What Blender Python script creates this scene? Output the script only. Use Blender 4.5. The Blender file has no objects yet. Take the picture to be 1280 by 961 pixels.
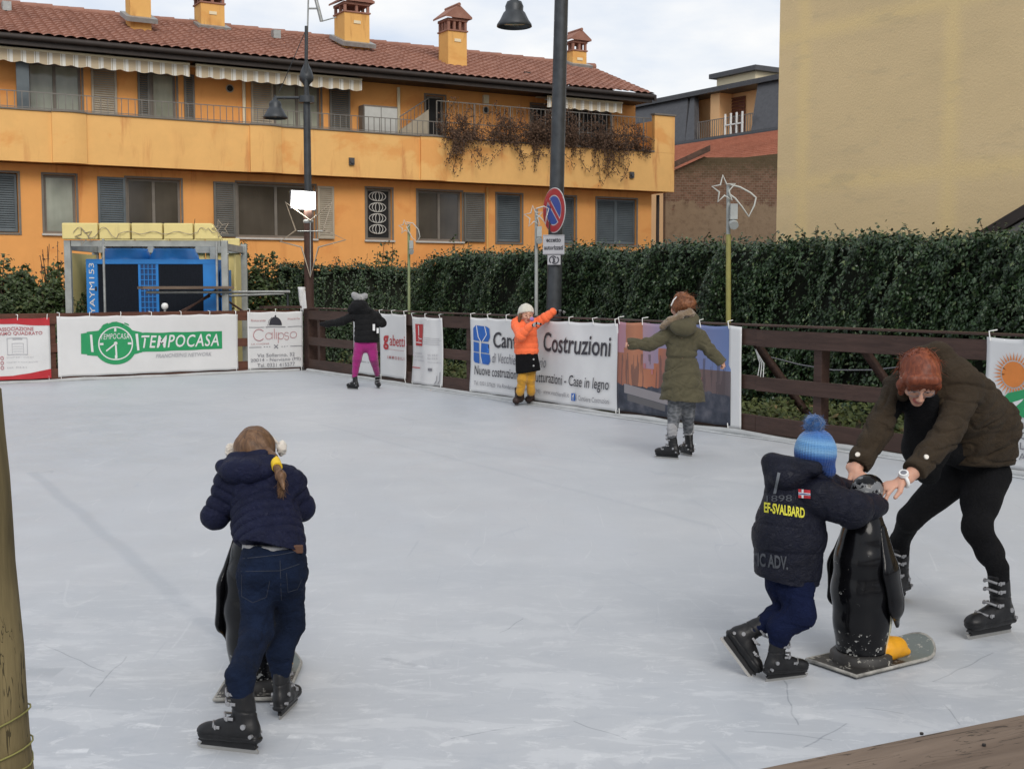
import bpy, bmesh, math, random
import numpy as np
from mathutils import Vector, Matrix, noise as mnoise
from mathutils.bvhtree import BVHTree
random.seed(7); RNG = np.random.default_rng(7)
SC = bpy.context.scene; COL = SC.collection
# ---------------------------------------------------------------- camera
FPX = 1535.0; CAMH = 1.6; PITCH = math.atan(123.5/FPX)
cd = bpy.data.cameras.new('camera'); cam = bpy.data.objects.new('camera', cd); COL.objects.link(cam)
cam.location = (0, 0, CAMH); cam.rotation_euler = (math.pi/2-PITCH, 0, 0)
cd.sensor_width = 36; cd.lens = 36*FPX/1280; cd.clip_start = .05; cd.clip_end = 900
SC.camera = cam
# ---------------------------------------------------------------- sky, sun, exposure
W = bpy.data.worlds.new('World'); SC.world = W; W.use_nodes = True
SUN_EL, SUN_ROT = math.radians(38), math.radians(165)   # rotation: clockwise from +Y
def build_world():
    nt = W.node_tree; N = nt.nodes; L = nt.links; N.clear()
    out = N.new('ShaderNodeOutputWorld'); bg = N.new('ShaderNodeBackground')
    sky = N.new('ShaderNodeTexSky'); sky.sky_type = 'NISHITA'; sky.sun_disc = False
    sky.sun_elevation = SUN_EL; sky.sun_rotation = SUN_ROT; sky.air_density = 1.0; sky.dust_density = 2.5
    tc = N.new('ShaderNodeTexCoord'); mp = N.new('ShaderNodeMapping'); mp.inputs['Scale'].default_value = (2.2, 2.2, 6.5)
    nz = N.new('ShaderNodeTexNoise'); nz.inputs['Scale'].default_value = 1.9; nz.inputs['Detail'].default_value = 7; nz.inputs['Roughness'].default_value = .55
    nz2 = N.new('ShaderNodeTexNoise'); nz2.inputs['Scale'].default_value = .8; nz2.inputs['Detail'].default_value = 3
    cr = N.new('ShaderNodeValToRGB'); cr.color_ramp.elements[0].position = .38; cr.color_ramp.elements[1].position = .68
    cr.color_ramp.elements[0].color = (4.3, 4.85, 5.75, 1); cr.color_ramp.elements[1].color = (6.9, 6.75, 6.5, 1)
    cr2 = N.new('ShaderNodeMapRange'); cr2.inputs['From Min'].default_value = .3; cr2.inputs['From Max'].default_value = .7
    cr2.inputs['To Min'].default_value = .78; cr2.inputs['To Max'].default_value = .95
    mx = N.new('ShaderNodeMixRGB')
    L.new(tc.outputs['Generated'], mp.inputs['Vector']); L.new(mp.outputs[0], nz.inputs['Vector']); L.new(mp.outputs[0], nz2.inputs['Vector'])
    L.new(nz.outputs['Fac'], cr.inputs[0]); L.new(nz2.outputs['Fac'], cr2.inputs['Value'])
    L.new(cr2.outputs[0], mx.inputs[0]); L.new(sky.outputs[0], mx.inputs[1]); L.new(cr.outputs[0], mx.inputs[2])
    L.new(mx.outputs[0], bg.inputs['Color']); bg.inputs['Strength'].default_value = .1
    L.new(bg.outputs[0], out.inputs['Surface'])
build_world()
sl = bpy.data.lights.new('sun', 'SUN'); sun = bpy.data.objects.new('sun', sl); COL.objects.link(sun)
sl.energy = 1.15; sl.angle = math.radians(30); sl.color = (1, .95, .88)
sd = Vector((math.sin(SUN_ROT)*math.cos(SUN_EL), math.cos(SUN_ROT)*math.cos(SUN_EL), math.sin(SUN_EL)))
sun.rotation_euler = sd.to_track_quat('Z', 'Y').to_euler()
SC.view_settings.view_transform = 'Standard'; SC.view_settings.look = 'None'; SC.view_settings.gamma = 1
SC.view_settings.exposure = 0.66
SC.cycles.use_denoising = True; SC.cycles.max_bounces = 6
# ---------------------------------------------------------------- measuring: photo pixel -> place
def ray(px, py):
    a = px-640; u = 480.5-py
    return Vector((a, FPX*math.cos(PITCH)+u*math.sin(PITCH), u*math.cos(PITCH)-FPX*math.sin(PITCH)))
def G(px, py, z=0):
    d = ray(px, py); t = (z-CAMH)/d.z; return Vector((d.x*t, d.y*t, z))
def J(px, py, Y):
    d = ray(px, py); t = Y/d.y; return Vector((d.x*t, Y, CAMH+d.z*t))
class Frame:
    def __init__(s, o, deg):
        s.o = Vector((o[0], o[1], 0)); s.a = math.radians(deg)
        s.e = Vector((math.cos(s.a), math.sin(s.a), 0)); s.n = Vector((-math.sin(s.a), math.cos(s.a), 0))
    def hit(s, px, py, off=0):
        d = ray(px, py); c = Vector((0, 0, CAMH)); t = ((s.o-c).dot(s.n)+off)/d.dot(s.n)
        p = c+d*t; return (p-s.o).dot(s.e), p.z
    def w(s, u, off=0, z=0): return s.o+s.e*u+s.n*off+Vector((0, 0, z))
CORNER = G(384, 462.5)
FB = Frame(CORNER, 36.4)      # back fence, u < 0 to the left
FR = Frame(CORNER, -57.6)     # right fence, u > 0 towards the camera
p0 = J(0, 200, 28.0)
FA = Frame(p0, 30.0)          # apartment facade
# ---------------------------------------------------------------- tagging
def thing(name, label, cat, loc=(0, 0, 0), rotz=0, group=None):
    o = bpy.data.objects.new(name, None); COL.objects.link(o); o.location = loc; o.rotation_euler = (0, 0, rotz)
    o.empty_display_size = .2; o['label'] = label; o['category'] = cat
    if group: o['group'] = group
    return o
def tag(o, label, cat, group=None, kind=None):
    o['label'] = label; o['category'] = cat
    if group: o['group'] = group
    if kind: o['kind'] = kind
    return o
def dup(root, loc, rotz, label=None):
    r = root.copy(); COL.objects.link(r); r.location = loc; r.rotation_euler = (0, 0, rotz)
    if label: r['label'] = label
    for ch in list(root.children):
        c = ch.copy(); COL.objects.link(c); c.parent = r
        for g in list(ch.children):
            d = g.copy(); COL.objects.link(d); d.parent = c
    return r
# ---------------------------------------------------------------- mesh builder
class MB:
    def __init__(s): s.V = []; s.F = []; s.I = []; s.S = []
    def add(s, V, F, mi=0, sm=False):
        b = len(s.V); s.V += [tuple(v) for v in V]
        for f in F: s.F.append([b+i for i in f]); s.I.append(mi); s.S.append(sm)
        return s
    def box(s, x0, x1, y0, y1, z0, z1, mi=0):
        if x0 > x1: x0, x1 = x1, x0
        if y0 > y1: y0, y1 = y1, y0
        if z0 > z1: z0, z1 = z1, z0
        V = [(x, y, z) for z in (z0, z1) for y in (y0, y1) for x in (x0, x1)]
        return s.add(V, [(0, 2, 3, 1), (4, 5, 7, 6), (0, 1, 5, 4), (2, 6, 7, 3), (0, 4, 6, 2), (1, 3, 7, 5)], mi)
    def cyl(s, a, b, r0, r1=None, n=12, mi=0, caps=True, sm=True):
        if r1 is None: r1 = r0
        a = Vector(a); b = Vector(b); q = (b-a).to_track_quat('Z', 'Y')
        V = []
        for p, r in ((a, r0), (b, r1)):
            for k in range(n):
                t = 2*math.pi*k/n; V.append(p+q@Vector((r*math.cos(t), r*math.sin(t), 0)))
        s.add(V, [(k, (k+1) % n, n+(k+1) % n, n+k) for k in range(n)], mi, sm)
        if caps: s.add(V[:n], [tuple(range(n))[::-1]], mi); s.add(V[n:], [tuple(range(n))], mi)
        return s
    def tube(s, pts, r, n=8, mi=0, closed=False):
        pts = [Vector(p) for p in pts]; m = len(pts); V = []; up = None
        for i, p in enumerate(pts):
            if closed: t = pts[(i+1) % m]-pts[i-1]
            else: t = pts[min(i+1, m-1)]-pts[max(i-1, 0)]
            t.normalize()
            if up is None: up = t.orthogonal().normalized()
            up = (up-t*up.dot(t))
            up = up.normalized() if up.length > 1e-5 else t.orthogonal().normalized()
            w = t.cross(up); rr = r[i] if isinstance(r, (list, tuple)) else r
            for k in range(n):
                a = 2*math.pi*k/n; V.append(p+(up*math.cos(a)+w*math.sin(a))*rr)
        F = []
        for i in range(m if closed else m-1):
            j = (i+1) % m
            for k in range(n): F.append((i*n+k, i*n+(k+1) % n, j*n+(k+1) % n, j*n+k))
        s.add(V, F, mi, True)
        if not closed: s.add(V[:n], [tuple(range(n))[::-1]], mi); s.add(V[-n:], [tuple(range(n))], mi)
        return s
    def prism(s, pts, y0, y1, mi=0):          # outline in x,z, thickness along y
        n = len(pts); V = [(x, y0, z) for x, z in pts]+[(x, y1, z) for x, z in pts]
        s.add(V, [tuple(range(n)), tuple(range(n, 2*n))[::-1]]+[(k, n+k, n+(k+1) % n, (k+1) % n) for k in range(n)], mi); return s
    def lathe(s, c, prof, n=24, mi=0, axis='Z'):
        c = Vector(c); V = []
        for r, z in prof:
            for k in range(n):
                t = 2*math.pi*k/n; V.append(c+Vector((r*math.cos(t), r*math.sin(t), z)))
        m = len(prof)
        F = [(i*n+k, i*n+(k+1) % n, (i+1)*n+(k+1) % n, (i+1)*n+k) for i in range(m-1) for k in range(n)]
        return s.add(V, F, mi, True)
    def xf(s, M):
        s.V = [tuple(M@Vector(v)) for v in s.V]; return s
    def build(s, name, mats, parent=None, loc=None, rotz=0, bevel=0, label=None):
        me = bpy.data.meshes.new(name); me.from_pydata(s.V, [], s.F); me.update()
        for m in (mats if isinstance(mats, (list, tuple)) else [mats]): me.materials.append(m)
        me.polygons.foreach_set('material_index', s.I); me.polygons.foreach_set('use_smooth', s.S)
        bm = bmesh.new(); bm.from_mesh(me); bmesh.ops.recalc_face_normals(bm, faces=bm.faces)
        bm.to_mesh(me); bm.free()
        o = bpy.data.objects.new(name, me); COL.objects.link(o)
        if parent: o.parent = parent
        if loc is not None: o.location = loc
        if rotz: o.rotation_euler = (0, 0, rotz)
        if bevel:
            b = o.modifiers.new('b', 'BEVEL'); b.width = bevel; b.segments = 2; b.limit_method = 'ANGLE'; b.angle_limit = math.radians(50)
        if label: o['label'] = label
        return o
def np_mesh(name, V, F, mats, parent=None, smooth=True, mi=None):
    V = np.asarray(V, np.float32); F = np.asarray(F, np.int32); k = F.shape[1]
    me = bpy.data.meshes.new(name); me.vertices.add(len(V)); me.vertices.foreach_set('co', V.ravel())
    me.loops.add(F.size); me.loops.foreach_set('vertex_index', F.ravel())
    me.polygons.add(len(F)); me.polygons.foreach_set('loop_start', np.arange(0, F.size, k, dtype=np.int32))
    for m in (mats if isinstance(mats, (list, tuple)) else [mats]): me.materials.append(m)
    if mi is not None: me.polygons.foreach_set('material_index', np.asarray(mi, np.int32))
    me.polygons.foreach_set('use_smooth', np.full(len(F), smooth)); me.update(calc_edges=True)
    o = bpy.data.objects.new(name, me); COL.objects.link(o)
    if parent: o.parent = parent
    return o
# ---------------------------------------------------------------- materials
def srgb(r, g, b): return tuple(((c/255+.055)/1.055)**2.4 if c > 10 else c/255/12.92 for c in (r, g, b))
class MT:
    def __init__(s, name):
        s.m = bpy.data.materials.new(name); s.m.use_nodes = True; s.nt = s.m.node_tree; s.N = s.nt.nodes; s.L = s.nt.links
        s.b = s.N['Principled BSDF']; s.tc = s.N.new('ShaderNodeTexCoord')
    def co(s, scale=(1, 1, 1), rot=(0, 0, 0), src='Object'):
        mp = s.N.new('ShaderNodeMapping'); mp.inputs['Scale'].default_value = scale; mp.inputs['Rotation'].default_value = rot
        s.L.new(s.tc.outputs[src], mp.inputs['Vector']); return mp.outputs[0]
    def noise(s, sc, det=4, ro=.55, vec=None, dist=0):
        n = s.N.new('ShaderNodeTexNoise'); n.inputs['Scale'].default_value = sc; n.inputs['Detail'].default_value = det
        n.inputs['Roughness'].default_value = ro; n.inputs['Distortion'].default_value = dist
        s.L.new(vec or s.tc.outputs['Object'], n.inputs['Vector']); return n.outputs['Fac']
    def ramp(s, fac, stops, interp='LINEAR'):
        r = s.N.new('ShaderNodeValToRGB'); r.color_ramp.interpolation = interp; el = r.color_ramp.elements
        while len(el) < len(stops): el.new(.5)
        for e, (p, c) in zip(el, stops):
            e.position = p; e.color = (*c, 1) if isinstance(c, (tuple, list)) else (c, c, c, 1)
        s.L.new(fac, r.inputs[0]); return r.outputs[0]
    def mix(s, f, a, b, t='MIX'):
        m = s.N.new('ShaderNodeMixRGB'); m.blend_type = t
        for i, v in enumerate((f, a, b)):
            if isinstance(v, (int, float)): m.inputs[i].default_value = v if i == 0 else (v, v, v, 1)
            elif isinstance(v, (tuple, list)): m.inputs[i].default_value = (*v, 1)
            else: s.L.new(v, m.inputs[i])
        return m.outputs[0]
    def math(s, op, a, b=0, c=0):
        m = s.N.new('ShaderNodeMath'); m.operation = op
        for i, v in enumerate((a, b, c)):
            if isinstance(v, (int, float)): m.inputs[i].default_value = v
            else: s.L.new(v, m.inputs[i])
        return m.outputs[0]
    def sep(s, vec=None):
        n = s.N.new('ShaderNodeSeparateXYZ'); s.L.new(vec or s.tc.outputs['Object'], n.inputs[0]); return n.outputs
    def bump(s, h, st=.3, d=.01):
        b = s.N.new('ShaderNodeBump'); b.inputs['Strength'].default_value = st; b.inputs['Distance'].default_value = d
        s.L.new(h, b.inputs['Height']); s.L.new(b.outputs[0], s.b.inputs['Normal'])
    def set(s, col=None, rough=None, metal=None, spec=None, sheen=None, coat=None, emit=None):
        for key, v in (('Base Color', col), ('Roughness', rough), ('Metallic', metal), ('Specular IOR Level', spec), ('Sheen Weight', sheen), ('Coat Weight', coat)):
            if v is None: continue
            if isinstance(v, (int, float)): s.b.inputs[key].default_value = v
            elif isinstance(v, (tuple, list)): s.b.inputs[key].default_value = (*v, 1)
            else: s.L.new(v, s.b.inputs[key])
        return s
def simple(name, col, rough=.6, metal=0, var=.18, sc=6, bump=0, bsc=60, spec=.4, sheen=0, bd=.004, stretch=(1, 1, 1)):
    t = MT(name); v = t.co(stretch)
    c2 = tuple(c*(1-var) for c in col); c3 = tuple(min(1, c*(1+var*.6)) for c in col)
    t.set(t.ramp(t.noise(sc, 5, .6, v), [(.3, c2), (.72, c3)]), rough, metal, spec, sheen)
    if bump: t.bump(t.noise(bsc, 3, .6, v), bump, bd)
    return t.m
MAT = {}
def wood(name, a, b, rough=.65, ax='X', sc=1):
    t = MT(name); s = {'X': (.9, 9, 9), 'Z': (9, 9, .9), 'Y': (9, .9, 9)}[ax]; s = tuple(q*sc for q in s)
    v = t.co(s); n = t.noise(2.2, 8, .65, v, .6); n2 = t.noise(1.3, 3, .5, t.co((1, 1, 1)))
    c = t.ramp(n, [(.3, a), (.7, b)]); c = t.mix(t.ramp(n2, [(.35, 0.), (.75, .45)]), c, tuple(x*.55 for x in a))
    t.set(c, rough, spec=.3); cr = t.math('LESS_THAN', t.math('ABSOLUTE', t.math('SUBTRACT', t.noise(3.1, 4, .6, v, .9)  , .5)), .0045); gate = t.math('GREATER_THAN', t.noise(2.1, 3, .5), .5)
    t.set(t.mix(t.math('MULTIPLY', t.math('MULTIPLY', cr, gate), .75), c, tuple(x*.25 for x in a))); t.bump(n, .6, .006); return t.m
MAT['fence'] = wood('fence_wood', (.040, .022, .017), (.082, .046, .036), .6)
MAT['fenceB'] = wood('fence_wood_red', (.075, .028, .018), (.14, .058, .036), .6)
MAT['weathered'] = wood('weathered_wood', (.12, .085, .062), (.24, .18, .135), .75)
MAT['endgrain'] = wood('rail_side_wood', (.10, .04, .022), (.19, .085, .045), .7)
MAT['pole_wood'] = wood('pole_wood', (.05, .038, .016), (.27, .21, .10), .8, 'Z')
MAT['post_brown'] = wood('brown_post_wood', (.05, .026, .02), (.10, .055, .042), .7, 'Z')
MAT['banner'] = simple('banner_vinyl', (.62, .62, .62), .55, var=.05, sc=2)
MAT['white'] = simple('white_paint', (.75, .75, .73), .5, var=.08)
MAT['black'] = simple('black_paint', (.02, .02, .022), .45, var=.3)
MAT['print_black'] = simple('print_black', (.035, .035, .045), .5, var=.1)
MAT['print_grey'] = simple('print_grey', (.18, .18, .2), .5, var=.1)
MAT['print_lgrey'] = simple('print_pale_grey', (.38, .38, .4), .5, var=.1)
MAT['print_green'] = simple('print_green', (.02, .27, .10), .5, var=.08)
MAT['print_red'] = simple('print_red', (.42, .022, .03), .5, var=.1)
MAT['print_pink'] = simple('print_dull_red', (.42, .16, .17), .5, var=.1)
MAT['print_white'] = simple('print_white', (.66, .66, .66), .5, var=.04)
MAT['print_blue'] = simple('print_blue', (.015, .11, .42), .5, var=.15)
MAT['metal'] = simple('galvanised_steel', (.36, .37, .36), .5, .5, var=.25, sc=8)
MAT['galv'] = simple('galvanised_painted', (.33, .345, .33), .6, .1, var=.25, sc=5)
MAT['lamp'] = simple('lamp_post_paint', (.045, .05, .055), .45, .2, var=.3, sc=9)
MAT['steel'] = simple('steel', (.5, .5, .5), .3, .9, var=.1)
MAT['slate'] = simple('slate_metal', (.075, .075, .08), .5, .2, var=.2)
MAT['shutter'] = simple('shutter_grey', (.13, .125, .11), .55, var=.2, sc=3)
MAT['shutterL'] = simple('shutter_pale', (.38, .33, .25), .6, var=.2, sc=3)
MAT['shutterB'] = simple('shutter_blue_grey', (.10, .12, .13), .55, var=.2, sc=3)
MAT['frame'] = simple('window_frame_grey', (.17, .15, .125), .55, var=.15)
MAT['frameW'] = simple('window_frame_pale', (.5, .48, .44), .5, var=.1)
MAT['dark'] = simple('dark_opening', (.012, .012, .013), .6, var=.2)
MAT['rail'] = simple('railing_metal', (.20, .185, .165), .5, .3, var=.2)
def glass_curtain(name, ca, cb, rough=.12):
    t = MT(name); n = t.noise(3.2, 4, .6, t.co((1, 1, .15))); n2 = t.noise(.9, 3, .5)
    t.set(t.mix(t.ramp(n2, [(.4, 0.), (.65, .6)]), t.ramp(n, [(.3, ca), (.7, cb)]), tuple(x*.5 for x in ca)), rough, spec=.5); return t.m
MAT['curtain'] = glass_curtain('curtained_glass', (.26, .28, .22), (.38, .40, .33))
MAT['glassdk'] = glass_curtain('dim_glass', (.060, .052, .042), (.085, .074, .060))
def stucco(name, base, stain, dark, sc=1., amt=.5, streak=True, lowz=None):
    t = MT(name)
    n1 = t.noise(.55*sc, 6, .6, t.co((1, 1, 1.3)), .4); n2 = t.noise(2.4*sc, 6, .65)
    c = t.mix(t.ramp(n2, [(.3, 0.), (.75, .6)]), base, tuple(b*.84 for b in base))
    c = t.mix(t.ramp(n1, [(.56, 0.), (.63, amt), (.8, amt*.8)]), c, stain)
    if streak:
        n3 = t.noise(2.2*sc, 5, .65, t.co((1.6, 1.6, .22)), .3); n4 = t.noise(.8*sc, 2, .5)
        f = t.math('MULTIPLY', t.ramp(n3, [(.54, 0.), (.68, 1.)]), t.ramp(n4, [(.40, 0.), (.62, .75)]))
        c = t.mix(f, c, dark)
    t.set(c, .85, spec=.2); t.bump(t.noise(55, 3, .6), .15, .01); return t.m
MAT['orange_pale'] = stucco('parapet_stucco', srgb(232, 182, 114), srgb(218, 148, 82), srgb(192, 126, 78), 1., .6)
MAT['orange'] = stucco('orange_stucco', srgb(231, 164, 96), srgb(214, 138, 76), srgb(184, 112, 64), .8, .5)
MAT['chimney'] = stucco('chimney_stucco', srgb(222, 172, 102), srgb(200, 138, 76), srgb(150, 100, 62), 1.5, .4)
MAT['beige'] = stucco('beige_stucco', srgb(206, 182, 134), srgb(214, 184, 116), srgb(178, 158, 114), .3, .6, True)
def beigemat():
    t = MT('beige_render_frame_showing'); x, y, z = t.sep(); n = t.noise(.5, 6, .6, t.co((.5, 1, 1.6)), .5); n2 = t.noise(1.8, 6, .65, t.co((.6, 1, 2.2))); n3 = t.noise(7, 5, .6)
    c = t.ramp(n, [(.35, (.62, .475, .27)), (.55, (.69, .525, .295)), (.7, (.72, .55, .315))])
    w = t.math('MULTIPLY', t.math('SUBTRACT', n3, .5), .22); band = None
    for q, lo, hi in BEIGE_BANDS:
        v = t.math('ADD', x if q == 'x' else z, w); a = t.N.new('ShaderNodeMapRange'); a.interpolation_type = 'SMOOTHSTEP'; a.inputs['From Min'].default_value = (hi-lo)/2+.12; a.inputs['From Max'].default_value = (hi-lo)/2-.12
        t.L.new(t.math('ABSOLUTE', t.math('SUBTRACT', v, (lo+hi)/2)), a.inputs['Value']); band = a.outputs[0] if band is None else t.math('MAXIMUM', band, a.outputs[0])
    c = t.mix(t.math('MULTIPLY', band, .55), c, (.78, .59, .28)); c = t.mix(t.ramp(n2, [(.56, 0.), (.66, .5), (.8, .5)]), c, (.54, .425, .255))
    t.set(c, .88, spec=.2); t.bump(t.noise(30, 5, .65), .3, .02); return t.m
BF_ = Frame(FR.w(0, 5.0), -57.6); _u0 = BF_.hit(971, 250)[0]
BEIGE_BANDS = [('x', BF_.hit(996, 200)[0]-_u0, BF_.hit(1010, 200)[0]-_u0), ('x', BF_.hit(1176, 200)[0]-_u0, BF_.hit(1196, 200)[0]-_u0), ('z', BF_.hit(1100, 232)[1], BF_.hit(1100, 212)[1]), ('z', BF_.hit(1100, 30)[1], BF_.hit(1100, 12)[1])]
MAT['beige'] = beigemat()
MAT['peach'] = stucco('peach_stucco', srgb(235, 190, 140), srgb(220, 165, 110), srgb(190, 140, 100), .6, .2, False)
MAT['cream'] = stucco('cream_stucco', srgb(225, 212, 180), srgb(200, 185, 150), srgb(180, 165, 130), .6, .3, False)
MAT['soffit'] = simple('fascia_dark', (.035, .026, .022), .6, var=.25)
def tilemat(name, a, b, c3):
    t = MT(name); n = t.noise(3.2, 6, .7); n2 = t.noise(.6, 3, .5); n3 = t.noise(14, 2, .5)
    c = t.ramp(n, [(.25, a), (.6, b), (.8, c3)]); c = t.mix(t.ramp(n2, [(.4, 0.), (.7, .35)]), c, tuple(x*.7 for x in a))
    c = t.mix(t.ramp(n3, [(.62, 0.), (.75, .3)]), c, (.10, .075, .06))
    t.set(c, .85, spec=.2); return t.m
MAT['tile'] = tilemat('roof_tile', (.23, .11, .08), (.33, .17, .125), (.40, .235, .18))
MAT['tileR'] = tilemat('roof_tile_red', (.34, .13, .08), (.45, .19, .12), (.52, .25, .17))
def brickmat():
    t = MT('old_brick_wall'); br = t.N.new('ShaderNodeTexBrick'); v = t.co((1, 1, 1), (math.pi/2, 0, 0)); t.L.new(v, br.inputs['Vector'])
    br.inputs['Scale'].default_value = 3.2; br.inputs['Mortar Size'].default_value = .022
    br.inputs['Color1'].default_value = (.13, .075, .05, 1); br.inputs['Color2'].default_value = (.20, .115, .08, 1); br.inputs['Mortar'].default_value = (.2, .16, .12, 1)
    z = t.sep()[2]; pl = t.mix(t.noise(3, 5), (.27, .2, .135), (.19, .135, .09))
    f = t.math('ADD', t.math('MULTIPLY', z, .55), t.noise(1.3, 6, .7)); f = t.ramp(f, [(.0, 0.), (1., 1.)])
    msk = t.math('GREATER_THAN', t.math('ADD', t.math('MULTIPLY', z, .5), t.math('MULTIPLY', t.noise(1.2, 6, .7), 1.6)), 2.95)
    c = t.mix(msk, pl, br.outputs['Color'])
    mo = t.ramp(t.math('SUBTRACT', t.math('ADD', z, t.math('MULTIPLY', t.noise(3.5, 6, .75), 1.6)), 5.6), [(.25, 0.), (.9, .8)])
    c = t.mix(mo, c, (.07, .058, .032)); c = t.mix(t.ramp(t.noise(5, 5, .7), [(.5, 0.), (.75, .6)]), c, (.07, .045, .03))
    t.set(c, .9, spec=.1); t.bump(t.noise(25, 4), .4, .02); return t.m
MAT['brick'] = brickmat()
def leafmat(name, a, b, c3, rough=.4, spec=.5):
    t = MT(name); g = t.N.new('ShaderNodeNewGeometry')
    c = t.ramp(g.outputs['Random Per Island'], [(0., a), (.6, b), (.93, b), (1., c3)])
    t.set(c, rough, spec=spec); t.b.inputs['Transmission Weight'].default_value = 0
    return t.m
MAT['ivy'] = leafmat('ivy_leaf', (.008, .021, .008), (.029, .060, .020), (.13, .17, .065), .42, .5)
MAT['ivy_light'] = leafmat('ivy_leaf_light', (.014, .034, .012), (.045, .080, .028), (.17, .22, .09), .38, .55)
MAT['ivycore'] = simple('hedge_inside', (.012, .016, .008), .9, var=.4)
MAT['shrub'] = leafmat('shrub_leaf', (.018, .035, .010), (.045, .070, .020), (.12, .13, .05), .5, .4)
MAT['ground_leaf'] = leafmat('ground_leaf', (.03, .045, .012), (.07, .085, .025), (.16, .11, .05), .6, .3)
MAT['drybrown'] = leafmat('dry_leaf', (.075, .045, .03), (.13, .08, .055), (.19, .12, .08), .8, .1)
MAT['twig'] = simple('twig_bark', (.07, .045, .032), .85, var=.3)
MAT['blue'] = simple('chiller_blue', (.022, .20, .56), .4, var=.14, sc=3)
MAT['blueD'] = simple('chiller_blue_dark', (.01, .05, .16), .45, var=.2)
MAT['grille'] = simple('condenser_black', (.010, .013, .020), .7, var=.3, sc=40, spec=.15)
MAT['yellow'] = stucco('yellow_panel_fabric', (.74, .62, .27), (.64, .52, .22), (.46, .38, .19), 2, .4, True)
MAT['concrete'] = simple('concrete', (.22, .21, .2), .85, var=.3, sc=5, bump=.2, bsc=40)
MAT['steelpanel'] = simple('white_cabinet_metal', (.5, .5, .47), .45, .1, var=.08)
MAT['tube'] = simple('clear_light_tube', (.34, .28, .21), .35, var=.15)
MAT['tubeW'] = simple('white_light_tube', (.46, .46, .42), .35, var=.1)
MAT['kerb'] = simple('rink_edge_liner', (.42, .43, .43), .6, var=.2, sc=3)
def emit(name, col, st):
    t = MT(name); t.set((.8, .8, .8), .4); t.b.inputs['Emission Color'].default_value = (*col, 1); t.b.inputs['Emission Strength'].default_value = st; return t.m
MAT['led'] = emit('led_panel', (1, .98, .93), 6)
# ---------------------------------------------------------------- writing
_FCACHE = {}
def text_mesh(body, size=1., shear=0., offset=0., sx=1., align='LEFT', space=1.):
    c = bpy.data.curves.new('t', 'FONT'); c.body = body; c.size = size; c.shear = 0; c.offset = offset; c.align_x = align
    c.space_character = space; c.resolution_u = 3; c.fill_mode = 'FRONT'
    o = bpy.data.objects.new('t', c); COL.objects.link(o); dg = bpy.context.evaluated_depsgraph_get(); dg.update()
    me = bpy.data.meshes.new_from_object(o.evaluated_get(dg)); bm = bmesh.new(); bm.from_mesh(me)
    bmesh.ops.triangulate(bm, faces=bm.faces)
    V = [(v.co.x*sx+shear*v.co.y, v.co.y) for v in bm.verts]; F = [tuple(v.index for v in f.verts) for f in bm.faces]
    bm.free(); bpy.data.meshes.remove(me); bpy.data.objects.remove(o); bpy.data.curves.remove(c); return V, F
def text_fit(body, x0, x1, z0, z1, **k):
    """letters filling the box x0..x1, z0..z1"""
    V, F = text_mesh(body, **k); xs = [v[0] for v in V]; ys = [v[1] for v in V]
    ax, bx, ay, by = min(xs), max(xs), min(ys), max(ys)
    return [(x0+(x-ax)/(bx-ax)*(x1-x0), z0+(y-ay)/(by-ay)*(z1-z0)) for x, y in V], F
def disc2(cx, cz, rx, rz=None, n=40, r_in=0, a0=0, a1=2*math.pi):
    rz = rz or rx; V = []; F = []
    full = abs(a1-a0-2*math.pi) < 1e-6
    m = n if full else n+1
    for k in range(m):
        a = a0+(a1-a0)*k/n
        V += [(cx+rx*math.cos(a), cz+rz*math.sin(a)), (cx+rx*r_in*math.cos(a), cz+rz*r_in*math.sin(a))]
    for k in range(n):
        j = (k+1) % m; F.append((2*k, 2*j, 2*j+1, 2*k+1) if r_in else (2*k, 2*j, 2*k+1))
    return V, F
def rect2(x0, x1, z0, z1): return [(x0, z0), (x1, z0), (x1, z1), (x0, z1)], [(0, 1, 2, 3)]
def poly2(pts): return list(pts), [tuple(range(len(pts)))]
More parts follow.
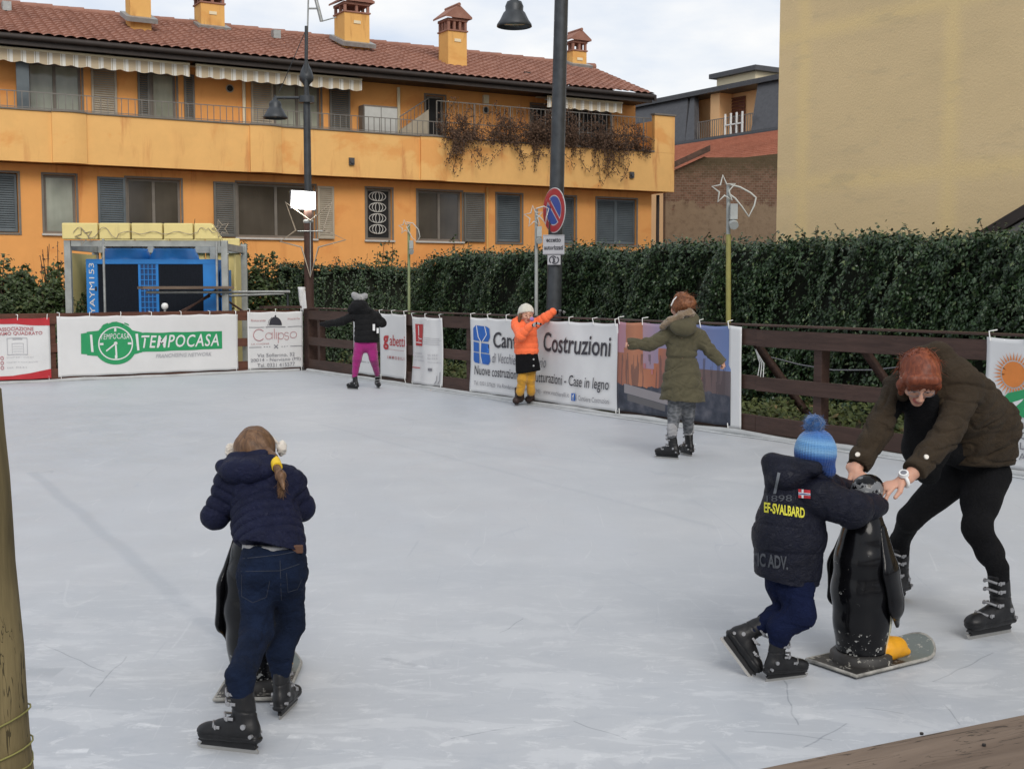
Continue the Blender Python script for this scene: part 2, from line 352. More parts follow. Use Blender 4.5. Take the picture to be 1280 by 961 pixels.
# ================================================================ the ground and the ice
def ground():
    t = MT('asphalt'); t.set(t.ramp(t.noise(1.2, 6, .7), [(.3, (.04, .04, .038)), (.7, (.075, .072, .068))]), .9); t.bump(t.noise(40), .3, .01)
    m = MB(); m.add([(-300, -80, -.12), (300, -80, -.12), (300, 500, -.12), (-300, 500, -.12)], [(0, 1, 2, 3)])
    o = m.build('ground', t.m); o['kind'] = 'structure'
    t = MT('soil'); t.set(t.ramp(t.noise(3, 6, .7), [(.3, (.035, .026, .015)), (.7, (.08, .06, .035))]), .95); t.bump(t.noise(30), .5, .02)
    m = MB(); P = [FR.w(-1, .35, -.06), FR.w(27, .35, -.06), FR.w(27, 3.2, -.06), FR.w(-1, 3.2, -.06)]
    m.add(P, [(0, 1, 2, 3)]); o = m.build('soil_strip', t.m); o['kind'] = 'structure'
ground()
def ice():
    t = MT('ice'); O = t.co((1, 1, 1))
    def seg(a, b, wid, wob=.05, w2=None):       # a marked line on the ice
        a = Vector(a[:2]); b = Vector(b[:2]); d = (b-a); ln = d.length; d.normalize()
        nz = t.math('MULTIPLY', t.math('SUBTRACT', t.noise(1.1, 3, .5), .5), wob*2)
        x, y, _ = t.sep()
        px = t.math('SUBTRACT', x, a.x); py = t.math('SUBTRACT', y, a.y)
        al = t.math('ADD', t.math('MULTIPLY', px, d.x), t.math('MULTIPLY', py, d.y))
        ac = t.math('ABSOLUTE', t.math('ADD', t.math('SUBTRACT', t.math('MULTIPLY', py, d.x), t.math('MULTIPLY', px, d.y)), nz))
        m = t.N.new('ShaderNodeMapRange'); m.interpolation_type = 'SMOOTHSTEP'; m.inputs['From Min'].default_value = wid; m.inputs['From Max'].default_value = wid*.25
        t.L.new(ac, m.inputs['Value'])
        e1 = t.math('GREATER_THAN', al, 0); e2 = t.math('LESS_THAN', al, ln)
        return t.math('MULTIPLY', m.outputs[0], t.math('MULTIPLY', e1, e2))
    n1 = t.noise(.35, 6, .6, O, .5); n2 = t.noise(2.2, 8, .7, O, .3); n3 = t.noise(14, 6, .75, O, 1.0)
    c = t.ramp(n1, [(.32, (.40, .425, .455)), (.5, (.435, .455, .48)), (.7, (.475, .49, .51))])
    c = t.mix(t.ramp(n2, [(.52, 0.), (.60, .08), (.75, .14)]), c, (.64, .65, .66))
    c = t.mix(t.ramp(n3, [(.60, 0.), (.68, .22)]), c, (.40, .425, .455))
    # broad faint wear bands along the rink
    wv = t.noise(1.0, 4, .6, t.co((.9, .16, 1), (0, 0, math.radians(-34)))); c = t.mix(t.ramp(wv, [(.5, 0.), (.62, .3)]), c, (.46, .485, .525))
    # hairline blade scratches: thin zero-crossings of stretched noise, some dark some white
    for sc, ro, col, am, wd in ((.9, 20, (.30, .33, .37), .35, .0014), (1.1, 75, (.66, .67, .68), .2, .002), (.7, -30, (.33, .36, .40), .35, .0014), (1.3, 120, (.66, .67, .68), .16, .002), (2.6, 50, (.36, .39, .43), .3, .003), (3.1, -60, (.66, .67, .68), .18, .003), (4.2, 100, (.40, .43, .46), .3, .004), (2.2, 0, (.34, .37, .42), .3, .002)):
        f = t.noise(sc, 1., .3, t.co((1, .16, 1), (0, 0, math.radians(ro))), .3)
        ln = t.math('LESS_THAN', t.math('ABSOLUTE', t.math('SUBTRACT', f, .52)), wd)
        gate = t.ramp(t.noise(.9*sc, 3, .6, t.co((1, 1, 1), (0, 0, ro))), [(.55, 0.), (.6, am)])
        c = t.mix(t.math('MULTIPLY', ln, gate), c, col)
    # dirt seams and the wet plates by the near post
    for a, b, w, am in ((G(40, 590), G(300, 815), .07, .36), (G(400, 530), G(900, 660), .05, .22), (G(210, 500), G(1030, 620), .06, .12), (G(500, 545), G(720, 590), .05, .12)):
        c = t.mix(t.math('MULTIPLY', seg(a, b, w), am), c, (.30, .33, .37))
    pa = t.math('MULTIPLY', seg(G(10, 839), G(74, 840), .10, .02), .28); c = t.mix(pa, c, (.19, .215, .24))
    for a, b, w in ((G(5, 868), G(60, 866), .10), (G(5, 890), G(66, 884), .08)):
        c = t.mix(t.math('MULTIPLY', seg(a, b, w, .09), .25), c, (.24, .27, .3))
    for a, b, w in ((G(360, 920), G(450, 925), .035), (G(215, 915), G(250, 912), .02), (G(70, 940), G(110, 938), .03), (G(500, 830), G(535, 835), .025), (G(170, 905), G(200, 908), .02)):
        c = t.mix(t.math('MULTIPLY', t.math('MULTIPLY', seg(a, b, w, .03), t.ramp(t.noise(7, 5, .7), [(.4, 0.), (.62, 1.)])), .5), c, (.80, .81, .82))
    c = t.mix(t.math('MULTIPLY', seg(G(478, 822), G(520, 832), .03, .0), .45), c, (.3, .32, .35))
    CR = [((985, 850), (994, 880)), ((994, 880), (990, 905)), ((1175, 880), (1195, 905)), ((1080, 885), (1125, 895)), ((620, 790), (650, 772)), ((930, 915), (1040, 925)), ((1005, 935), (1065, 905)), ((60, 805), (125, 840)), ((1160, 850), (1240, 815)), ((120, 870), (160, 820)), ((720, 900), (780, 925)), ((560, 920), (640, 905))]
    for a, b in CR: c = t.mix(t.math('MULTIPLY', seg(G(*a), G(*b), .0045, .13), .6), c, (.2, .22, .25))
    # fine scraped frost, denser towards the near side
    fz = t.noise(38, 6, .8, t.co((1, .4, 1), (0, 0, .5)), .4); near = t.N.new('ShaderNodeMapRange'); near.inputs['From Min'].default_value = 7.5; near.inputs['From Max'].default_value = 4.0; t.L.new(t.sep()[1], near.inputs['Value'])
    pt = t.noise(2.6, 7, .68, t.co((.8, 1.6, 1), (0, 0, .2)), .6); pt2 = t.noise(9, 6, .75, t.co((.7, 1.4, 1), (0, 0, .1)), .8)
    c = t.mix(t.math('MULTIPLY', near.outputs[0], t.ramp(pt, [(.52, 0.), (.57, .36), (.7, .48)])), c, (.62, .635, .65))
    c = t.mix(t.math('MULTIPLY', near.outputs[0], t.ramp(pt2, [(.57, 0.), (.61, .38)])), c, (.68, .69, .70))
    c = t.mix(t.math('MULTIPLY', near.outputs[0], t.ramp(pt, [(.34, .4), (.46, 0.)])), c, (.34, .37, .41))
    c = t.mix(t.math('MULTIPLY', t.ramp(fz, [(.58, 0.), (.66, .25)]), t.ramp(n2, [(.45, 0.), (.6, 1.)])), c, (.70, .71, .72))
    t.set(c, t.ramp(n2, [(.35, .42), (.7, .62)]), spec=.3)
    h = t.math('ADD', t.math('MULTIPLY', n3, .35), n2); t.bump(h, .10, .010)
    P = [CORNER, CORNER+FR.e*27, CORNER+FR.e*27-FB.e*26, CORNER-FB.e*26]
    m = MB(); m.add([(p.x, p.y, -.10) for p in P]+[(p.x, p.y, 0) for p in P], [(0, 1, 2, 3), (4, 5, 6, 7)]+[(k, (k+1) % 4, 4+(k+1) % 4, 4+k) for k in range(4)])
    o = m.build('ice', t.m); o['kind'] = 'structure'
ice()
# ================================================================ apartment house
def wall_open(m, u0, u1, z0, z1, ops, y, d=.16, mi=0):
    us = sorted(set([u0, u1]+[v for o in ops for v in o[:2]])); zs = sorted(set([z0, z1]+[v for o in ops for v in o[2:4]]))
    for i in range(len(us)-1):
        for j in range(len(zs)-1):
            cu = (us[i]+us[i+1])/2; cz = (zs[j]+zs[j+1])/2
            if any(o[0] < cu < o[1] and o[2] < cz < o[3] for o in ops): continue
            m.add([(us[i], y, zs[j]), (us[i+1], y, zs[j]), (us[i+1], y, zs[j+1]), (us[i], y, zs[j+1])], [(0, 1, 2, 3)], mi)
    for a, b, c, e in ops:
        m.add([(a, y, c), (a, y+d, c), (a, y+d, e), (a, y, e), (b, y, c), (b, y+d, c), (b, y+d, e), (b, y, e)], [(0, 1, 2, 3), (4, 5, 6, 7), (0, 1, 5, 4), (3, 2, 6, 7)], mi)
def louvre(m, u0, u1, z0, z1, y, th=.04, n=None, split=1):
    """a louvred shutter leaf: stiles, rails and tilted slats"""
    f = .05; w = (u1-u0)/split
    for s in range(split):
        a = u0+s*w; b = a+w
        m.box(a, a+f, y, y+th, z0, z1); m.box(b-f, b, y, y+th, z0, z1)
        m.box(a+f, b-f, y, y+th, z0, z0+f); m.box(a+f, b-f, y, y+th, z1-f, z1)
        k = n or max(6, int((z1-z0)/.055)); h = (z1-z0-2*f)/k
        for i in range(k):
            zc = z0+f+h*i
            m.add([(a+f, y+.004, zc), (b-f, y+.004, zc), (b-f, y+th*.85, zc+h*.95), (a+f, y+th*.85, zc+h*.95)], [(0, 1, 2, 3)])
def rect(fr, off, xl, yt, xr, yb):
    a = fr.hit(xl, yt, off); b = fr.hit(xr, yb, off); return a[0], b[0], b[1], a[1]
def add_window(root, y, r, pane='glassdk', frame='frame', mull=(), sill=True, name='window', fw=.06, inset=.07):
    u0, u1, z0, z1 = r; m = MB(); yy = y+inset
    m.box(u0, u0+fw, yy, yy+.05, z0, z1); m.box(u1-fw, u1, yy, yy+.05, z0, z1); m.box(u0+fw, u1-fw, yy, yy+.05, z0, z0+fw); m.box(u0+fw, u1-fw, yy, yy+.05, z1-fw, z1)
    for q in mull: c = u0+(u1-u0)*q; m.box(c-.035, c+.035, yy-.005, yy+.045, z0+fw, z1-fw)
    # surround
    m.box(u0-.05, u0-.003, y-.02, y+.02, z0-.003, z1+.05); m.box(u1+.003, u1+.05, y-.02, y+.02, z0-.003, z1+.05); m.box(u0, u1, y-.02, y+.02, z1+.003, z1+.05)
    w = m.build(name, MAT[frame], root)
    MB().box(u0+fw*.5, u1-fw*.5, yy+.022, yy+.032, z0+fw*.5, z1-fw*.5).build('pane', MAT[pane], w)
    if sill: MB().box(u0-.07, u1+.07, y-.06, y+.06, z0-.05, z0-.004).build('sill', MAT['frameW'], w)
    return w
def tile_slope(m, u0, u1, y0, z0, y1, z1, per=.22, rows=14, mi=0, lean=0):
    """pan tile slope: rolls along u, courses stepping up from (y0,z0) to (y1,z1)"""
    nu = int((u1-u0)/per)*6; V = []; F = []
    dy = y1-y0; dz = z1-z0; ln = math.hypot(dy, dz); ny, nz = -dz/ln, dy/ln
    for r in range(rows):
        for e in (0, 1):
            t = (r+e)/rows; lift = .035 if e == 0 else .004
            for i in range(nu+1):
                u = u0+(u1-u0)*i/nu+lean*t; ph = (i/6) % 1
                h = .042*abs(math.sin(math.pi*ph))**.8 + lift + .008*math.sin(i*1.7+r*2.3)*math.sin(r*5.1)
                V.append((u, y0+dy*t+ny*h, z0+dz*t+nz*h))
    for r in range(rows):
        for e in (0, 1):
            a = (2*r+e)*(nu+1); b = a+nu+1
            if 2*r+e+1 >= 2*rows: continue
            for i in range(nu): F.append((a+i, a+i+1, b+i+1, b+i))
    m.add(V, F, mi, False)
def apartment():
    R = thing('apartment_building', 'long orange apartment house with tiled roof, chimneys, striped awnings and a pale balcony parapet', 'building', FA.o, FA.a)
    U0 = -7.0; UE = 18.15; yu = .3
    win = {}
    def rr(off, *p): return rect(FA, off, *p)
    # ----- openings of the lower floor
    L = [('shut', rr(0, -24, 215, 24, 289), 'shutterB'), ('win', rr(0, 54, 217, 96, 289), 'curtain', ()), ('win', rr(0, 158, 223, 227, 293), 'glassdk', (.5,)),
         ('win', rr(0, 296, 231, 394, 299), 'glassdk', (.5,)), ('lat', rr(0, 458, 238, 490, 300), 'dark', ()), ('win', rr(0, 522, 239, 577, 302), 'glassdk', (.5,)),
         ('shut', rr(0, 621, 243, 652, 305), 'shutterB'), ('shut2', rr(0, 688, 246, 719, 306), 'shutterB'), ('shut', rr(0, 746, 249, 795, 307), 'shutterB')]
    zt = 4.14; zb = 2.8
    ops = []
    for i, w in enumerate(L): u = w[1]; L[i] = (w[0], (u[0], u[1], zb, zt))+tuple(w[2:]); ops.append(L[i][1])
    m = MB(); wall_open(m, U0, UE, -.12, 4.37, ops, 0)
    m.add([(UE, 0, -.12), (UE, 7, -.12), (UE, 7, 4.37), (UE, 0, 4.37), (U0, 0, -.12), (U0, 7, -.12), (U0, 7, 6.95), (U0, 0, 6.95), (U0, 7, -.12), (UE, 7, -.12), (UE, 7, 6.95), (U0, 7, 6.95)], [(0, 1, 2, 3), (4, 5, 6, 7), (8, 9, 10, 11)])
    uo = [rr(yu, -60, 62, -10, 160), rr(yu, 34, 80, 103, 160), rr(yu, 189, 92, 221, 160), rr(yu, 343, 105, 401, 175), rr(yu, 532, 112, 556, 190), rr(yu, 664, 124, 762, 200)]
    uo = [(a, b, 4.9, 6.72) for a, b, c, d in uo]
    wall_open(m, U0, 17.75, 4.37, 6.97, uo, yu)
    m.add([(17.75, yu, 4.37), (17.75, 6.6, 4.37), (17.75, 6.6, 6.97), (17.75, yu, 6.97), (17.75, yu, 6.97), (17.75, 6.6, 6.97), (17.8, 3.2, 8.4)], [(0, 1, 2, 3), (4, 5, 6)])
    wall = m.build('wall', MAT['orange'], R)
    # ----- lower windows
    for w in L:
        k, r = w[0], w[1]
        if k == 'win': add_window(R, 0, r, w[2], 'frame', w[3])
        elif k in ('shut', 'shut2'):
            m = MB(); louvre(m, r[0]+.02, r[1]-.02, r[2]+.02, r[3]-.02, .05, split=2 if r[1]-r[0] > .9 else 1); s = m.build('closed_shutter', MAT[w[2]], R)
            MB().box(r[0]+.05, r[1]-.05, .1, .11, r[2]+.05, r[3]-.05).build('backing', MAT['dark'], s)
            m = MB(); a, b, c, d = r; m.box(a-.05, a-.003, -.02, .02, c-.05, d+.05); m.box(b+.003, b+.05, -.02, .02, c-.05, d+.05); m.box(a, b, -.02, .02, d+.003, d+.05); m.box(a, b, -.02, .02, c-.05, c-.003)
            m.build('shutter_frame', MAT['frame'], s)
        else:
            wn = add_window(R, 0, r, 'dark', 'frame'); a, b, c, d = r; cu = (a+b)/2-.03; m = MB(); h = (d-c-.2)/4
            for q in range(4):
                zc = c+.14+h*(q+.5)
                for rx in (.24, .15, .06): m.tube([(cu+rx*math.cos(v), .045, zc+h*.42*math.sin(v)) for v in np.linspace(0, 2*math.pi, 17)[:-1]], .012, 5, closed=True)
            m.build('window_lattice', MAT['frameW'], wn)
    # open shutter leaves beside windows
    for p in ((121, 223, 157, 285, 'shutterB'), (266, 230, 294, 298, 'shutter'), (396, 236, 417, 298, 'shutterL'), (579, 243, 605, 303, 'shutter')):
        a, b, c, d = rr(0, *p[:4]); m = MB(); louvre(m, a, b, zb, zt, -.07); s = m.build('open_shutter', MAT[p[4]], R)
    # ----- upper windows, shutters
    for i, r in enumerate(uo):
        if i == 3: add_window(R, yu, r, 'curtain', 'frame', (.5,), False)
        elif i == 1: add_window(R, yu, r, 'curtain', 'frame', (.5,), False)
        elif i == 2: add_window(R, yu, r, 'curtain', 'frame', (), False)
        elif i == 5: add_window(R, yu, r, 'dark', 'frame', (.33, .66), False)
        else: add_window(R, yu, r, 'dark', 'frame', (), False)
    for p in ((113, 88, 146, 0, 'shutterL'), (171, 92, 187, 0, 'shutter'), (229, 96, 243, 0, 'shutter'), (313, 105, 341, 0, 'shutterL'), (411, 112, 437, 0, 'shutter')):
        a, b, c, d = rr(yu, p[0], p[1], p[2], p[1]+50); m = MB(); louvre(m, a, b, 4.9, 6.72, yu-.07); m.build('open_shutter', MAT[p[4]], R)
    a, b, c, d = rr(yu, 15, 66, 33, 130); MB().box(a, b, yu-.5, yu-.46, 4.9, 6.8).build('side_screen', MAT['shutterB'], R)
    for px, py in ((287, 111), (607, 138)):
        u, z = FA.hit(px, py, yu); m = MB(); m.cyl((u, yu-.03, z), (u, yu+.02, z), .10, n=20, mi=0); m.cyl((u, yu-.035, z), (u, yu-.032, z), .075, n=20, mi=1); m.build('round_vent', [MAT['shutterL'], MAT['dark']], R)
    u, z = FA.hit(606, 125, yu); MB().box(u-.08, u+.08, yu-.1, yu-.003, z-.12, z+.12).build('wall_light', MAT['cream'], R)
    for px, z0_, z1_ in ((304, 5.0, 6.85), (497, 5.0, 6.85)):
        u, z = FA.hit(px, 120, yu); MB().cyl((u, yu-.06, z0_), (u, yu-.06, z1_), .045, n=10).build('downpipe', MAT['cream'], R)
    u, z = FA.hit(608, 240, 0); MB().cyl((u, -.05, .1), (u, -.05, 4.3), .035, n=10).build('downpipe', MAT['chimney'], R)
    u, z = FA.hit(821, 260, 0); MB().cyl((u, -.05, .1), (u, -.05, 4.3), .05, n=10).build('downpipe', MAT['soffit'], R)
    # ----- balcony parapet with rounded bays
    path = []
    def U(px): return FA.hit(px, 180, -.5)[0]
    x = [U0, U(65)]; path += [(U0, -.5), (U(63), -.5)]
    for a, b in ((65, 108), (312, 351), (525, 557)):
        ua, ub = U(a), U(b); path.append((ua, -.5))
        for k in range(9):
            t = k/8; path.append((ua+(ub-ua)*t, -.56-.10*math.sin(math.pi*t)))
        path.append((ub+.01, -.5))
    ue = FA.hit(843, 200, -.5)[0]; path.append((ue, -.5)); m = MB()
    zb_, zt_ = 4.37, 5.5
    def strip(m, path, z0, z1, th, mi=0):
        n = len(path); V = []
        for (u, y) in path: V += [(u, y, z0), (u, y, z1), (u, y+th, z1), (u, y+th, z0)]
        F = []
        for i in range(n-1):
            for k in range(4): F.append((4*i+k, 4*i+(k+1) % 4, 4*i+4+(k+1) % 4, 4*i+4+k))
        F += [(0, 1, 2, 3), (4*n-4, 4*n-3, 4*n-2, 4*n-1)]
        m.add(V, F, mi)
    strip(m, path, zb_, zt_, .12)
    us = FA.hit(818, 200, -.5)[0]
    m.box(us, ue, -.503, -.36, zt_+.002, 6.58); m.box(ue-.12, ue, -.35, 2.8, zb_+.002, 6.55)
    par = m.build('balcony_parapet', MAT['orange_pale'], R)
    m = MB(); strip(m, [(u, y-.03) for u, y in path[:-1]]+[(us-.01, -.53)], zt_+.004, zt_+.04, .19); m.box(us-.03, ue+.03, -.54, -.33, 6.585, 6.63)
    m.build('coping', MAT['frame'], par)
    m = MB(); m.box(U0, ue-.13, -.37, yu+.0, 4.39, 4.55); m.build('balcony_floor', MAT['orange'], R)
    # lights and small vent boxes on the parapet
    for px, py in ((439, 202), (789, 219)):
        u, z = FA.hit(px, py, -.5); m = MB(); m.box(u-.07, u+.07, -.56, -.503, z-.09, z+.09); m.cyl((u, -.6, z), (u, -.56, z), .05, n=10); m.build('parapet_light', MAT['slate'], par)
    # ----- railings
    m = MB(); z0 = zt_+.05; z1 = 5.93; ur = FA.hit(548, 150, -.44)[0]; u = U0
    m.box(U0, ur, -.455, -.435, z1-.02, z1); m.box(U0, ur, -.455, -.435, z0+.02, z0+.035)
    while u < ur: m.box(u-.008, u+.008, -.452, -.438, z0-.02, z1-.015); u += .155
    m.build('balcony_railing', MAT['rail'], R)
    m = MB(); ul = FA.hit(546, 130, -.3)[0]; ue2 = us-.02; z1 = 6.5; u = ul
    while u < ue2: m.box(u-.014, u+.014, -.3, -.27, z0, z1); u += 1.13
    for zz in (z1, 5.95): m.box(ul, ue2, -.3, -.28, zz-.012, zz+.012)
    u = ul
    while u < ue2: m.box(u-.005, u+.005, -.292, -.284, z0, z1); u += .13
    m.build('tall_railing', MAT['rail'], R)
    # ----- eaves, roof
    m = MB(); m.box(U0-.4, 17.68, -.62, -.56, 6.9, 7.1); m.box(U0-.4, 17.68, -.56, 3.0, 6.93, 6.99); m.build('fascia', MAT['soffit'], R)
    m = MB(); gp = [(U0-.4, -.66, 7.07), (17.68, -.66, 7.07)]; m.tube(gp, .07, 10); m.build('gutter', MAT['soffit'], R)
    m = MB(); tile_slope(m, U0-.4, 17.72, -.68, 7.12, 3.0, 8.5, per=.235, rows=15, lean=.12)
    m.add([(U0-.4, 6.7, 7.1), (17.8, 6.7, 7.1), (17.85, 3.0, 8.5), (U0-.4, 3.0, 8.5)], [(0, 1, 2, 3)]); 
    k = 0; u = U0-.4
    while u < 17.7: m.cyl((u, 3.0, 8.5+.012*(k % 2)), (u+.4, 3.0, 8.5+.012*(k % 2)), .10, .12, 10, caps=True); u += .38; k += 1
    roof = m.build('roof', MAT['tile'], R)
    m = MB()
    for s in (0,):
        m.add([(17.72, -.68, 6.95), (17.86, 3.0, 8.35), (17.86, 3.0, 8.52), (17.72, -.68, 7.12), (17.80, -.68, 6.95), (17.94, 3.0, 8.35), (17.94, 3.0, 8.52), (17.80, -.68, 7.12)], [(0, 1, 2, 3), (4, 5, 6, 7), (3, 2, 6, 7), (0, 3, 7, 4), (0, 1, 5, 4)])
    m.build('verge_board', MAT['soffit'], R)
    # ----- chimneys: (px centre of base, py base, py shaft top, py cap top, width px, off)
    for (px, yb, ys, yt, wpx, off, holes) in ((173, 22, -20, -45, 30, 1.4, 2), (262, 32, 8, -12, 34, 2.9, 2), (440, 52, 20, -4, 36, 1.9, 2), (566, 86, 42, 12, 27, .9, 3), (719, 80, 66, 42, 20, 2.9, 2)):
        u, z = FA.hit(px, yb, off); ua = FA.hit(px-wpx/2, yb, off)[0]; ub = FA.hit(px+wpx/2, yb, off)[0]; h = (ub-ua)/2*.86; zs = FA.hit(px, ys, off)[1]; ztp = FA.hit(px, yt, off)[1]; d = h
        m = MB(); m.box(u-h, u+h, off-d, off+d, z-.6, zs); ch = m.build('chimney', MAT['chimney'], roof)
        hh = (ztp-zs)*.42; m = MB()
        m.box(u-h-.03, u+h+.03, off-d-.03, off+d+.03, zs+.002, zs+.04)
        n = holes
        for sx in range(n+1):
            c = u-h+.03+(2*h-.06)*sx/n
            for yy in (off-d+.04, off+d-.04): m.box(c-.035, c+.035, yy-.035, yy+.035, zs+.04, zs+hh)
        for sy in range(1, n):
            c = off-d+.04+(2*d-.08)*sy/n
            for xx in (u-h+.04, u+h-.04): m.box(xx-.035, xx+.035, c-.035, c+.035, zs+.04, zs+hh)
        m.box(u-h-.02, u+h+.02, off-d-.02, off+d+.02, zs+hh+.001, zs+hh+.07)
        # gabled tile cap, ridge running away from the camera
        zc = zs+hh+.075; zr = ztp; e = h+.12
        m.add([(u-e, off-d-.1, zc), (u, off-d-.1, zr), (u+e, off-d-.1, zc), (u-e, off+d+.1, zc), (u, off+d+.1, zr), (u+e, off+d+.1, zc), (u-e, off-d-.1, zc+.05), (u, off-d-.1, zr+.06), (u+e, off-d-.1, zc+.05), (u-e, off+d+.1, zc+.05), (u, off+d+.1, zr+.06), (u+e, off+d+.1, zc+.05)],
              [(0, 1, 4, 3), (1, 2, 5, 4), (6, 7, 10, 9), (7, 8, 11, 10), (0, 1, 7, 6), (1, 2, 8, 7), (3, 4, 10, 9), (4, 5, 11, 10), (0, 3, 9, 6), (2, 5, 11, 8), (0, 2, 1)])
        m.tube([(u, off-d-.12, zr+.06), (u, off+d+.12, zr+.06)], .05, 8)
        m.build('chimney_cap', MAT['tile'], roof)
        MB().box(u-h-.12, u+h+.12, off-d-.2, off+d+.1, z-.05, z+.06).xf(Matrix.Translation((u, off, z)) @ Matrix.Rotation(math.radians(20), 4, 'X') @ Matrix.Translation((-u, -off, -z))).build('chimney_flashing', MAT['metal'], roof)
        if n: MB().box(u-.1, u+.1, off-d-.02, off-d-.003, zs-.28, zs-.2).build('chimney_plate', MAT['cream'], roof)
    for px, py in ((396, 82), (415, 75), (657, 96), (345, 44), (8, 9)):
        u, z = FA.hit(px, py, .6 if py > 60 else 2); m = MB(); m.box(u-.1, u+.1, (.6 if py > 60 else 2)-.1, (.6 if py > 60 else 2)+.1, z-.1, z+.12); m.build('roof_vent', MAT['soffit'] if py > 60 else MAT['metal'], roof)
    return R, us
AP, U_END = apartment()
# ----- awnings
def awning(px0, px1, label, ml, name='awning'):
    a = FA.hit(px0, 70, -.35)[0]; b = FA.hit(px1, 90, -.35)[0]; c = (a+b)/2; hw = (b-a)/2
    R = thing(name, label, 'awning', FA.w(c, .3, 6.85), FA.a, 'striped awnings of the orange house')
    t = MAT['awning_stripe']
    m = MB(); m.add([(-hw, -.03, .12), (hw, -.03, .12), (hw, -.66, -.0), (-hw, -.66, -.0)], [(0, 1, 2, 3)], 0)
    m.build('canopy', t, R)
    m = MB(); n = int(2*hw/.04); V = []; F = []
    for i in range(n+1):
        u = -hw+2*hw*i/n; zz = -.25-.04*abs(math.sin(math.pi*u/.36)); V += [(u, -.665, 0), (u, -.66-.01*math.sin(u*9), zz)]
    for i in range(n): F.append((2*i, 2*i+2, 2*i+3, 2*i+1))
    m.add(V, F, 0, True); m.build('valance', t, R)
    m = MB(); m.cyl((-hw, -.06, .1), (hw, -.06, .1), .06, n=12); m.cyl((-hw, -.665, .012), (hw, -.665, .012), .03, n=10); m.build('roller', MAT['cream'], R)
    m = MB()
    for s in (-hw+.3, hw-.3): m = MB(); m.tube([(s, -.05, .02), (s+.15, -.35, -.03), (s, -.64, -.01)], .018, 6); m.build('arm', MAT['white'], R)
def stripes():
    t = MT('awning_stripe'); x = t.sep()[0]; f = t.math('FRACT', t.math('DIVIDE', x, .28)); n = t.noise(4, 4)
    c = t.ramp(f, [(0., (.52, .42, .28)), (.42, (.52, .42, .28)), (.44, (.68, .66, .6)), (.52, (.40, .34, .24)), (.58, (.72, .70, .64)), (.80, (.72, .70, .64)), (.84, (.52, .42, .28))], 'CONSTANT')
    t.set(t.mix(t.ramp(n, [(.4, 0.), (.8, .25)]), c, (.4, .34, .25)), .8); return t.m
MAT['awning_stripe'] = stripes()
awning(-120, 237, 'long beige and white striped awning at the left end of the upper floor', None)
awning(244, 452, 'beige and white striped awning behind the near lamp post top, over the shuttered window', None)
awning(684, 778, 'short striped awning over the dark terrace door at the right end of the house', None)
# ----- white cabinet on the balcony, spiral rail, dry climbers
def balcony_things():
    a, z0 = FA.hit(455, 160, -.1); b, z1 = FA.hit(497, 134, -.1)
    R = thing('balcony_cabinet', 'white two-door metal cabinet standing on the orange house balcony', 'cabinet', FA.w((a+b)/2, .05, 4.55), FA.a); h = z1-4.55; w = (b-a)/2
    MB().box(-w, w, -.15, .2, 0, h).build('carcass', MAT['frame'], R, bevel=.01)
    for s in (-1, 1):
        d = MB().box(min(0.01*s, s*(w-.02)), max(.01*s, s*(w-.02)), -.17, -.152, .04, h-.05).build('door', MAT['steelpanel'], R)
        MB().box(s*.05-.01, s*.05+.01, -.2, -.172, h*.5, h*.5+.15).build('handle', MAT['metal'], d)
    a, z0 = FA.hit(500, 160, .0); b, z1 = FA.hit(536, 122, .0)
    R = thing('stair_screen', 'pale sloping stair screen with a railing on the balcony right of the white cabinet', 'screen', FA.w((a+b)/2, .0, 4.55), FA.a); w = (b-a)/2
    m = MB(); m.prism([(-w, 0), (w, 0), (w, 1.75), (-w, 1.15)], .0, .05); m.build('panel', MAT['shutterL'], R)
    m = MB(); m.tube([(-w, 0, 1.5), (w, 0, 2.05)], .018, 6)
    for k in range(9): x = -w+2*w*k/8; m.cyl((x, 0, 1.15+.6*k/8), (x, 0, 1.5+.55*k/8), .008, n=5)
    m.build('handrail', MAT['rail'], R)
balcony_things()
def np_leaves(name, P, N, size, mat, parent=None, droop=.5, asp=.75, jit=.6):
    """many folded leaf blades, one mesh: P points, N preferred normals"""
    n = len(P); P = np.asarray(P, float); N = np.asarray(N, float)
    N = N+RNG.normal(0, jit, (n, 3)); N /= np.linalg.norm(N, axis=1)[:, None]+1e-9
    D = RNG.normal(0, 1, (n, 3)); D[:, 2] -= droop*2; D -= N*(D*N).sum(1)[:, None]; D /= np.linalg.norm(D, axis=1)[:, None]+1e-9
    S = np.cross(N, D); s = (size*(.6+.8*RNG.random(n)))[:, None]
    a = P-D*s*.5; b = P+S*s*asp*.5-N*s*.10; c = P+D*s*.6-N*s*.15; d = P-S*s*asp*.5-N*s*.10; e = P+N*s*.06
    V = np.stack([a, b, c, d, e], 1).reshape(-1, 3); k = np.arange(n)[:, None]*5
    F = np.concatenate([k+[0, 1, 4], k+[1, 2, 4], k+[2, 3, 4], k+[3, 0, 4]], 1).reshape(-1, 3)
    return np_mesh(name, V, F, MAT[mat], parent, smooth=False)
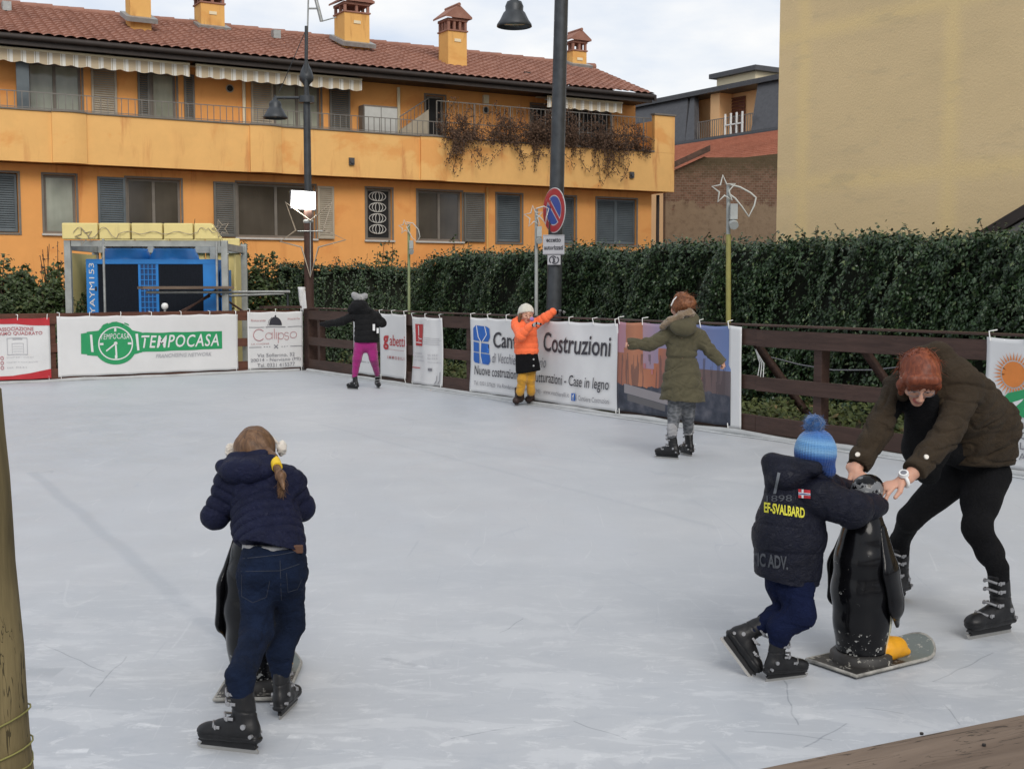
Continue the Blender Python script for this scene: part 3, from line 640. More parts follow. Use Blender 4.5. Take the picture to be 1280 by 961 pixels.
def dry_climber(px0, px1, py0, py1, label, hang):
    a, z0 = FA.hit(px0, py1, -.35); b, z1 = FA.hit(px1, py0, -.35); c = (a+b)/2
    R = thing('dry_climber', label, 'plant', FA.w(c, -.4, 5.5), FA.a, 'leafless climbers on the balcony railing')
    m = MB(); P = []; h = z1-5.5
    for k in range(95):
        x = random.uniform(a-c, b-c); pts = [Vector((x, .02, -.05))]; d = Vector((random.uniform(-.4, .4), random.uniform(-.1, .1), 1))
        if k < 24 and hang: d = Vector((random.uniform(-.3, .3), -.25, -.5)); pts = [Vector((random.choice(hang)*(b-a)+a-c+random.gauss(0, .13), -.12, .25))]
        L = random.randint(6, 11)
        for j in range(L):
            d = (d+Vector((random.gauss(0, .5), random.gauss(0, .25), random.gauss(0, .35)-.05*j*(k % 2)))); d.normalize(); q = pts[-1]+d*.12
            q.y = min(max(q.y, -.35), .2); q.z = min(q.z, h); q.x = min(max(q.x, a-c), b-c)
            if q.z < .1 and q.y > -.13: q.y = -.16
            pts.append(q); P += [q+Vector((random.gauss(0, .05), random.gauss(0, .05), random.gauss(0, .05))) for _ in range(7)]
        m.tube(pts, .007, 4)
    m.build('stems', MAT['twig'], R); P = np.array([tuple(p) for p in P])
    np_leaves('dry_leaves', P, np.tile([0, -1, .3], (len(P), 1)), .042, 'drybrown', R)
dry_climber(548, 662, 128, 178, 'brown leafless climber tangled in the balcony railing left of the tall lamp post', (.2, .7))
dry_climber(664, 712, 136, 186, 'brown climber on the railing directly behind the tall lamp post', ())
dry_climber(712, 806, 140, 190, 'dense brown climber spilling over the parapet right of the tall lamp post', (.35, .5))
# ================================================================ houses to the right
def mansard():
    o = J(900, 170, 62); F = Frame(o, -57.6)
    R = thing('mansard_house', 'distant house with a dark mansard roof, peach recessed terrace and small rooftop block', 'building', F.o, F.a)
    def r(off, x0, y0, x1, y1): return rect(F, off, x0, y0, x1, y1)
    uL = F.hit(790, 170, 0)[0]; uR = F.hit(1010, 170, 0)[0]; ztop = F.hit(880, 118, 1.2)[1]; zbot = F.hit(880, 176, 0)[1]
    u0 = F.hit(868, 170, 0)[0]; u1 = F.hit(938, 170, 0)[0]; t0 = F.hit(866, 130, 1.2)[0]; t1 = F.hit(945, 120, 1.2)[0]
    MB().box(uL, uR, .3, 9, -.12, zbot-.3).build('wall', MAT['peach'], R)
    m = MB()
    def slab(a0, a1, b0, b1): m.add([(a0, 0, zbot), (a1, 0, zbot), (b1, 1.3, ztop), (b0, 1.3, ztop), (a0, .35, zbot), (a1, .35, zbot), (b1, 1.6, ztop), (b0, 1.6, ztop)], [(0, 1, 2, 3), (4, 5, 6, 7), (0, 3, 7, 4), (1, 2, 6, 5), (2, 3, 7, 6)])
    slab(u1, uR, t1, uR); ua = F.hit(856, 170, 0)[0]; slab(ua, u0, F.hit(861, 130, 1.2)[0], t0); slab(uL-6, ua-.01, uL-6, F.hit(858, 130, 1.2)[0])
    m.box(uL-12, uR, 1.1, 9, ztop+.002, ztop+.25); m.build('mansard_roof', MAT['slate'], R)
    m = MB(); m.cyl((uL, -.1, zbot-.2), (uR, -.1, zbot-.2), .32, n=12); m.build('gutter', MAT['black'], R)
    m = MB(); m.box(uL-12, u1+.5, 2.4, 9, zbot, ztop-.01); m.build('terrace_wall', MAT['peach'], R)
    m = MB(); um = F.hit(894, 130, 1.2)[0]; m.box(u0-.5, um, 1.5, 2.39, zbot, ztop-.01); m.build('terrace_pier', MAT['peach'], R)
    a, b, c, d = r(2.3, 906, 122, 930, 165); m = MB(); louvre(m, a, b, zbot, d-.1, 2.3, .08, 14); m.build('terrace_door', simple('brown_door', (.16, .06, .035), .6), R)
    m = MB()
    u = u0
    while u < u1: m.box(u-.015, u+.015, .2, .23, zbot, zbot+1.0); u += .16
    for z in (zbot+.05, zbot+1.0): m.box(u0, u1, .2, .23, z-.02, z+.02)
    m.build('terrace_railing', MAT['rail'], R)
    a, b, c, d = r(.15, 907, 143, 928, 162); m = MB()
    for k in range(4): x = a+(b-a)*k/3; m.box(x-.035, x+.035, .1, .17, zbot+.1, d)
    m.box(a-.05, b+.05, .1, .17, (zbot+d)/2, (zbot+d)/2+.06); m.build('drying_rack', MAT['white'], R)
    a, b, c, d = r(3, 896, 99, 944, 120); m = MB(); m.box(a, b, 3, 7, ztop, d); bl = m.build('rooftop_block', MAT['cream'], R)
    MB().box(a-.3, b+.3, 2.7, 7.3, d+.002, d+.25).build('rooftop_slab', MAT['slate'], R)
    for (x0, y0, x1, y1) in ():
        a, b, c, d = r(.9, x0, y0, x1, y1); MB().box(a, b, .5, 1.4, c, d).build('dormer', MAT['peach'], R)
mansard()
def brick_house():
    F = Frame(J(838, 300, 41), 4)
    R = thing('brick_outbuilding', 'old bare brick gable wall with mossy top below the red tiled roof', 'building', F.o, F.a)
    def h(x, y, off=0): return F.hit(x, y, off)
    pts = [h(832, 330), h(1000, 330), h(1000, 193), (h(975, 192)), h(930, 197), h(884, 197), h(880, 196), h(845, 212), h(832, 218)]
    pts[0] = (pts[0][0], -.12); pts[1] = (pts[1][0], -.12)
    m = MB(); m.prism(pts, 0, .4); m.build('wall', MAT['brick'], R)
    a = h(838, 214); b = h(882, 190); m = MB(); m.add([(a[0]-.6, -.25, a[1]-.22), (b[0]+.1, -.25, b[1]), (b[0]+.1, .8, b[1]), (a[0]-.6, .8, a[1]-.22), (a[0]-.6, -.25, a[1]-.02), (b[0]+.1, -.25, b[1]+.2), (b[0]+.1, .8, b[1]+.2), (a[0]-.6, .8, a[1]-.02)], [(0, 1, 2, 3), (4, 5, 6, 7), (0, 1, 5, 4), (1, 2, 6, 5), (2, 3, 7, 6), (3, 0, 4, 7)])
    m.build('tiled_verge', simple('old_verge_tile', (.10, .06, .045), .9, var=.5, sc=6), R)
    F2 = Frame(J(900, 188, 46), -57.6); R = thing('red_roofed_house', 'low house with a bright red tiled roof between brick wall and mansard house', 'building', F2.o, F2.a)
    u0 = F2.hit(700, 200, 0)[0]; u1 = F2.hit(1010, 200, 0)[0]; z0 = F2.hit(900, 205, 0)[1]; z1 = F2.hit(900, 178, 5)[1]
    m = MB(); m.box(u0, u1, .2, 7, -.12, z0-.05); m.build('wall', MAT['peach'], R)
    # tile rows run along the house so they read as long lines
    V = []; Fc = []; rows = 16
    m = MB()
    for k in range(rows):
        t0 = k/rows; t1 = (k+1)/rows; m.add([(u0, 6.5*t0, z0+(z1-z0)*1.25*t0+.06), (u1, 6.5*t0, z0+(z1-z0)*1.25*t0+.06), (u1, 6.5*t1, z0+(z1-z0)*1.25*t1), (u0, 6.5*t1, z0+(z1-z0)*1.25*t1), (u0, 6.5*t0, z0+(z1-z0)*1.25*t0-.02), (u1, 6.5*t0, z0+(z1-z0)*1.25*t0-.02)], [(0, 1, 2, 3), (0, 1, 5, 4)])
    m.build('roof', MAT['tileR'], R)
brick_house()
def beige_house():
    F = Frame(FR.w(0, 5.0), -57.6); u0 = F.hit(971, 250, 0)[0]; F.o = F.w(u0); 
    R = thing('beige_building', 'tall windowless beige rendered wall rising behind the ivy hedge', 'building', F.o, F.a)
    m = MB(); m.box(0, 16, 0, 9, -.12, 14); m.build('wall', MAT['beige'], R)
    m = MB(); m.box(-.05, 16.1, -.1, 9.1, 14.003, 14.25); m.build('roof_edge', MAT['slate'], R)
    m = MB(); a = FR.hit(1228, 302, 4.6); b = FR.hit(1290, 266, 4.6); d = Vector((b[0]-a[0], 0, b[1]-a[1])); 
    S = thing('shed', 'dark sloping shed roof edge against the beige wall above the hedge', 'shed', FR.w(a[0], 4.6, -.12), FR.a)
    z = a[1]+.12; L = 3.2; sl = d.z/d.x
    m.prism([(-.1, z-sl*.1-.02), (L, z+sl*L), (L, z+sl*L+.16), (-.1, z-sl*.1+.14)], -.05, .35); m.build('roof', MAT['soffit'], S)
    m = MB(); m.prism([(.1, 0), (L-.2, 0), (L-.2, z+sl*(L-.2)-.03), (.1, z+sl*.1-.03)], 0, .3); m.build('wall', MAT['concrete'], S)
beige_house()
# ================================================================ hedges and shrubs
def ivy(fr, u0, u1, off, ztop, name, label, cat, n, size, mat='ivy', slant=.65, amp=.27, depth=.7, roundl=None, z0=-.05):
    R = thing(name, label, cat, fr.w(u0, off), fr.a); L = u1-u0
    def surf(u, z):
        w = u-slant*z; return amp*(mnoise.noise(Vector((w*1.5, z*.5, 3)))+.9*mnoise.noise(Vector((w*4.2, z*.9, 9)))+.4*mnoise.noise(Vector((u*7, z*7, 1))))
    def top(u):
        h = ztop+.10*mnoise.noise(Vector((u*.8, 0, 5)))+.09*mnoise.noise(Vector((u*2.4, 0, 5)))+.05*mnoise.noise(Vector((u*7, 0, 5)))
        if roundl and u < roundl: h -= .35*(1-u/roundl)**2
        return h
    # inner mass
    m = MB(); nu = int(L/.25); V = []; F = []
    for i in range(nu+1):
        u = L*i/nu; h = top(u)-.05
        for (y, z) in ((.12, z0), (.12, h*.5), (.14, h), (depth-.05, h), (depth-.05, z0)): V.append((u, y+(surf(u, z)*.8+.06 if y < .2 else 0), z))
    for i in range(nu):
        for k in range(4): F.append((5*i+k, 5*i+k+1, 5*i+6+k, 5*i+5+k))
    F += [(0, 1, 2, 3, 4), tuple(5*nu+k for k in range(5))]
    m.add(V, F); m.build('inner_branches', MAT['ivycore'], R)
    P = []; N = []
    for _ in range(n):
        u = random.uniform(-.1, L)
        if random.random() < .16: y = random.uniform(-.05, depth); z = top(u)+random.gauss(0, .035)+(.05 if random.random() < .1 else 0)*random.random()*3; nn = (0, -.2, 1)
        else:
            z = z0+(top(u)-z0)*random.random()**.9; s = surf(u, z); y = s+random.gauss(0, .05)-.02
            hole = mnoise.noise(Vector(((u-slant*z)*3.0, z*1.0, 20)))+.5*mnoise.noise(Vector(((u-slant*z)*7, z*3, 2)))
            if hole < -.12 and random.random() < .85: continue
            nn = (-.25, -1, .75)
        P.append((u, y, z)); N.append(nn)
    np_leaves('leaves', P, N, size, mat, R, droop=.8, jit=.5)
    # trailing runners hanging aslant over the face, leaves lighter where they stand out
    P = []; N = []
    for _ in range(int(L*17)):
        u = random.uniform(0, L); z = top(u)*random.uniform(.45, 1.02); ln = random.uniform(.3, 1.0); k = int(ln/.035)
        for q in range(k):
            zz = z-ln*q/k; uu = u-slant*.55*(z-zz)+random.gauss(0, .012)
            if zz < .1: break
            P.append((uu, surf(uu, zz)-.07+random.gauss(0, .015), zz)); N.append((-.3, -1, .7))
    np_leaves('runner_leaves', P, N, size*.85, mat+'_light', R, droop=.9, jit=.35)
    # stray shoots above the top
    m = MB(); P = []
    for _ in range(int(L*4)):
        u = random.uniform(0, L); p = Vector((u, random.uniform(0, .3), top(u)-.05)); pts = [p]; d = Vector((random.gauss(0, .5), -.1, 1))
        for k in range(random.randint(2, 5)): d = (d+Vector((random.gauss(0, .4), 0, random.gauss(-.1, .2)))).normalized(); pts.append(pts[-1]+d*.07); P.append(tuple(pts[-1]))
        m.tube(pts, .004, 4)
    m.build('shoots', MAT['twig'], R); np_leaves('shoot_leaves', P, [(0, -.5, 1)]*len(P), size*.8, mat, R)
    return R
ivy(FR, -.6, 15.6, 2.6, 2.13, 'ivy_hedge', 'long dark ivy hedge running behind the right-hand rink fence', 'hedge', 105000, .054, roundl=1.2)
ivy(FB, FB.hit(352, 350, 2.55)[0], FB.hit(552, 350, 2.55)[0], 2.55, 1.98, 'ivy_screen', 'dark flat ivy screen behind the far corner of the rink', 'hedge', 14000, .05, amp=.06, slant=.1, depth=.25)
def shrub(fr, px, py_top, off, wid, name, label, cat='shrub', n=1500, size=.085, mat='shrub', spiky=True, z0=-.1, group=None, dens=1.0, trunk=True):
    u, zt = fr.hit(px, py_top, off); R = thing(name, label, cat, fr.w(u, off, z0), fr.a, group); H = zt-z0
    m = MB(); P = []; N = []
    nb = 22
    for k in range(nb):
        a = random.uniform(0, 6.283); r = wid*random.random()**.6; tip = Vector((r*math.cos(a), r*.7*math.sin(a), H*random.uniform(.62, 1.0) if r < wid*.6 else H*random.uniform(.55, .85)))
        base = Vector((random.gauss(0, .08), random.gauss(0, .08), 0)); mid = base.lerp(tip, .5)+Vector((random.gauss(0, .06), random.gauss(0, .06), .1))
        pts = [base.lerp(mid, t/3) for t in range(3)]+[mid.lerp(tip, t/4) for t in range(5)]; m.tube(pts, [.014*(1-i/9)+.003 for i in range(8)], 5)
        for q in range(int(n/nb)):
            t = random.random()**.7; p = base.lerp(mid, t*2) if t < .5 else mid.lerp(tip, t*2-1)
            sp = wid*.30*(1.15-t)*dens+.03; g = Vector((random.gauss(0, sp), random.gauss(0, sp), random.gauss(0, sp*.7))); p = p+g
            if p.z < .05: continue
            P.append(tuple(p)); N.append((g.x, g.y-.4, .7+g.z))
    m.build('stems', MAT['twig'], R); np_leaves('leaves', P, N, size, mat, R, droop=-.1, jit=.5)
    return R
gS = 'shrubs between the rink and the orange house'
shrub(FB, -20, 318, 3.2, 1.2, 'laurel_shrub', 'dense dark green shrub at the far left edge behind the red banner', n=5000, group=gS)
shrub(FB, 28, 312, 3.2, .95, 'laurel_shrub', 'pointed dark green shrub left of the yellow chiller shelter', n=5200, group=gS)
shrub(FB, 68, 328, 3.1, .8, 'laurel_shrub', 'low green shrub touching the left post of the chiller shelter', n=3800, group=gS)
shrub(FB, 66, 292, 3.6, .55, 'bare_shrub', 'sparse rust-brown shrub rising against the orange wall left of the chiller', n=420, size=.05, mat='drybrown', dens=.6, group=gS)
shrub(FB, 305, 303, 3.0, .7, 'laurel_shrub', 'leafy green shrub just right of the chiller shelter', n=4600, group=gS)
shrub(FB, 345, 312, 3.0, .75, 'laurel_shrub', 'broad green shrub left of the near lamp post', n=4600, group=gS)
shrub(FB, 432, 318, 3.5, .45, 'laurel_shrub', 'thin twiggy shrub behind the ivy screen', n=900, size=.06, group=gS)
shrub(FB, 478, 300, 3.5, .62, 'laurel_shrub', 'tall loose green shrub below the lattice window', n=2200, size=.07, group=gS)
shrub(FR, 580, 294, 4.2, .75, 'laurel_shrub', 'green shrub showing over the hedge below the double window', n=2400, size=.07, group=gS)
shrub(FB, 515, 322, 3.3, .45, 'laurel_shrub', 'small twiggy shrub behind the small comet decoration', n=700, size=.06, group=gS)
shrub(FR, 745, 303, 4.2, .8, 'laurel_shrub', 'low green shrub over the hedge below the wide grey shutters', n=1800, size=.07, group=gS)
shrub(FB, 237, 268, 4.6, .9, 'bare_shrub', 'brown dry shoots showing above the yellow panels of the chiller shelter', n=260, size=.045, mat='drybrown', dens=.6, group=gS)
def undergrowth():
    P = []; N = []
    for _ in range(15000):
        u = random.uniform(-.5, 15.5); y = random.uniform(.5, 2.6); h = .28*max(0, mnoise.noise(Vector((u*.9, y*1.2, 0)))+.35)+.25*max(0, mnoise.noise(Vector((u*2.7, y*2.5, 7))))
        P.append(tuple(FR.w(u, y, -.06+random.random()*h*1.5))); N.append((0, -.3, 1))
    o = np_leaves('undergrowth', P, N, .07, 'ground_leaf', droop=-.2); tag(o, 'low leafy ground cover and fallen leaves between fence and hedge', 'undergrowth', kind='stuff')
undergrowth()
# ================================================================ rink fences
def fence(fr, u0, u1, name, label, mat, posts, behind=True, cap=0, corner=False, rails=((.01, .22), (.46, .64), (.93, 1.14))):
    R = thing(name, label, 'fence', fr.w(0), fr.a); L = u1-u0
    for k, (a, b) in enumerate(rails):
        a += .03
        # boards are butted every four metres or so, each a little out of line
        m = MB(); u = u0; i = 0
        while u < u1-.01:
            v = min(u1, u+4.0); j = random.uniform(-.006, .006); m.box(u+.002, v-.002, -.035+j, .0+j, a+j, b+j); u = v; i += 1
        m.build('rail', mat, R, bevel=.005)
    for u in posts:
        m = MB(); m.box(u-.055, u+.055, .004, .12, -.1, 1.12); m.build('post', mat, R, bevel=.006)
    m = MB(); m.box(u0, u1, -.05, .13, 1.172, 1.20); 
    return R
pR = [.55, 2.1, 4.0, 6.05, 7.9, 9.75, 11.55, 13.0, 14.3, 15.8, 17.8, 20, 22]
RF = fence(FR, .16, 24, 'rink_fence', 'dark brown three-rail wooden fence along the right side of the ice', MAT['fence'], pR)
MB().box(.16, 24, -.05, .125, 1.172, 1.19).build('top_cap', MAT['fence'], RF)
BF = fence(FB, -12, -.16, 'rink_fence', 'reddish brown wooden fence across the far end of the ice', MAT['fenceB'], [-11, -9.2, -7.4, -5.05, -4.7, -2.75, -1.62, -1.0], )
MB().box(-.9, -.13, -.07, .13, 1.172, 1.22).build('top_cap', MAT['fence'], BF)
m = MB(); m.box(-.10, .12, -.02, .2, -.1, 1.168); cp = m.build('corner_post', MAT['fence'], RF, bevel=.006)
cp.rotation_euler = (0, 0, 0)
# back stays leaning behind the right-hand fence
for u in (11.95, 13.45, 6.5):
    m = MB(); m.tube([(u, .14, 1.0), (u+.35, .9, -.1)], .045, 4); m.build('stay', MAT['fence'], RF)
m = MB(); m.tube([(11.75+.5*k, .5+.02*(k % 2), .82-.10*math.sin(math.pi*((k*.5) % 2)/2)) for k in range(8)], .008, 5)
tag(m.build('cable', MAT['print_grey'], None, FR.w(0), FR.a), 'thin grey cable sagging behind the open rails beside the parka girl', 'cable')
m = MB()
for k in range(3): m.tube([(0, 0, 0), (.05+.03*k, .02, -.15), (.02+.05*k, 0, -.38)], .006, 5)
tag(m.build('rope', MAT['white'], None, FR.w(12.05, .06, .92), FR.a), 'white rope ends hanging behind the fence next to the picture banner', 'rope')
# white liner along the foot of the boards
def liner(fr, u0, u1, label):
    m = MB(); n = int((u1-u0)/.25); P = []
    for k in range(n+1):
        u = u0+(u1-u0)*k/n; P.append((u, -.07+.03*mnoise.noise(Vector((u*.8, 0, 1))), .012+.02*mnoise.noise(Vector((u*1.3, 2, 1)))))
    m.tube(P, .035, 8); tag(m.build('rink_liner', MAT['kerb'], None, fr.w(0), fr.a), label, 'liner')
liner(FR, .2, 24, 'pale liner tube along the foot of the right-hand fence'); liner(FB, -12, -.2, 'pale liner tube along the foot of the far fence')
m = MB(); n = 60
for fr, a, b in ((FR, .2, 20),):
    V = []; F = []
    for k in range(n+1):
        u = a+(b-a)*k/n; w = .10+.05*mnoise.noise(Vector((u, 3, 3))); V += [tuple(fr.w(u, .1, .004)), tuple(fr.w(u, -.1-w, .004))]
    for k in range(n): F.append((2*k, 2*k+2, 2*k+3, 2*k+1))
    m.add(V, F)
o = m.build('ice_scrapings', simple('scraped_snow', (.5, .52, .53), .8, var=.3, sc=9, bump=.4, bsc=30)); o['kind'] = 'structure'
# ================================================================ banners
def banner(fr, x0, y0, x1, y1, label, off=-.06, prints=(), cloth='banner', name='banner', amp=.016, seed=0, skew=0, ties=True, z=None):
    """x0,y0 top-left pixel, x1,y1 bottom-right pixel; prints are drawn in 0..1 coordinates of the cloth"""
    a = fr.hit(x0, y0, off); b = fr.hit(x1, y1, off); u0, u1 = a[0], b[0]; zt, zb = (a[1], b[1]) if z is None else z
    R = thing(name, label, 'banner', fr.w((u0+u1)/2, off, zb), fr.a, 'advertising banners on the rink fence'); w = u1-u0; h = zt-zb
    def warp(x, z, lift=0):
        s = seed*3.1; y = 1.35*amp*(mnoise.noise(Vector((x*1.2+s, z*1.1, s)))*1.6+.5*mnoise.noise(Vector((x*4+s, z*2.5, s)))) + amp*.7*math.sin(x*5+z*2+s)*(z/h if h else 0)
        y = min(y, .012) if y > 0 else y
        e = .012*abs(math.sin(math.pi*x/.5))*(z/h) - .008*abs(math.sin(math.pi*x/.6))*(1-z/h)
        g = skew*math.sin(math.pi*z/h)
        return (x-w/2+g, y-lift, z-e)
    nx, nz = max(6, int(w/.04)), max(6, int(h/.04)); m = MB(); V = [warp(w*i/nx, h*j/nz) for j in range(nz+1) for i in range(nx+1)]
    m.add(V, [(j*(nx+1)+i, j*(nx+1)+i+1, (j+1)*(nx+1)+i+1, (j+1)*(nx+1)+i) for j in range(nz) for i in range(nx)], 0, True)
    c = m.build('cloth', MAT[cloth], R); md = c.modifiers.new('s', 'SOLIDIFY'); md.thickness = .003; md.offset = 1
    for k, (nm, mt, shapes) in enumerate(prints):
        m = MB()
        for q, (V, F) in enumerate(shapes):
            # subdivide long shapes so they follow the cloth
            V3 = [(x*w, z*h) for x, z in V]
            bm = bmesh.new(); vs = [bm.verts.new((x, 0, z)) for x, z in V3]
            for f in F:
                try: bm.faces.new([vs[i] for i in f])
                except ValueError: pass
            for _ in range(6):
                es = [e for e in bm.edges if e.calc_length() > .075]
                if not es: break
                bmesh.ops.triangulate(bm, faces=bm.faces); es = [e for e in bm.edges if e.calc_length() > .075]
                bmesh.ops.subdivide_edges(bm, edges=es, cuts=1)
            bm.verts.index_update()
            m.add([warp(v.co.x, v.co.z, .009+.002*k) for v in bm.verts], [tuple(v.index for v in f.verts) for f in bm.faces], 0, True); bm.free()
        m.build(nm, MAT[mt], R)
    if ties:
        kk = max(2, int(w/.5))
        for i in range(kk+1):
            m = MB(); x = w*i/kk; x = min(max(x, .04), w-.04); p = warp(x, h-.02); q = (p[0]+random.uniform(-.03, .03), .05, h+.06); m.tube([(p[0], p[1]-.006, p[2]-.01), (p[0], -.02, h+.05), q], .006, 5)
            if i in (0, kk): p = warp(x, .02); m.tube([(p[0], p[1]-.006, p[2]+.01), (p[0]+.01, .0, -.05), (p[0]+random.uniform(-.04, .04), -.03, -.09)], .006, 5)
            m.build('tie_string', MAT['white'], R)
    return R
T = text_fit
def line(x0, x1, z, t=.008): return rect2(x0, x1, z-t/2, z+t/2)
# --- red association banner
ring = lambda cx, cz, r, ar: disc2(cx, cz, r, r*ar, 20, .62)
banner(FB, -62, 397, 64, 473, 'white and red banner with a small drawing, left end of the far fence', prints=[
    ('red_border', 'print_red', [poly2([(0, 1), (0, .95), (.6, .91), (1, .87), (1, 1)]), poly2([(0, .06), (.6, .06), (1, .15), (1, 0), (0, 0)])]),
    ('heading', 'print_pink', [T('ASSOCIAZIONE', .47, .83, .80, .86, offset=.02), T('FACCIAMO QUADRATO', .33, .92, .72, .785, offset=.02)]),
    ('drawing', 'print_lgrey', [line(.55, .76, .68), line(.55, .76, .41), rect2(.55, .556, .41, .68), rect2(.754, .76, .41, .68), line(.6, .72, .59, .006), rect2(.6, .604, .43, .59), rect2(.716, .72, .43, .59), line(.61, .71, .54, .004), line(.61, .71, .5, .004), line(.61, .71, .46, .004), rect2(.61, .71, .655, .67)]),
    ('bullets', 'print_pink', [ring(.495, .36, .018, 1.7), ring(.495, .28, .018, 1.7), ring(.495, .20, .018, 1.7)]),
    ('small_print', 'print_lgrey', [T('servizi per i cittadini', .54, .82, .355, .375), T('incontri e corsi gratuiti', .54, .86, .275, .295), T('tel. 0331', .54, .74, .19, .21)])], seed=1, z=(1.07, .06))
# --- green watch banner
A = 3.05
def wq(x, z): return x, z
wc = (.302, .53)
def arc_dash(a, r0, r1, wd):
    ca, sa = math.cos(a), math.sin(a); ar = A
    return poly2([(wc[0]+(ca*r0-sa*wd)/ar, wc[1]+sa*r0+ca*wd), (wc[0]+(ca*r1-sa*wd)/ar, wc[1]+sa*r1+ca*wd), (wc[0]+(ca*r1+sa*wd)/ar, wc[1]+sa*r1-ca*wd), (wc[0]+(ca*r0+sa*wd)/ar, wc[1]+sa*r0-ca*wd)])
banner(FB, 71, 397, 298, 460, 'long white banner with green watch logo on the far fence', prints=[
    ('watch', 'print_green', [disc2(wc[0], wc[1], .36/A, .36, 48), poly2([(.120, .37), (.15, .36), (.15, .72), (.120, .71)]), poly2([(.15, .345), (.215, .33), (.215, .76), (.15, .735)]), poly2([(.385, .33), (.445, .365), (.445, .71), (.385, .76)]),
              poly2([(.42, .37), (.905, .385), (.905, .70), (.42, .70)]), poly2([(.272, .87), (.285, .895), (.312, .895), (.325, .87)]), poly2([(.225, .815), (.238, .86), (.262, .885), (.268, .86)]), poly2([(.35, .87), (.355, .885), (.375, .86), (.378, .83)])]),
    ('watch_lines', 'print_white', [disc2(wc[0], wc[1], .285/A, .285, 48, .93), poly2([(.172, .40), (.184, .40), (.178, .69), (.166, .69)]), poly2([(.418, .40), (.430, .40), (.424, .69), (.410, .69)])]+[arc_dash(a, .20, .26, .018) for a in (0, math.pi/2, math.pi, -math.pi/2)]+
        [arc_dash(math.radians(218), 0, .2, .012), arc_dash(math.radians(-88), 0, .25, .014), disc2(wc[0], wc[1], .03/A, .03, 16)]),
    ('lettering', 'print_white', [T('TEMPOCASA', .222, .376, .605, .70, offset=.0, shear=.15, space=1.1), T('TEMPOCASA', .442, .885, .435, .655, offset=.010, shear=.22, space=1.12)]),
    ('subtitle', 'print_lgrey', [T('FRANCHISING NETWORK', .52, .84, .265, .33, shear=.25, offset=.01)])], seed=2, amp=.010, z=(1.09, .07))
# --- restaurant banner
dome = [(.5+.115*math.cos(a), .765+.145*math.sin(a)) for a in np.linspace(0, math.pi, 20)]
def curve2(pts, t): 
    V = []; F = []
    for i, (x, z) in enumerate(pts):
        a = pts[max(i-1, 0)]; b = pts[min(i+1, len(pts)-1)]; dx, dz = b[0]-a[0], b[1]-a[1]; l = math.hypot(dx, dz) or 1
        V += [(x-dz/l*t/2, z+dx/l*t/2), (x+dz/l*t/2, z-dx/l*t/2)]
    for i in range(len(pts)-1): F.append((2*i, 2*i+1, 2*i+3, 2*i+2))
    return V, F
def cloop(cx, cz, rx, rz, a0, a1, t=.008, n=20): return curve2([(cx+rx*math.cos(math.radians(a0+(a1-a0)*k/n)), cz+rz*math.sin(math.radians(a0+(a1-a0)*k/n))) for k in range(n+1)], t)
banner(FB, 309, 392, 379, 459, 'white restaurant banner with a dark serving dome, right end of the far fence', prints=[
    ('dome', 'print_black', [poly2(dome), disc2(.5, .925, .015, .018, 12), curve2([(.36, .755), (.38, .84), (.44, .9)], .008)]),
    ('rules', 'print_grey', [line(.32, .68, .735, .012), line(.02, .3, .735), line(.72, .98, .735), line(.02, .24, .385), line(.76, .98, .385), T('x', .46, .55, .355, .42), T('...', .28, .40, .38, .392), T('...', .6, .72, .38, .392)]),
    ('lettering', 'print_pink', [cloop(.20, .60, .10, .10, 40, 320, .011), cloop(.375, .575, .06, .055, 0, 360), curve2([(.435, .52), (.435, .64)], .01), curve2([(.475, .52), (.475, .7)], .01), curve2([(.51, .52), (.51, .64)], .01), cloop(.595, .575, .05, .055, 0, 360), curve2([(.545, .45), (.545, .64)], .01), cloop(.695, .605, .035, .03, 20, 270), cloop(.695, .54, .04, .035, 90, -160), cloop(.82, .585, .06, .055, 0, 360)]),
    ('subtitle', 'print_pink', [T('Ristorante', .06, .32, .84, .875), T('Pizzeria', .72, .94, .86, .89), T('LA CUCINA', .06, .38, .43, .455)]),
    ('address', 'print_grey', [T('Via Sollerino, 32', .16, .84, .20, .27), T('20014 - Nerviano (MI)', .04, .95, .115, .185), T('Tel. 0331 415577', .16, .84, .03, .095)])], seed=3, amp=.006, z=(1.12, .06))
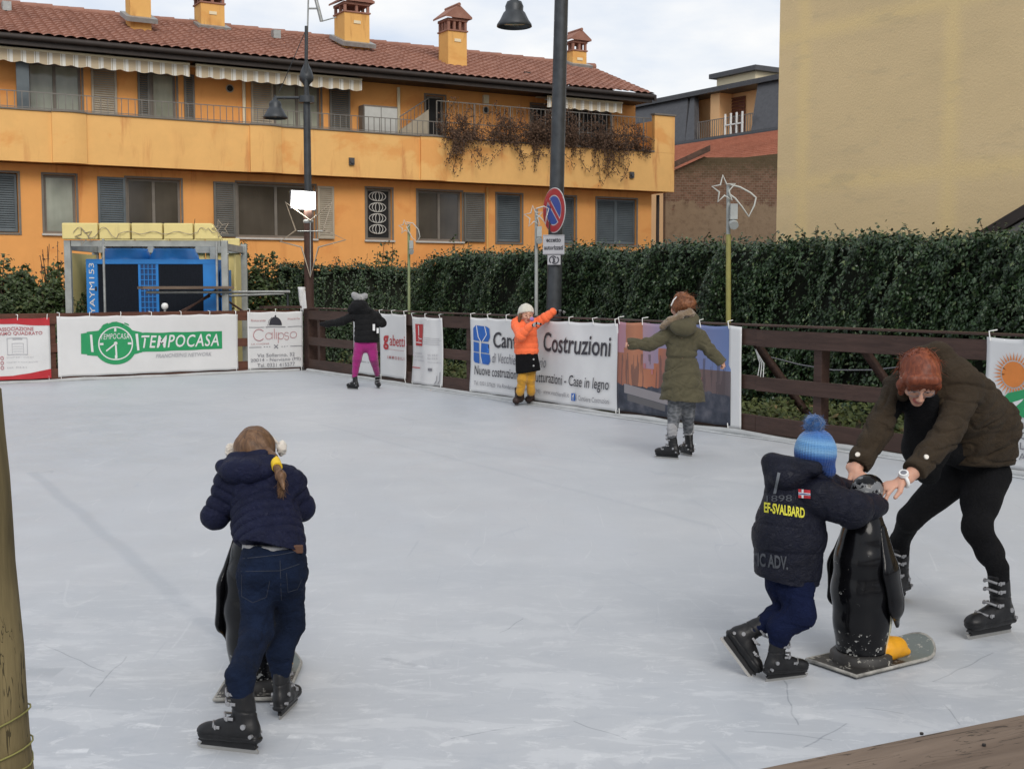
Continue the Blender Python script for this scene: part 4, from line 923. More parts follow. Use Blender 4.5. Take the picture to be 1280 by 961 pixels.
# --- banners on the right-hand fence
banner(FR, 441, 391, 470, 470, 'narrow white banner with small red line, half hidden behind the child in black', prints=[
    ('lettering', 'print_grey', [T('PASTICCERIA', .2, .85, .52, .56), T('dal 1978', .25, .7, .46, .49), T('via Roma 12', .2, .7, .2, .23)]), ('red_line', 'print_red', [rect2(.3, .75, .40, .425)])], seed=4, amp=.02, z=(1.08, .08))
banner(FR, 474, 392, 508, 472, 'white banner with dull red serif lettering, left of the gap post', prints=[
    ('lettering', 'print_red', [T('g', .14, .34, .43, .66, offset=.03), T('abetti', .38, .97, .50, .67)]), ('subtitle', 'print_pink', [line(.3, .95, .44, .006), T('I M M O B I L I', .3, .95, .29, .34, offset=.02)])], seed=5, amp=.014, z=(1.14, .09))
banner(FR, 514, 394, 552, 480, 'white banner with a tall red letter block, right of the gap post', prints=[
    ('red_block', 'print_red', [rect2(.12, .42, .575, .90)]), ('block_letter', 'print_white', [rect2(.22, .245, .64, .88), rect2(.14, .40, .615, .63), rect2(.22, .40, .675, .688)]),
    ('small_print', 'print_lgrey', [line(.46, .92, .70, .006), line(.46, .95, .67, .006), line(.46, .9, .64, .006), line(.46, .92, .61, .006), T('consulenze', .12, .42, .45, .48), T('e servizi', .12, .45, .40, .43), T('per imprese', .12, .5, .34, .37), T('tel. 0331', .6, .85, .44, .47), T('fax 0331', .6, .85, .39, .42), T('www.studio.it', .6, .95, .34, .36)]),
    ('foot', 'print_red', [rect2(.05, .33, .235, .25)]), ('corner_strokes', 'print_grey', [curve2([(.78, .03), (.83, .07), (.84, .15)], .018), curve2([(.88, .03), (.93, .08), (.94, .21)], .018), rect2(.62, .72, .22, .26)])], seed=6, amp=.03, skew=.03, z=(1.11, .05))
def frag(x0, z0, x1, z1): return rect2(x0, x1, z0, z1)
banner(FR, 588, 397, 772, 512, 'large grey-white builder banner with blue block logo and black lettering', prints=[
    ('logo', 'print_blue', [poly2([(.03, .70), (.14, .685), (.155, .75), (.15, .86), (.125, .89), (.05, .905), (.03, .86)]), poly2([(.03, .55), (.075, .545), (.075, .67), (.03, .68)]), poly2([(.085, .545), (.145, .53), (.135, .60), (.145, .655), (.085, .67)]), poly2([(.03, .43), (.04, .40), (.075, .39), (.075, .53), (.03, .535)]), poly2([(.085, .39), (.14, .38), (.155, .43), (.15, .515), (.085, .53)])]),
    ('logo_lines', 'print_white', [curve2([(.055, .9), (.07, .75), (.09, .68), (.085, .5), (.095, .39)], .006), curve2([(.115, .89), (.13, .78), (.10, .69)], .006)]),
    ('heading', 'print_black', [T('Cantiere', .18, .50, .62, .83, offset=.012, shear=.1), T('Costruzioni', .54, .96, .62, .86, offset=.012, shear=.1)]),
    ('subtitle', 'print_grey', [T('di Vecchierelli Vittorio', .17, .56, .42, .55, shear=.25)]),
    ('services', 'print_black', [T('Nuove costruzioni - Ristrutturazioni - Case in legno', .04, .95, .195, .365, shear=.1, offset=.004)]),
    ('address', 'print_grey', [T('Tel. 0331.577625  Via Rondanini 10 - Nerviano (MI) - www.vecchierelli.it', .04, .72, .08, .15), T('Cantiere Costruzioni', .78, .955, .075, .135)]),
    ('badge', 'print_blue', [rect2(.735, .76, .06, .15)]), ('badge_letter', 'print_white', [T('f', .742, .753, .07, .14, offset=.03)])], seed=7, amp=.018, z=(1.14, .05))
def pic():
    t = MT('printed_photo'); x, y, z = t.sep(); n = t.noise(5, 5, .6); n2 = t.noise(1.7, 4)
    # coordinates: cloth spans x -1.05..1.05, z 0..1.1
    xn = t.math('ADD', x, t.math('MULTIPLY', t.math('SUBTRACT', t.noise(6, 3), .5), .05))
    sky = t.ramp(t.math('ADD', t.math('MULTIPLY', x, .45), .5), [(0., (.36, .16, .20)), (.28, (.34, .22, .27)), (.5, (.17, .17, .29)), (1., (.10, .16, .34))])
    hgt = t.ramp(t.math('ADD', t.math('MULTIPLY', xn, .45), .5), [(0., .72), (.10, .78), (.12, 1.2), (.26, 1.2), (.27, .55), (.36, .62), (.40, .80), (.50, .82), (.56, .66), (.62, .72), (.66, .60), (1., .66)], 'CONSTANT')
    bld = t.ramp(t.math('ADD', t.math('MULTIPLY', x, .45), t.math('ADD', .42, t.math('MULTIPLY', n2, .16))), [(.05, (.24, .09, .06)), (.2, (.42, .17, .09)), (.38, (.36, .12, .06)), (.5, (.16, .09, .09)), (.75, (.13, .08, .075)), (1., (.07, .06, .07))])
    c = t.mix(t.math('LESS_THAN', z, hgt), sky, bld)
    st = t.math('MULTIPLY', t.math('GREATER_THAN', t.noise(9, 3, .5, t.co((1.6, 1, .15))), .56), t.math('LESS_THAN', z, .72)); c = t.mix(t.math('MULTIPLY', st, .6), c, (.05, .035, .04))
    grd = t.ramp(n, [(.35, (.012, .016, .03)), (.5, (.03, .036, .055)), (.7, (.09, .09, .11))])
    c = t.mix(t.math('LESS_THAN', z, t.math('ADD', .26, t.math('MULTIPLY', n, .16))), c, grd)
    d = t.math('ABSOLUTE', t.math('SUBTRACT', x, -.45)); zz = t.math('SUBTRACT', z, t.math('ADD', .20, t.math('MULTIPLY', x, -.10)))
    c = t.mix(t.math('MULTIPLY', t.math('LESS_THAN', d, .42), t.math('LESS_THAN', t.math('ABSOLUTE', zz), .055)), c, (.24, .22, .23))
    c = t.mix(t.math('MULTIPLY', t.math('LESS_THAN', d, .36), t.math('LESS_THAN', t.math('ABSOLUTE', t.math('ADD', zz, .10)), .04)), c, (.10, .095, .10))
    t.set(c, .5); return t.m
MAT['printed_photo'] = pic()
PB = banner(FR, 772, 403, 913, 528, 'printed picture banner of a street at dusk behind the girl in the green parka', prints=[('window_lights', 'print_pink', [rect2(.26, .28, .5, .56), rect2(.33, .345, .45, .5), rect2(.75, .77, .42, .46)])], cloth='printed_photo', seed=8, amp=.012, z=(1.165, .07))
banner(FR, 912, 405, 926, 532, 'blank white edge strip to the right of the picture banner', seed=9, amp=.008, z=(1.17, .05), ties=False)
sunrays = [poly2([(.36+.16*math.cos(a-.07), .73+.11*math.sin(a-.07)), (.36+.26*math.cos(a), .73+.175*math.sin(a)), (.36+.16*math.cos(a+.07), .73+.11*math.sin(a+.07))]) for a in np.linspace(0, 2*math.pi, 33)[:-1]]
MAT['print_orange'] = simple('print_orange', (.62, .20, .04), .5, var=.15)
hill = [(.18, .5), (.3, .585), (.5, .62), (.75, .6), (.9, .52), (.95, .42), (.6, .40), (.3, .42)]
banner(FR, 1233, 421, 1330, 612, 'white banner with an orange sun over a green hill, right edge beside the woman', prints=[
    ('sun', 'print_orange', [disc2(.36, .73, .145, .10, 30)]+sunrays), ('hill', 'print_green', [poly2(hill)]), ('path', 'print_white', [poly2([(.3, .5), (.5, .55), (.48, .53), (.38, .47)])]),
    ('lettering', 'print_grey', [T('PARCO', .22, .8, .32, .375, offset=.02), T('DEL ROCCOLO', .22, .9, .24, .295, offset=.02), T('V.LE LIGURIA', .22, .9, .16, .215, offset=.02), T('Ass. Amici', .22, .75, .08, .135)])], seed=10, z=(1.16, .04))
# ================================================================ chiller and its shelter
FC = Frame(J(80, 390, 23.3), 3)
def chiller():
    y0 = 0; u = lambda px: FC.hit(px, 350, y0)[0]
    R = thing('chiller_unit', 'blue ice-rink chiller unit with two top fans and black condenser panels', 'chiller', FC.w(0, y0, -.12), FC.a)
    a, b = u(108), u(270); z1 = FC.hit(190, 324, 0)[1]+.12; 
    m = MB(); m.box(a, b, .03, 1.3, .1, z1); m.build('cabinet', MAT['blue'], R, bevel=.02)
    m = MB()
    for x0, x1 in ((a, u(122)), (u(173), u(175)), (u(196), u(198)), (u(254), b)): m.box(x0, x1, 0, .028, .1, z1)
    m.box(a+.02, b-.02, -.008, .026, z1-.09, z1-.002); m.build('front_frame', MAT['blue'], R)
    for x0, x1 in ((u(122.6), u(172.5)), (u(198.5), u(253.5))):
        m = MB(); m.box(x0, x1, .012, .027, .15, z1-.1)
        k = x0+.03
        while k < x1: m.box(k, k+.006, .004, .012, .15, z1-.1); k += .03
        m.build('condenser_panel', MAT['grille'], R)
    m = MB(); xa, xb = u(175.5), u(195.5); m.box(xa, xb, .012, .027, .15, z1-.1, 0)
    for k in range(5): x = xa+(xb-xa)*k/4; m.box(x-.008, x+.008, -.004, .01, .15, z1-.1, 1)
    z = .25
    while z < z1-.1: m.box(xa, xb, -.006, .008, z-.008, z+.008, 1); z += .105
    m.build('ladder_grille', [MAT['blueD'], MAT['blue']], R)
    for c in (u(150), u(211)):
        m = MB(); m.lathe((c, .55, z1), [(.47, 0), (.45, .08), (.40, .17), (.40, .21), (.37, .21), (.37, .05)], 28); f = m.build('fan_cowl', MAT['blue'], R)
        m = MB(); m.lathe((c, .55, z1+.212), [(.375, 0), (.37, .03), (.34, .03)], 28)
        for k in range(6): t = math.pi*k/6; m.tube([(c-.40*math.cos(t), .55-.4*math.sin(t), z1+.24), (c, .55, z1+.28), (c+.4*math.cos(t), .55+.4*math.sin(t), z1+.24)], .014, 5)
        for r in (.10, .16, .22, .28, .34): m.tube([(c+r*math.cos(q), .55+r*math.sin(q), z1+.26) for q in np.linspace(0, 2*math.pi, 25)[:-1]], .009, 4, closed=True)
        m.build('fan_guard', MAT['black'], f)
    V, F = text_mesh('YAYM153', 1, 0, 0); xs = [v[0] for v in V]; za = FC.hit(112, 393, y0)[1]+.12; zb = FC.hit(112, 329, y0)[1]+.12; sc = (zb-za)/(max(xs)-min(xs)); m = MB(); cx = u(115); m.add([(cx+.045-v[1]*.14, -.010, za+v[0]*sc) for v in V], F); m.build('lettering', MAT['print_white'], R)
    m = MB(); m.box(u(118.5), u(121), -.006, .0, 1.62, 1.70); m.build('latch', MAT['black'], R)
    m = MB(); xa, xb = u(273), u(284); m.box(xa-.02, xb-.06, .3, .8, .1, 2.02); bx = m.build('control_box', MAT['blue'], R, bevel=.01); MB().box(xa+.05, xb-.15, .285, .298, 1.78, 1.95).build('label_plate', MAT['cream'], bx)
    # shelter
    S = thing('chiller_shelter', 'galvanised frame shelter clad with padded yellow panels around the blue chiller', 'shelter', FC.w(0, y0, -.12), FC.a)
    v = lambda px: FC.hit(px, 320, y0-.25)[0]
    xl, xr = v(81), v(285); zt = FC.hit(180, 302, -.3)[1]+.16
    for x, y in ((xl+.06, -.25), (xr-.06, -.25), (xl+.02, 1.7), (xr-.02, 1.7), (v(126), 1.55), (v(244), 1.55)):
        MB().box(x-.06, x+.06, y-.05, y+.05, 0, zt-.02).build('post', MAT['galv'], S, bevel=.006)
    m = MB(); m.box(xl+.13, xr-.13, -.29, -.21, zt-.13, zt-.02); m.box(xl, xr, 1.62, 1.70, zt-.2, zt-.06)
    for x in (xl+.06, xr-.06): m.box(x-.04, x+.04, -.19, 1.6, zt-.2, zt-.07)
    m.build('top_beam', MAT['galv'], S)
    n = 5; ws = [0, .23, .43, .63, .82, 1.0]
    for k in range(n):
        x0 = xl-.03+(xr-xl-.05)*ws[k]; x1 = xl-.03+(xr-xl-.05)*ws[k+1]; m = MB()
        m.prism([(x0+.015, zt-.0), (x1-.015, zt-.0), (x1-(.2 if k == 4 else .015), zt+.30), (x0+.015, zt+.30)], -.34, -.16); m.build('padded_panel', MAT['yellow'], S, bevel=.018)
    for k in range(4):
        x0 = xl+.1+(xr-xl-.2)*k/4; x1 = xl+.1+(xr-xl-.2)*(k+1)/4; MB().box(x0+.01, x1-.01, 1.72, 1.8, .0, zt+.1).build('back_panel', MAT['yellow'], S, bevel=.02)
    MB().box(xl+.05, xl+.09, -.1, 1.5, 0, zt-.25).build('side_panel', MAT['yellow'], S); MB().box(xr-.09, xr-.05, .9, 1.5, 0, zt-.25).build('side_panel', MAT['yellow'], S)
    # light garland thrown over the shelter
    m = MB(); P = []
    for k in range(70):
        t = k/69; P.append((xl+.2+(xr-xl-.3)*t, -.37+.02*math.sin(k*1.3), zt+.12+.10*math.sin(k*.55)*(1 if t < .3 or t > .85 else .25)+.10*(t > .9)))
    m.tube(P, .006, 5); x = xr-.1; st = [(x+(.17 if k % 2 == 0 else .07)*math.cos(math.pi/2+k*math.pi/5+.3), -.36, zt+.2+(.17 if k % 2 == 0 else .07)*math.sin(math.pi/2+k*math.pi/5+.3)) for k in range(10)]; m.tube(st, .010, 5, closed=True)
    st = [(v(108)+(.17 if k % 2 == 0 else .07)*math.cos(math.pi/2+k*math.pi/5+.3), -.36, zt+.05+(.17 if k % 2 == 0 else .07)*math.sin(math.pi/2+k*math.pi/5+.3)) for k in range(10)]; m.tube(st, .010, 5, closed=True)
    tag(m.build('light_garland', MAT['tube'], None, FC.w(0, y0, -.12), FC.a), 'unlit light tube garland with small stars draped over the yellow panels', 'garland')
chiller()
def platform():
    # plank and tube scaffold in front of the chiller
    y0 = .75; u = lambda px, py=370: FB.hit(px, py, y0)
    R = thing('scaffold_platform', 'low scaffold of steel tubes with a plank in front of the chiller', 'scaffold', FB.w(0, y0, 0), FB.a)
    a = u(176, 360); b = u(277, 357); c = u(362, 360)
    MB().box(a[0], b[0]+.2, -.12, .18, a[1]-.02, a[1]+.03).build('plank', MAT['weathered'], R)
    m = MB(); m.tube([(a[0]+.1, .0, a[1]-.08), (c[0], 0, a[1]-.08)], .028, 8); m.tube([(b[0], 0.25, a[1]-.16), (c[0], .25, a[1]-.12)], .022, 8); m.build('ledger_tube', MAT['metal'], R)
    for px in (132, 273, 361):
        p = u(px); m = MB(); m.cyl((p[0], .05, -.1), (p[0], .05, 2.42 if px < 300 else a[1]-.02), .022, n=8); m.build('upright_tube', MAT['metal'] if px < 300 else MAT['lamp'], R)
    for (x0, y0_, x1, y1_) in ((232, 392, 276, 362), (272, 364, 325, 400), (215, 398, 268, 370)):
        p = u(x0, y0_); q = u(x1, y1_); MB().cyl((p[0], .2, p[1]), (q[0], .2, q[1]), .02, n=8).build('brace_tube', MAT['post_brown'], R)
    p = FB.hit(206, 383, .5); R = thing('lamp_bulb', 'small white round bulb fitting just above the green watch banner', 'bulb', FB.w(p[0], .5, p[1]), FB.a)
    m = MB(); m.lathe((0, 0, 0), [(0.001, .065), (.04, .055), (.062, .02), (.06, -.02), (.035, -.055), (.02, -.065)], 20); m.build('globe', MAT['white'], R); MB().cyl((0, 0, -.35), (0, 0, -.06), .022, n=10).build('stem', MAT['metal'], R)
platform()
# ================================================================ lamp posts, signs, decorations
def bell(m, c, s=1.):
    m.lathe(c, [(.001*s, .30*s), (.05*s, .30*s), (.055*s, .25*s), (.10*s, .23*s), (.125*s, .17*s), (.12*s, .11*s), (.15*s, .08*s), (.20*s, -.02*s), (.235*s, -.07*s), (.24*s, -.10*s), (.225*s, -.105*s), (.20*s, -.05*s), (.10*s, .05*s), (.001*s, .06*s)], 28)
def lamppost(loc, r, H, armz, armdx, bellz, label, finial, lean=0):
    R = thing('street_lamp', label, 'street lamp', loc, 0, 'street lamps'); lz = lean
    m = MB(); m.cyl((0, 0, 0), (lz*H, 0, H), r, r*.82, 20); m.cyl((0, 0, 0), (0, 0, .5), r*1.35, r*1.25, 20); m.cyl((lz*armz, 0, armz-.10), (lz*armz, 0, armz+.03), r*1.8, r*1.8, 20); m.build('pole', MAT['lamp'], R)
    if finial:
        m = MB(); m.lathe((lz*H, 0, H), [(r*.9, 0), (r*.6, .12), (r*.55, .3), (r*.9, .36), (r*1.6, .42), (r*1.7, .50), (r*1.2, .62), (r*.3, .78), (.001, .82)], 16); m.build('finial', MAT['lamp'], R)
    m = MB(); m.tube([(lz*armz, 0, armz), (armdx, 0, armz)], .028, 8); m.cyl((armdx, 0, armz+.05), (armdx, 0, bellz+.3), .022, n=8); m.build('arm', MAT['lamp'], R)
    m = MB(); bell(m, (armdx, 0, bellz), 1.0); s = m.build('lamp_shade', MAT['lamp'], R)
    m = MB(); m.lathe((armdx, 0, bellz-.05), [(.001, -.03), (.14, -.02), (.19, .0), (.001, .01)], 24); m.build('lamp_glass', MAT['curtain'], s)
    return R
b2 = J(692, 380, 17); b2.z = -.1; t2 = J(705, 0, 17)
lean = (t2.x-b2.x)/(t2.z+.1-1.3+.1)
bz = J(644, 29, 17); L2 = lamppost((J(690.5, 400, 17).x-.012, 17, -.1), .108, 7.2, bz.z+.62, bz.x-J(690.5, 400, 17).x, bz.z+.1+.05, 'tall grey street lamp nearest the camera with bell shade, carrying the round traffic sign', True, lean=.022)
b1 = J(388, 380, 24.6); bz = J(345.5, 143, 24.6); fz = J(388, 128, 24.6)
L1 = lamppost((b1.x-.02, 24.6, -.1), .085, fz.z+.1, J(388, 116, 24.6).z+.0, bz.x-b1.x, bz.z+.12, 'dark street lamp with pointed finial and bell shade at the far corner of the rink', True, lean=.0)
def mast():
    x = J(382, 100, 24.5); R = thing('antenna_mast', 'thin dark mast with a small panel antenna strapped beside the far street lamp', 'antenna', (x.x, 24.5, J(382, 122, 24.5).z))
    h = J(384, 33, 24.5).z-R.location.z
    MB().cyl((0, 0, -.1), (.03, 0, h), .035, n=8).build('mast', MAT['lamp'], R); top = J(388, -10, 24.5).z-R.location.z
    MB().cyl((.05, 0, h-.1), (.08, 0, top), .016, n=8).build('tube', MAT['metal'], R)
    m = MB(); p = J(397, 6, 24.5); q = J(402, 27, 24.5); k = R.location
    m.tube([(J(393, -8, 24.5).x-k.x, 0, J(393, -8, 24.5).z-k.z), (q.x-k.x, 0, q.z-k.z)], .035, 8); m.tube([(.07, 0, J(388, 11, 24.5).z-k.z), (p.x-k.x, 0, J(396, 11, 24.5).z-k.z)], .018, 6)
    e = J(420, 22, 24.5); m.tube([(q.x-k.x, 0, q.z-k.z), (e.x-k.x, 0, e.z-k.z)], .012, 6); m.build('antenna_panel', MAT['metal'], R)
    m = MB(); a = J(348, 116, 24.5); m.tube([(.02, 0, h*.95), (a.x-k.x, .05, a.z-k.z)], .008, 5); m.build('guy_wire', MAT['lamp'], R)
mast()
def signs():
    Y = 16.86; c = J(692.5, 263, Y); R = thing('traffic_sign', 'round blue and red no-parking sign fixed to the tall street lamp', 'traffic sign', (c.x, Y, c.z), math.radians(-62))
    D = simple('sign_back', (.3, .3, .3), .5, .3); rd = MAT['print_red']; bl = MAT['sign_blue'] = simple('sign_blue', (.02, .06, .28), .4, var=.1)
    V = simple('sign_red', (.36, .02, .03), .4, var=.1)
    m = MB()
    def disc(r, y, n=40, mi=0): m.cyl((0, y, 0), (0, y+.003, 0), r, n=n, mi=mi)
    disc(.305, 0); m.build('plate', MAT['white'], R)
    m = MB(); VV, F = disc2(0, 0, .295, .295, 48, .70); m.add([(x, -.006, z) for x, z in VV], F); t = math.radians(-45); VV, F = rect2(-.21, .21, -.026, .026); m.add([(x*math.cos(t)-z*math.sin(t), -.006, x*math.sin(t)+z*math.cos(t)) for x, z in VV], F); m.build('red_ring', V, R)
    m = MB()
    for s in (0, math.pi):
        pts = []; r = .192; hgap = .042
        a0 = math.asin(hgap/r)
        for k in range(25): a = a0+(math.pi-2*a0)*k/24; pts.append((r*math.cos(a), r*math.sin(a)))
        q = t+s; m.add([(x*math.cos(q)-z*math.sin(q), -.006, x*math.sin(q)+z*math.cos(q)) for x, z in pts], [tuple(range(25))])
    m.build('blue_field', bl, R)
    m = MB(); m.box(-.03, .03, .0031, .12, -.2, .2); m.build('bracket', MAT['metal'], R)
    c = J(692, 306, Y); R = thing('text_plate', 'grey rectangular plate lettered in two lines below the round traffic sign', 'sign', (c.x, Y, c.z), math.radians(-8))
    w, h = .148, .135; m = MB(); m.box(-w, w, 0, .01, -h, h); m.build('plate', MAT['print_lgrey'], R, bevel=.004)
    m = MB()
    for tx, z0, z1, x0, x1 in (('eccetto', .035, .09, -.1, .1), ('autorizzati', -.07, -.01, -.13, .13)):
        VV, F = T(tx, x0, x1, z0, z1, offset=.03); m.add([(x, -.003, z) for x, z in VV], F)
    m.build('lettering', MAT['print_black'], R)
    m = MB(); VV, F = rect2(-w+.006, w-.006, h-.012, h-.006); m.add([(x, -.002, z) for x, z in VV], F); VV, F = rect2(-w+.006, w-.006, -h+.006, -h+.012); m.add([(x, -.002, z) for x, z in VV], F); m.build('border', MAT['print_grey'], R)
    c = J(692.5, 325, Y); R = thing('symbol_plate', 'small grey plate with a round tow-away mark, lowest on the tall street lamp', 'sign', (c.x, Y, c.z), math.radians(-8))
    MB().box(-.09, .09, 0, .01, -.066, .066).build('plate', MAT['print_lgrey'], R, bevel=.003)
    m = MB()
    for sh in (disc2(-.012, 0, .058, .058, 20, .72, .6, 2.6*math.pi/2), disc2(.012, 0, .058, .058, 20, .72, -2.4, .9), rect2(-.02, .02, -.035, -.02), rect2(-.014, .014, -.018, .02), rect2(-.025, .005, .022, .034)): m.add([(x, -.003, z) for x, z in sh[0]], sh[1])
    m.build('tow_mark', MAT['print_black'], R)
signs()
def flood():
    Y = 24.35; c = J(379, 250, Y); R = thing('floodlight', 'lit rectangular white floodlight clamped to the far street lamp', 'floodlight', (c.x, Y, c.z), math.radians(14)); R.rotation_euler = (math.radians(-12), math.radians(3), math.radians(14)); w = .25; h = .19
    MB().box(-w-.01, w+.01, 0, .07, -h-.01, h+.01).build('housing', MAT['slate'], R, bevel=.02); MB().box(-w+.02, w-.02, -.008, -.001, -h+.02, h-.02).build('led_panel', MAT['led'], R)
    m = MB(); m.tube([(0, .07, 0), (.08, .16, -.05), (.1, .2, -.12)], .025, 6); m.build('bracket', MAT['lamp'], R)
    l = bpy.data.lights.new('flood', 'AREA'); l.size = .4; l.energy = 25; l.color = (1, .97, .9); lo = bpy.data.objects.new('flood_light', l); COL.objects.link(lo); lo.parent = R; lo.location = (0, -.03, 0); lo.rotation_euler = (math.radians(75), 0, 0)
flood()
def star_big():
    Y = 24.25; k = J(388, 400, Y); R = thing('star_decoration', 'large unlit wire star light hanging on the far street lamp', 'star light', (k.x, Y, J(388, 347, Y).z))
    pts = [(357, 253), (388, 276), (415, 253), (404, 287), (432, 300), (398, 309), (388, 347), (377, 309), (350, 302), (370, 288)]
    m = MB(); m.tube([tuple(J(x, y, Y)-R.location) for x, y in pts], .019, 7, closed=True); m.build('light_tube', MAT['tube'], R)
    m = MB(); m.tube([tuple(J(x, y, Y+.03)-R.location) for x, y in ((372, 289), (404, 289))], .012, 5); m.tube([tuple(J(x, y, Y+.03)-R.location) for x, y in ((388, 276), (388, 345))], .012, 5); m.build('inner_frame', MAT['metal'], R)
    b = J(387, 390, 24.4); P = thing('wooden_pole', 'brown timber pole standing in front of the far street lamp base', 'pole', (b.x, 24.38, -.1)); zt = J(387, 262, 24.38).z+.1
    MB().cyl((0, 0, 0), (0, 0, zt), .105, .085, 12).build('shaft', MAT['post_brown'], P)
    m = MB(); m.lathe((0, 0, zt-.25), [(.09, -.02), (.1, 0), (.1, .03), (.09, .05)], 14); m.build('clamp_band', MAT['metal'], P)
    Q = thing('plastic_bag', 'white plastic sheet tied to the left of the brown timber pole', 'bag', tuple(J(378, 374, 24.3))); m = MB()
    V = []; 
    for j in range(9):
        for i in range(5): V.append((-.07+.035*i+.05*(j/8)-.02, .03*math.sin(i*1.7+j), .24-.055*j-(.03*i if j > 5 else 0)))
    m.add(V, [(j*5+i, j*5+i+1, j*5+i+6, j*5+i+5) for j in range(8) for i in range(4)], 0, True); o = m.build('sheet', MAT['print_white'], Q); md = o.modifiers.new('s', 'SOLIDIFY'); md.thickness = .01
star_big()
def comet(px, pyb, Y, s, starc, tail, label, pole, colsplit=None, top=None):
    k = J(px, pyb, Y); R = thing('comet_decoration', label, 'comet light', (k.x, Y, -.1), 0, 'comet lights on poles around the rink'); L = R.location
    zt = J(px, top, Y).z+.1; xt = J(px+(0 if px < 800 else -2), top, Y).x-k.x
    zc = J(px, colsplit, Y).z+.1 if colsplit else zt
    mm = MB(); mm.cyl((0, 0, 0), (xt*zc/zt, 0, zc), s*.030, s*.028, 10, 0); 
    if colsplit: mm.cyl((xt*zc/zt, 0, zc-.05), (xt, 0, zt), s*.024, s*.022, 10, 1)
    mm.build('pole', [pole, MAT['galv']], R)
    cx, cy, r = starc; m = MB()
    st = [tuple(J(cx+(r if q % 2 == 0 else r*.42)*math.cos(math.pi/2+q*math.pi/5+.1)*.85, cy-(r if q % 2 == 0 else r*.42)*math.sin(math.pi/2+q*math.pi/5+.1), Y-.05)-L) for q in range(10)]
    m.tube(st, s*.011, 6, closed=True); m.build('star_tube', MAT['tubeW'], R)
    m = MB(); m.tube([tuple(J(x, y, Y-.05)-L) for x, y in tail], s*.010, 6, closed=False); m.build('tail_tube', MAT['tubeW'], R)
    p = J(px+5*s/1.2, top+45*s/1.4, Y-.06)-L; m = MB(); m.box(p.x-.04*s, p.x+.04*s, p.y-.05, p.y+.02, p.z-.09*s, p.z+.08*s); m.cyl((p.x, p.y-.06, p.z-.16*s), (p.x, p.y, p.z-.13*s), .05*s, n=12); m.build('socket_box', MAT['galv'], R)
MAT['pole_yellow'] = simple('pole_yellow_green', (.25, .235, .07), .6, var=.25); MAT['pole_green'] = simple('pole_pale_green', (.22, .26, .13), .6, var=.2)
comet(912.5, 410, FR.w(FR.hit(912, 408, .22)[0], .22).y, 1.0, (905, 237, 18), [(913, 231), (925, 234), (938, 241), (945, 247), (943, 257), (936, 271), (927, 258), (919, 248), (912, 243)], 'white comet light on a yellow pole against the brick wall', MAT['pole_yellow'], 293, 232)
comet(670.5, 390, FR.w(FR.hit(670, 408, .2)[0], .2).y, .85, (667, 271, 14), [(670, 261), (680, 258), (686, 261), (683, 271), (682, 280), (676, 272), (670, 268)], 'white comet light on a grey pole touching the round traffic sign', MAT['galv'], None, 262)
comet(511, 392, FR.w(FR.hit(511, 400, .2)[0], .2).y, .8, (506, 284, 9), [(508, 278), (516, 279), (523, 287), (525, 296), (521, 303), (515, 297), (508, 283)], 'small faint comet light on a green pole before the ivy corner', MAT['pole_green'], None, 280)
# ================================================================ near rail and near post
def near():
    a = G(930, 961, 1.17); b = G(1280, 890, 1.17); d = (b-a).normalized(); F = Frame(a, math.degrees(math.atan2(d.y, d.x)))
    R = thing('near_fence', 'weathered wooden rail of the near fence in the bottom right corner', 'fence', F.w(0), F.a)
    MB().box(-2.6, 5.0, -.125, 0, 1.13, 1.17).build('top_rail', MAT['weathered'], R, bevel=.006)
    MB().box(-2.6, 5.0, -.09, -.05, .95, 1.127).build('side_board', MAT['endgrain'], R, bevel=.004)
    for u in (-2.2, -.6, 1.0, 2.9, 4.8): MB().box(u-.05, u+.05, -.045, .05, -.1, 1.127).build('post', MAT['fence'], R)
    for z in (.1, .5): MB().box(-2.6, 5.0, -.09, -.05, z, z+.18).build('lower_rail', MAT['fence'], R)
    m = MB()
    for px, py in ((1152, 917), (1230, 931)):
        p = G(px, py, 1.171); u = (p-F.o).dot(F.e); v = (p-F.o).dot(F.n); m.cyl((u, v, 1.1705), (u, v, 1.1725), .0018, n=10)
    m.build('nail_head', MAT['black'], R)
    p = J(38, 961, 1.5); q = J(-2, 470, 1.5); dz = (q.x-p.x)/(q.z-p.z); r = .062; R = thing('wooden_post', 'round weathered timber post at the left edge with thin cord around it', 'post', (p.x-r-dz*(p.z), 1.5, 0))
    m = MB(); nseg = 30; pts = [(dz*z, 0, z) for z in np.linspace(-.1, 1.47, nseg)]; m.tube(pts, [r*(1.02-.05*k/nseg+.015*math.sin(k*1.7)) for k in range(nseg)], 28); o = m.build('shaft', MAT['pole_wood'], R)
    m = MB()
    for h, tilt in ((1.05, .02), (1.03, -.03), (1.015, .012)):
        m.tube([(dz*h+(r+.001)*math.cos(t), (r+.001)*math.sin(t), h+tilt*math.cos(t)) for t in np.linspace(0, 2*math.pi, 25)[:-1]], .0012, 5, closed=True)
    m.tube([(dz*h+.02, -r-.001, h) for h in np.linspace(.7, 1.03, 5)], .0012, 5); m.build('cord', MAT['pole_yellow'], R)
near()
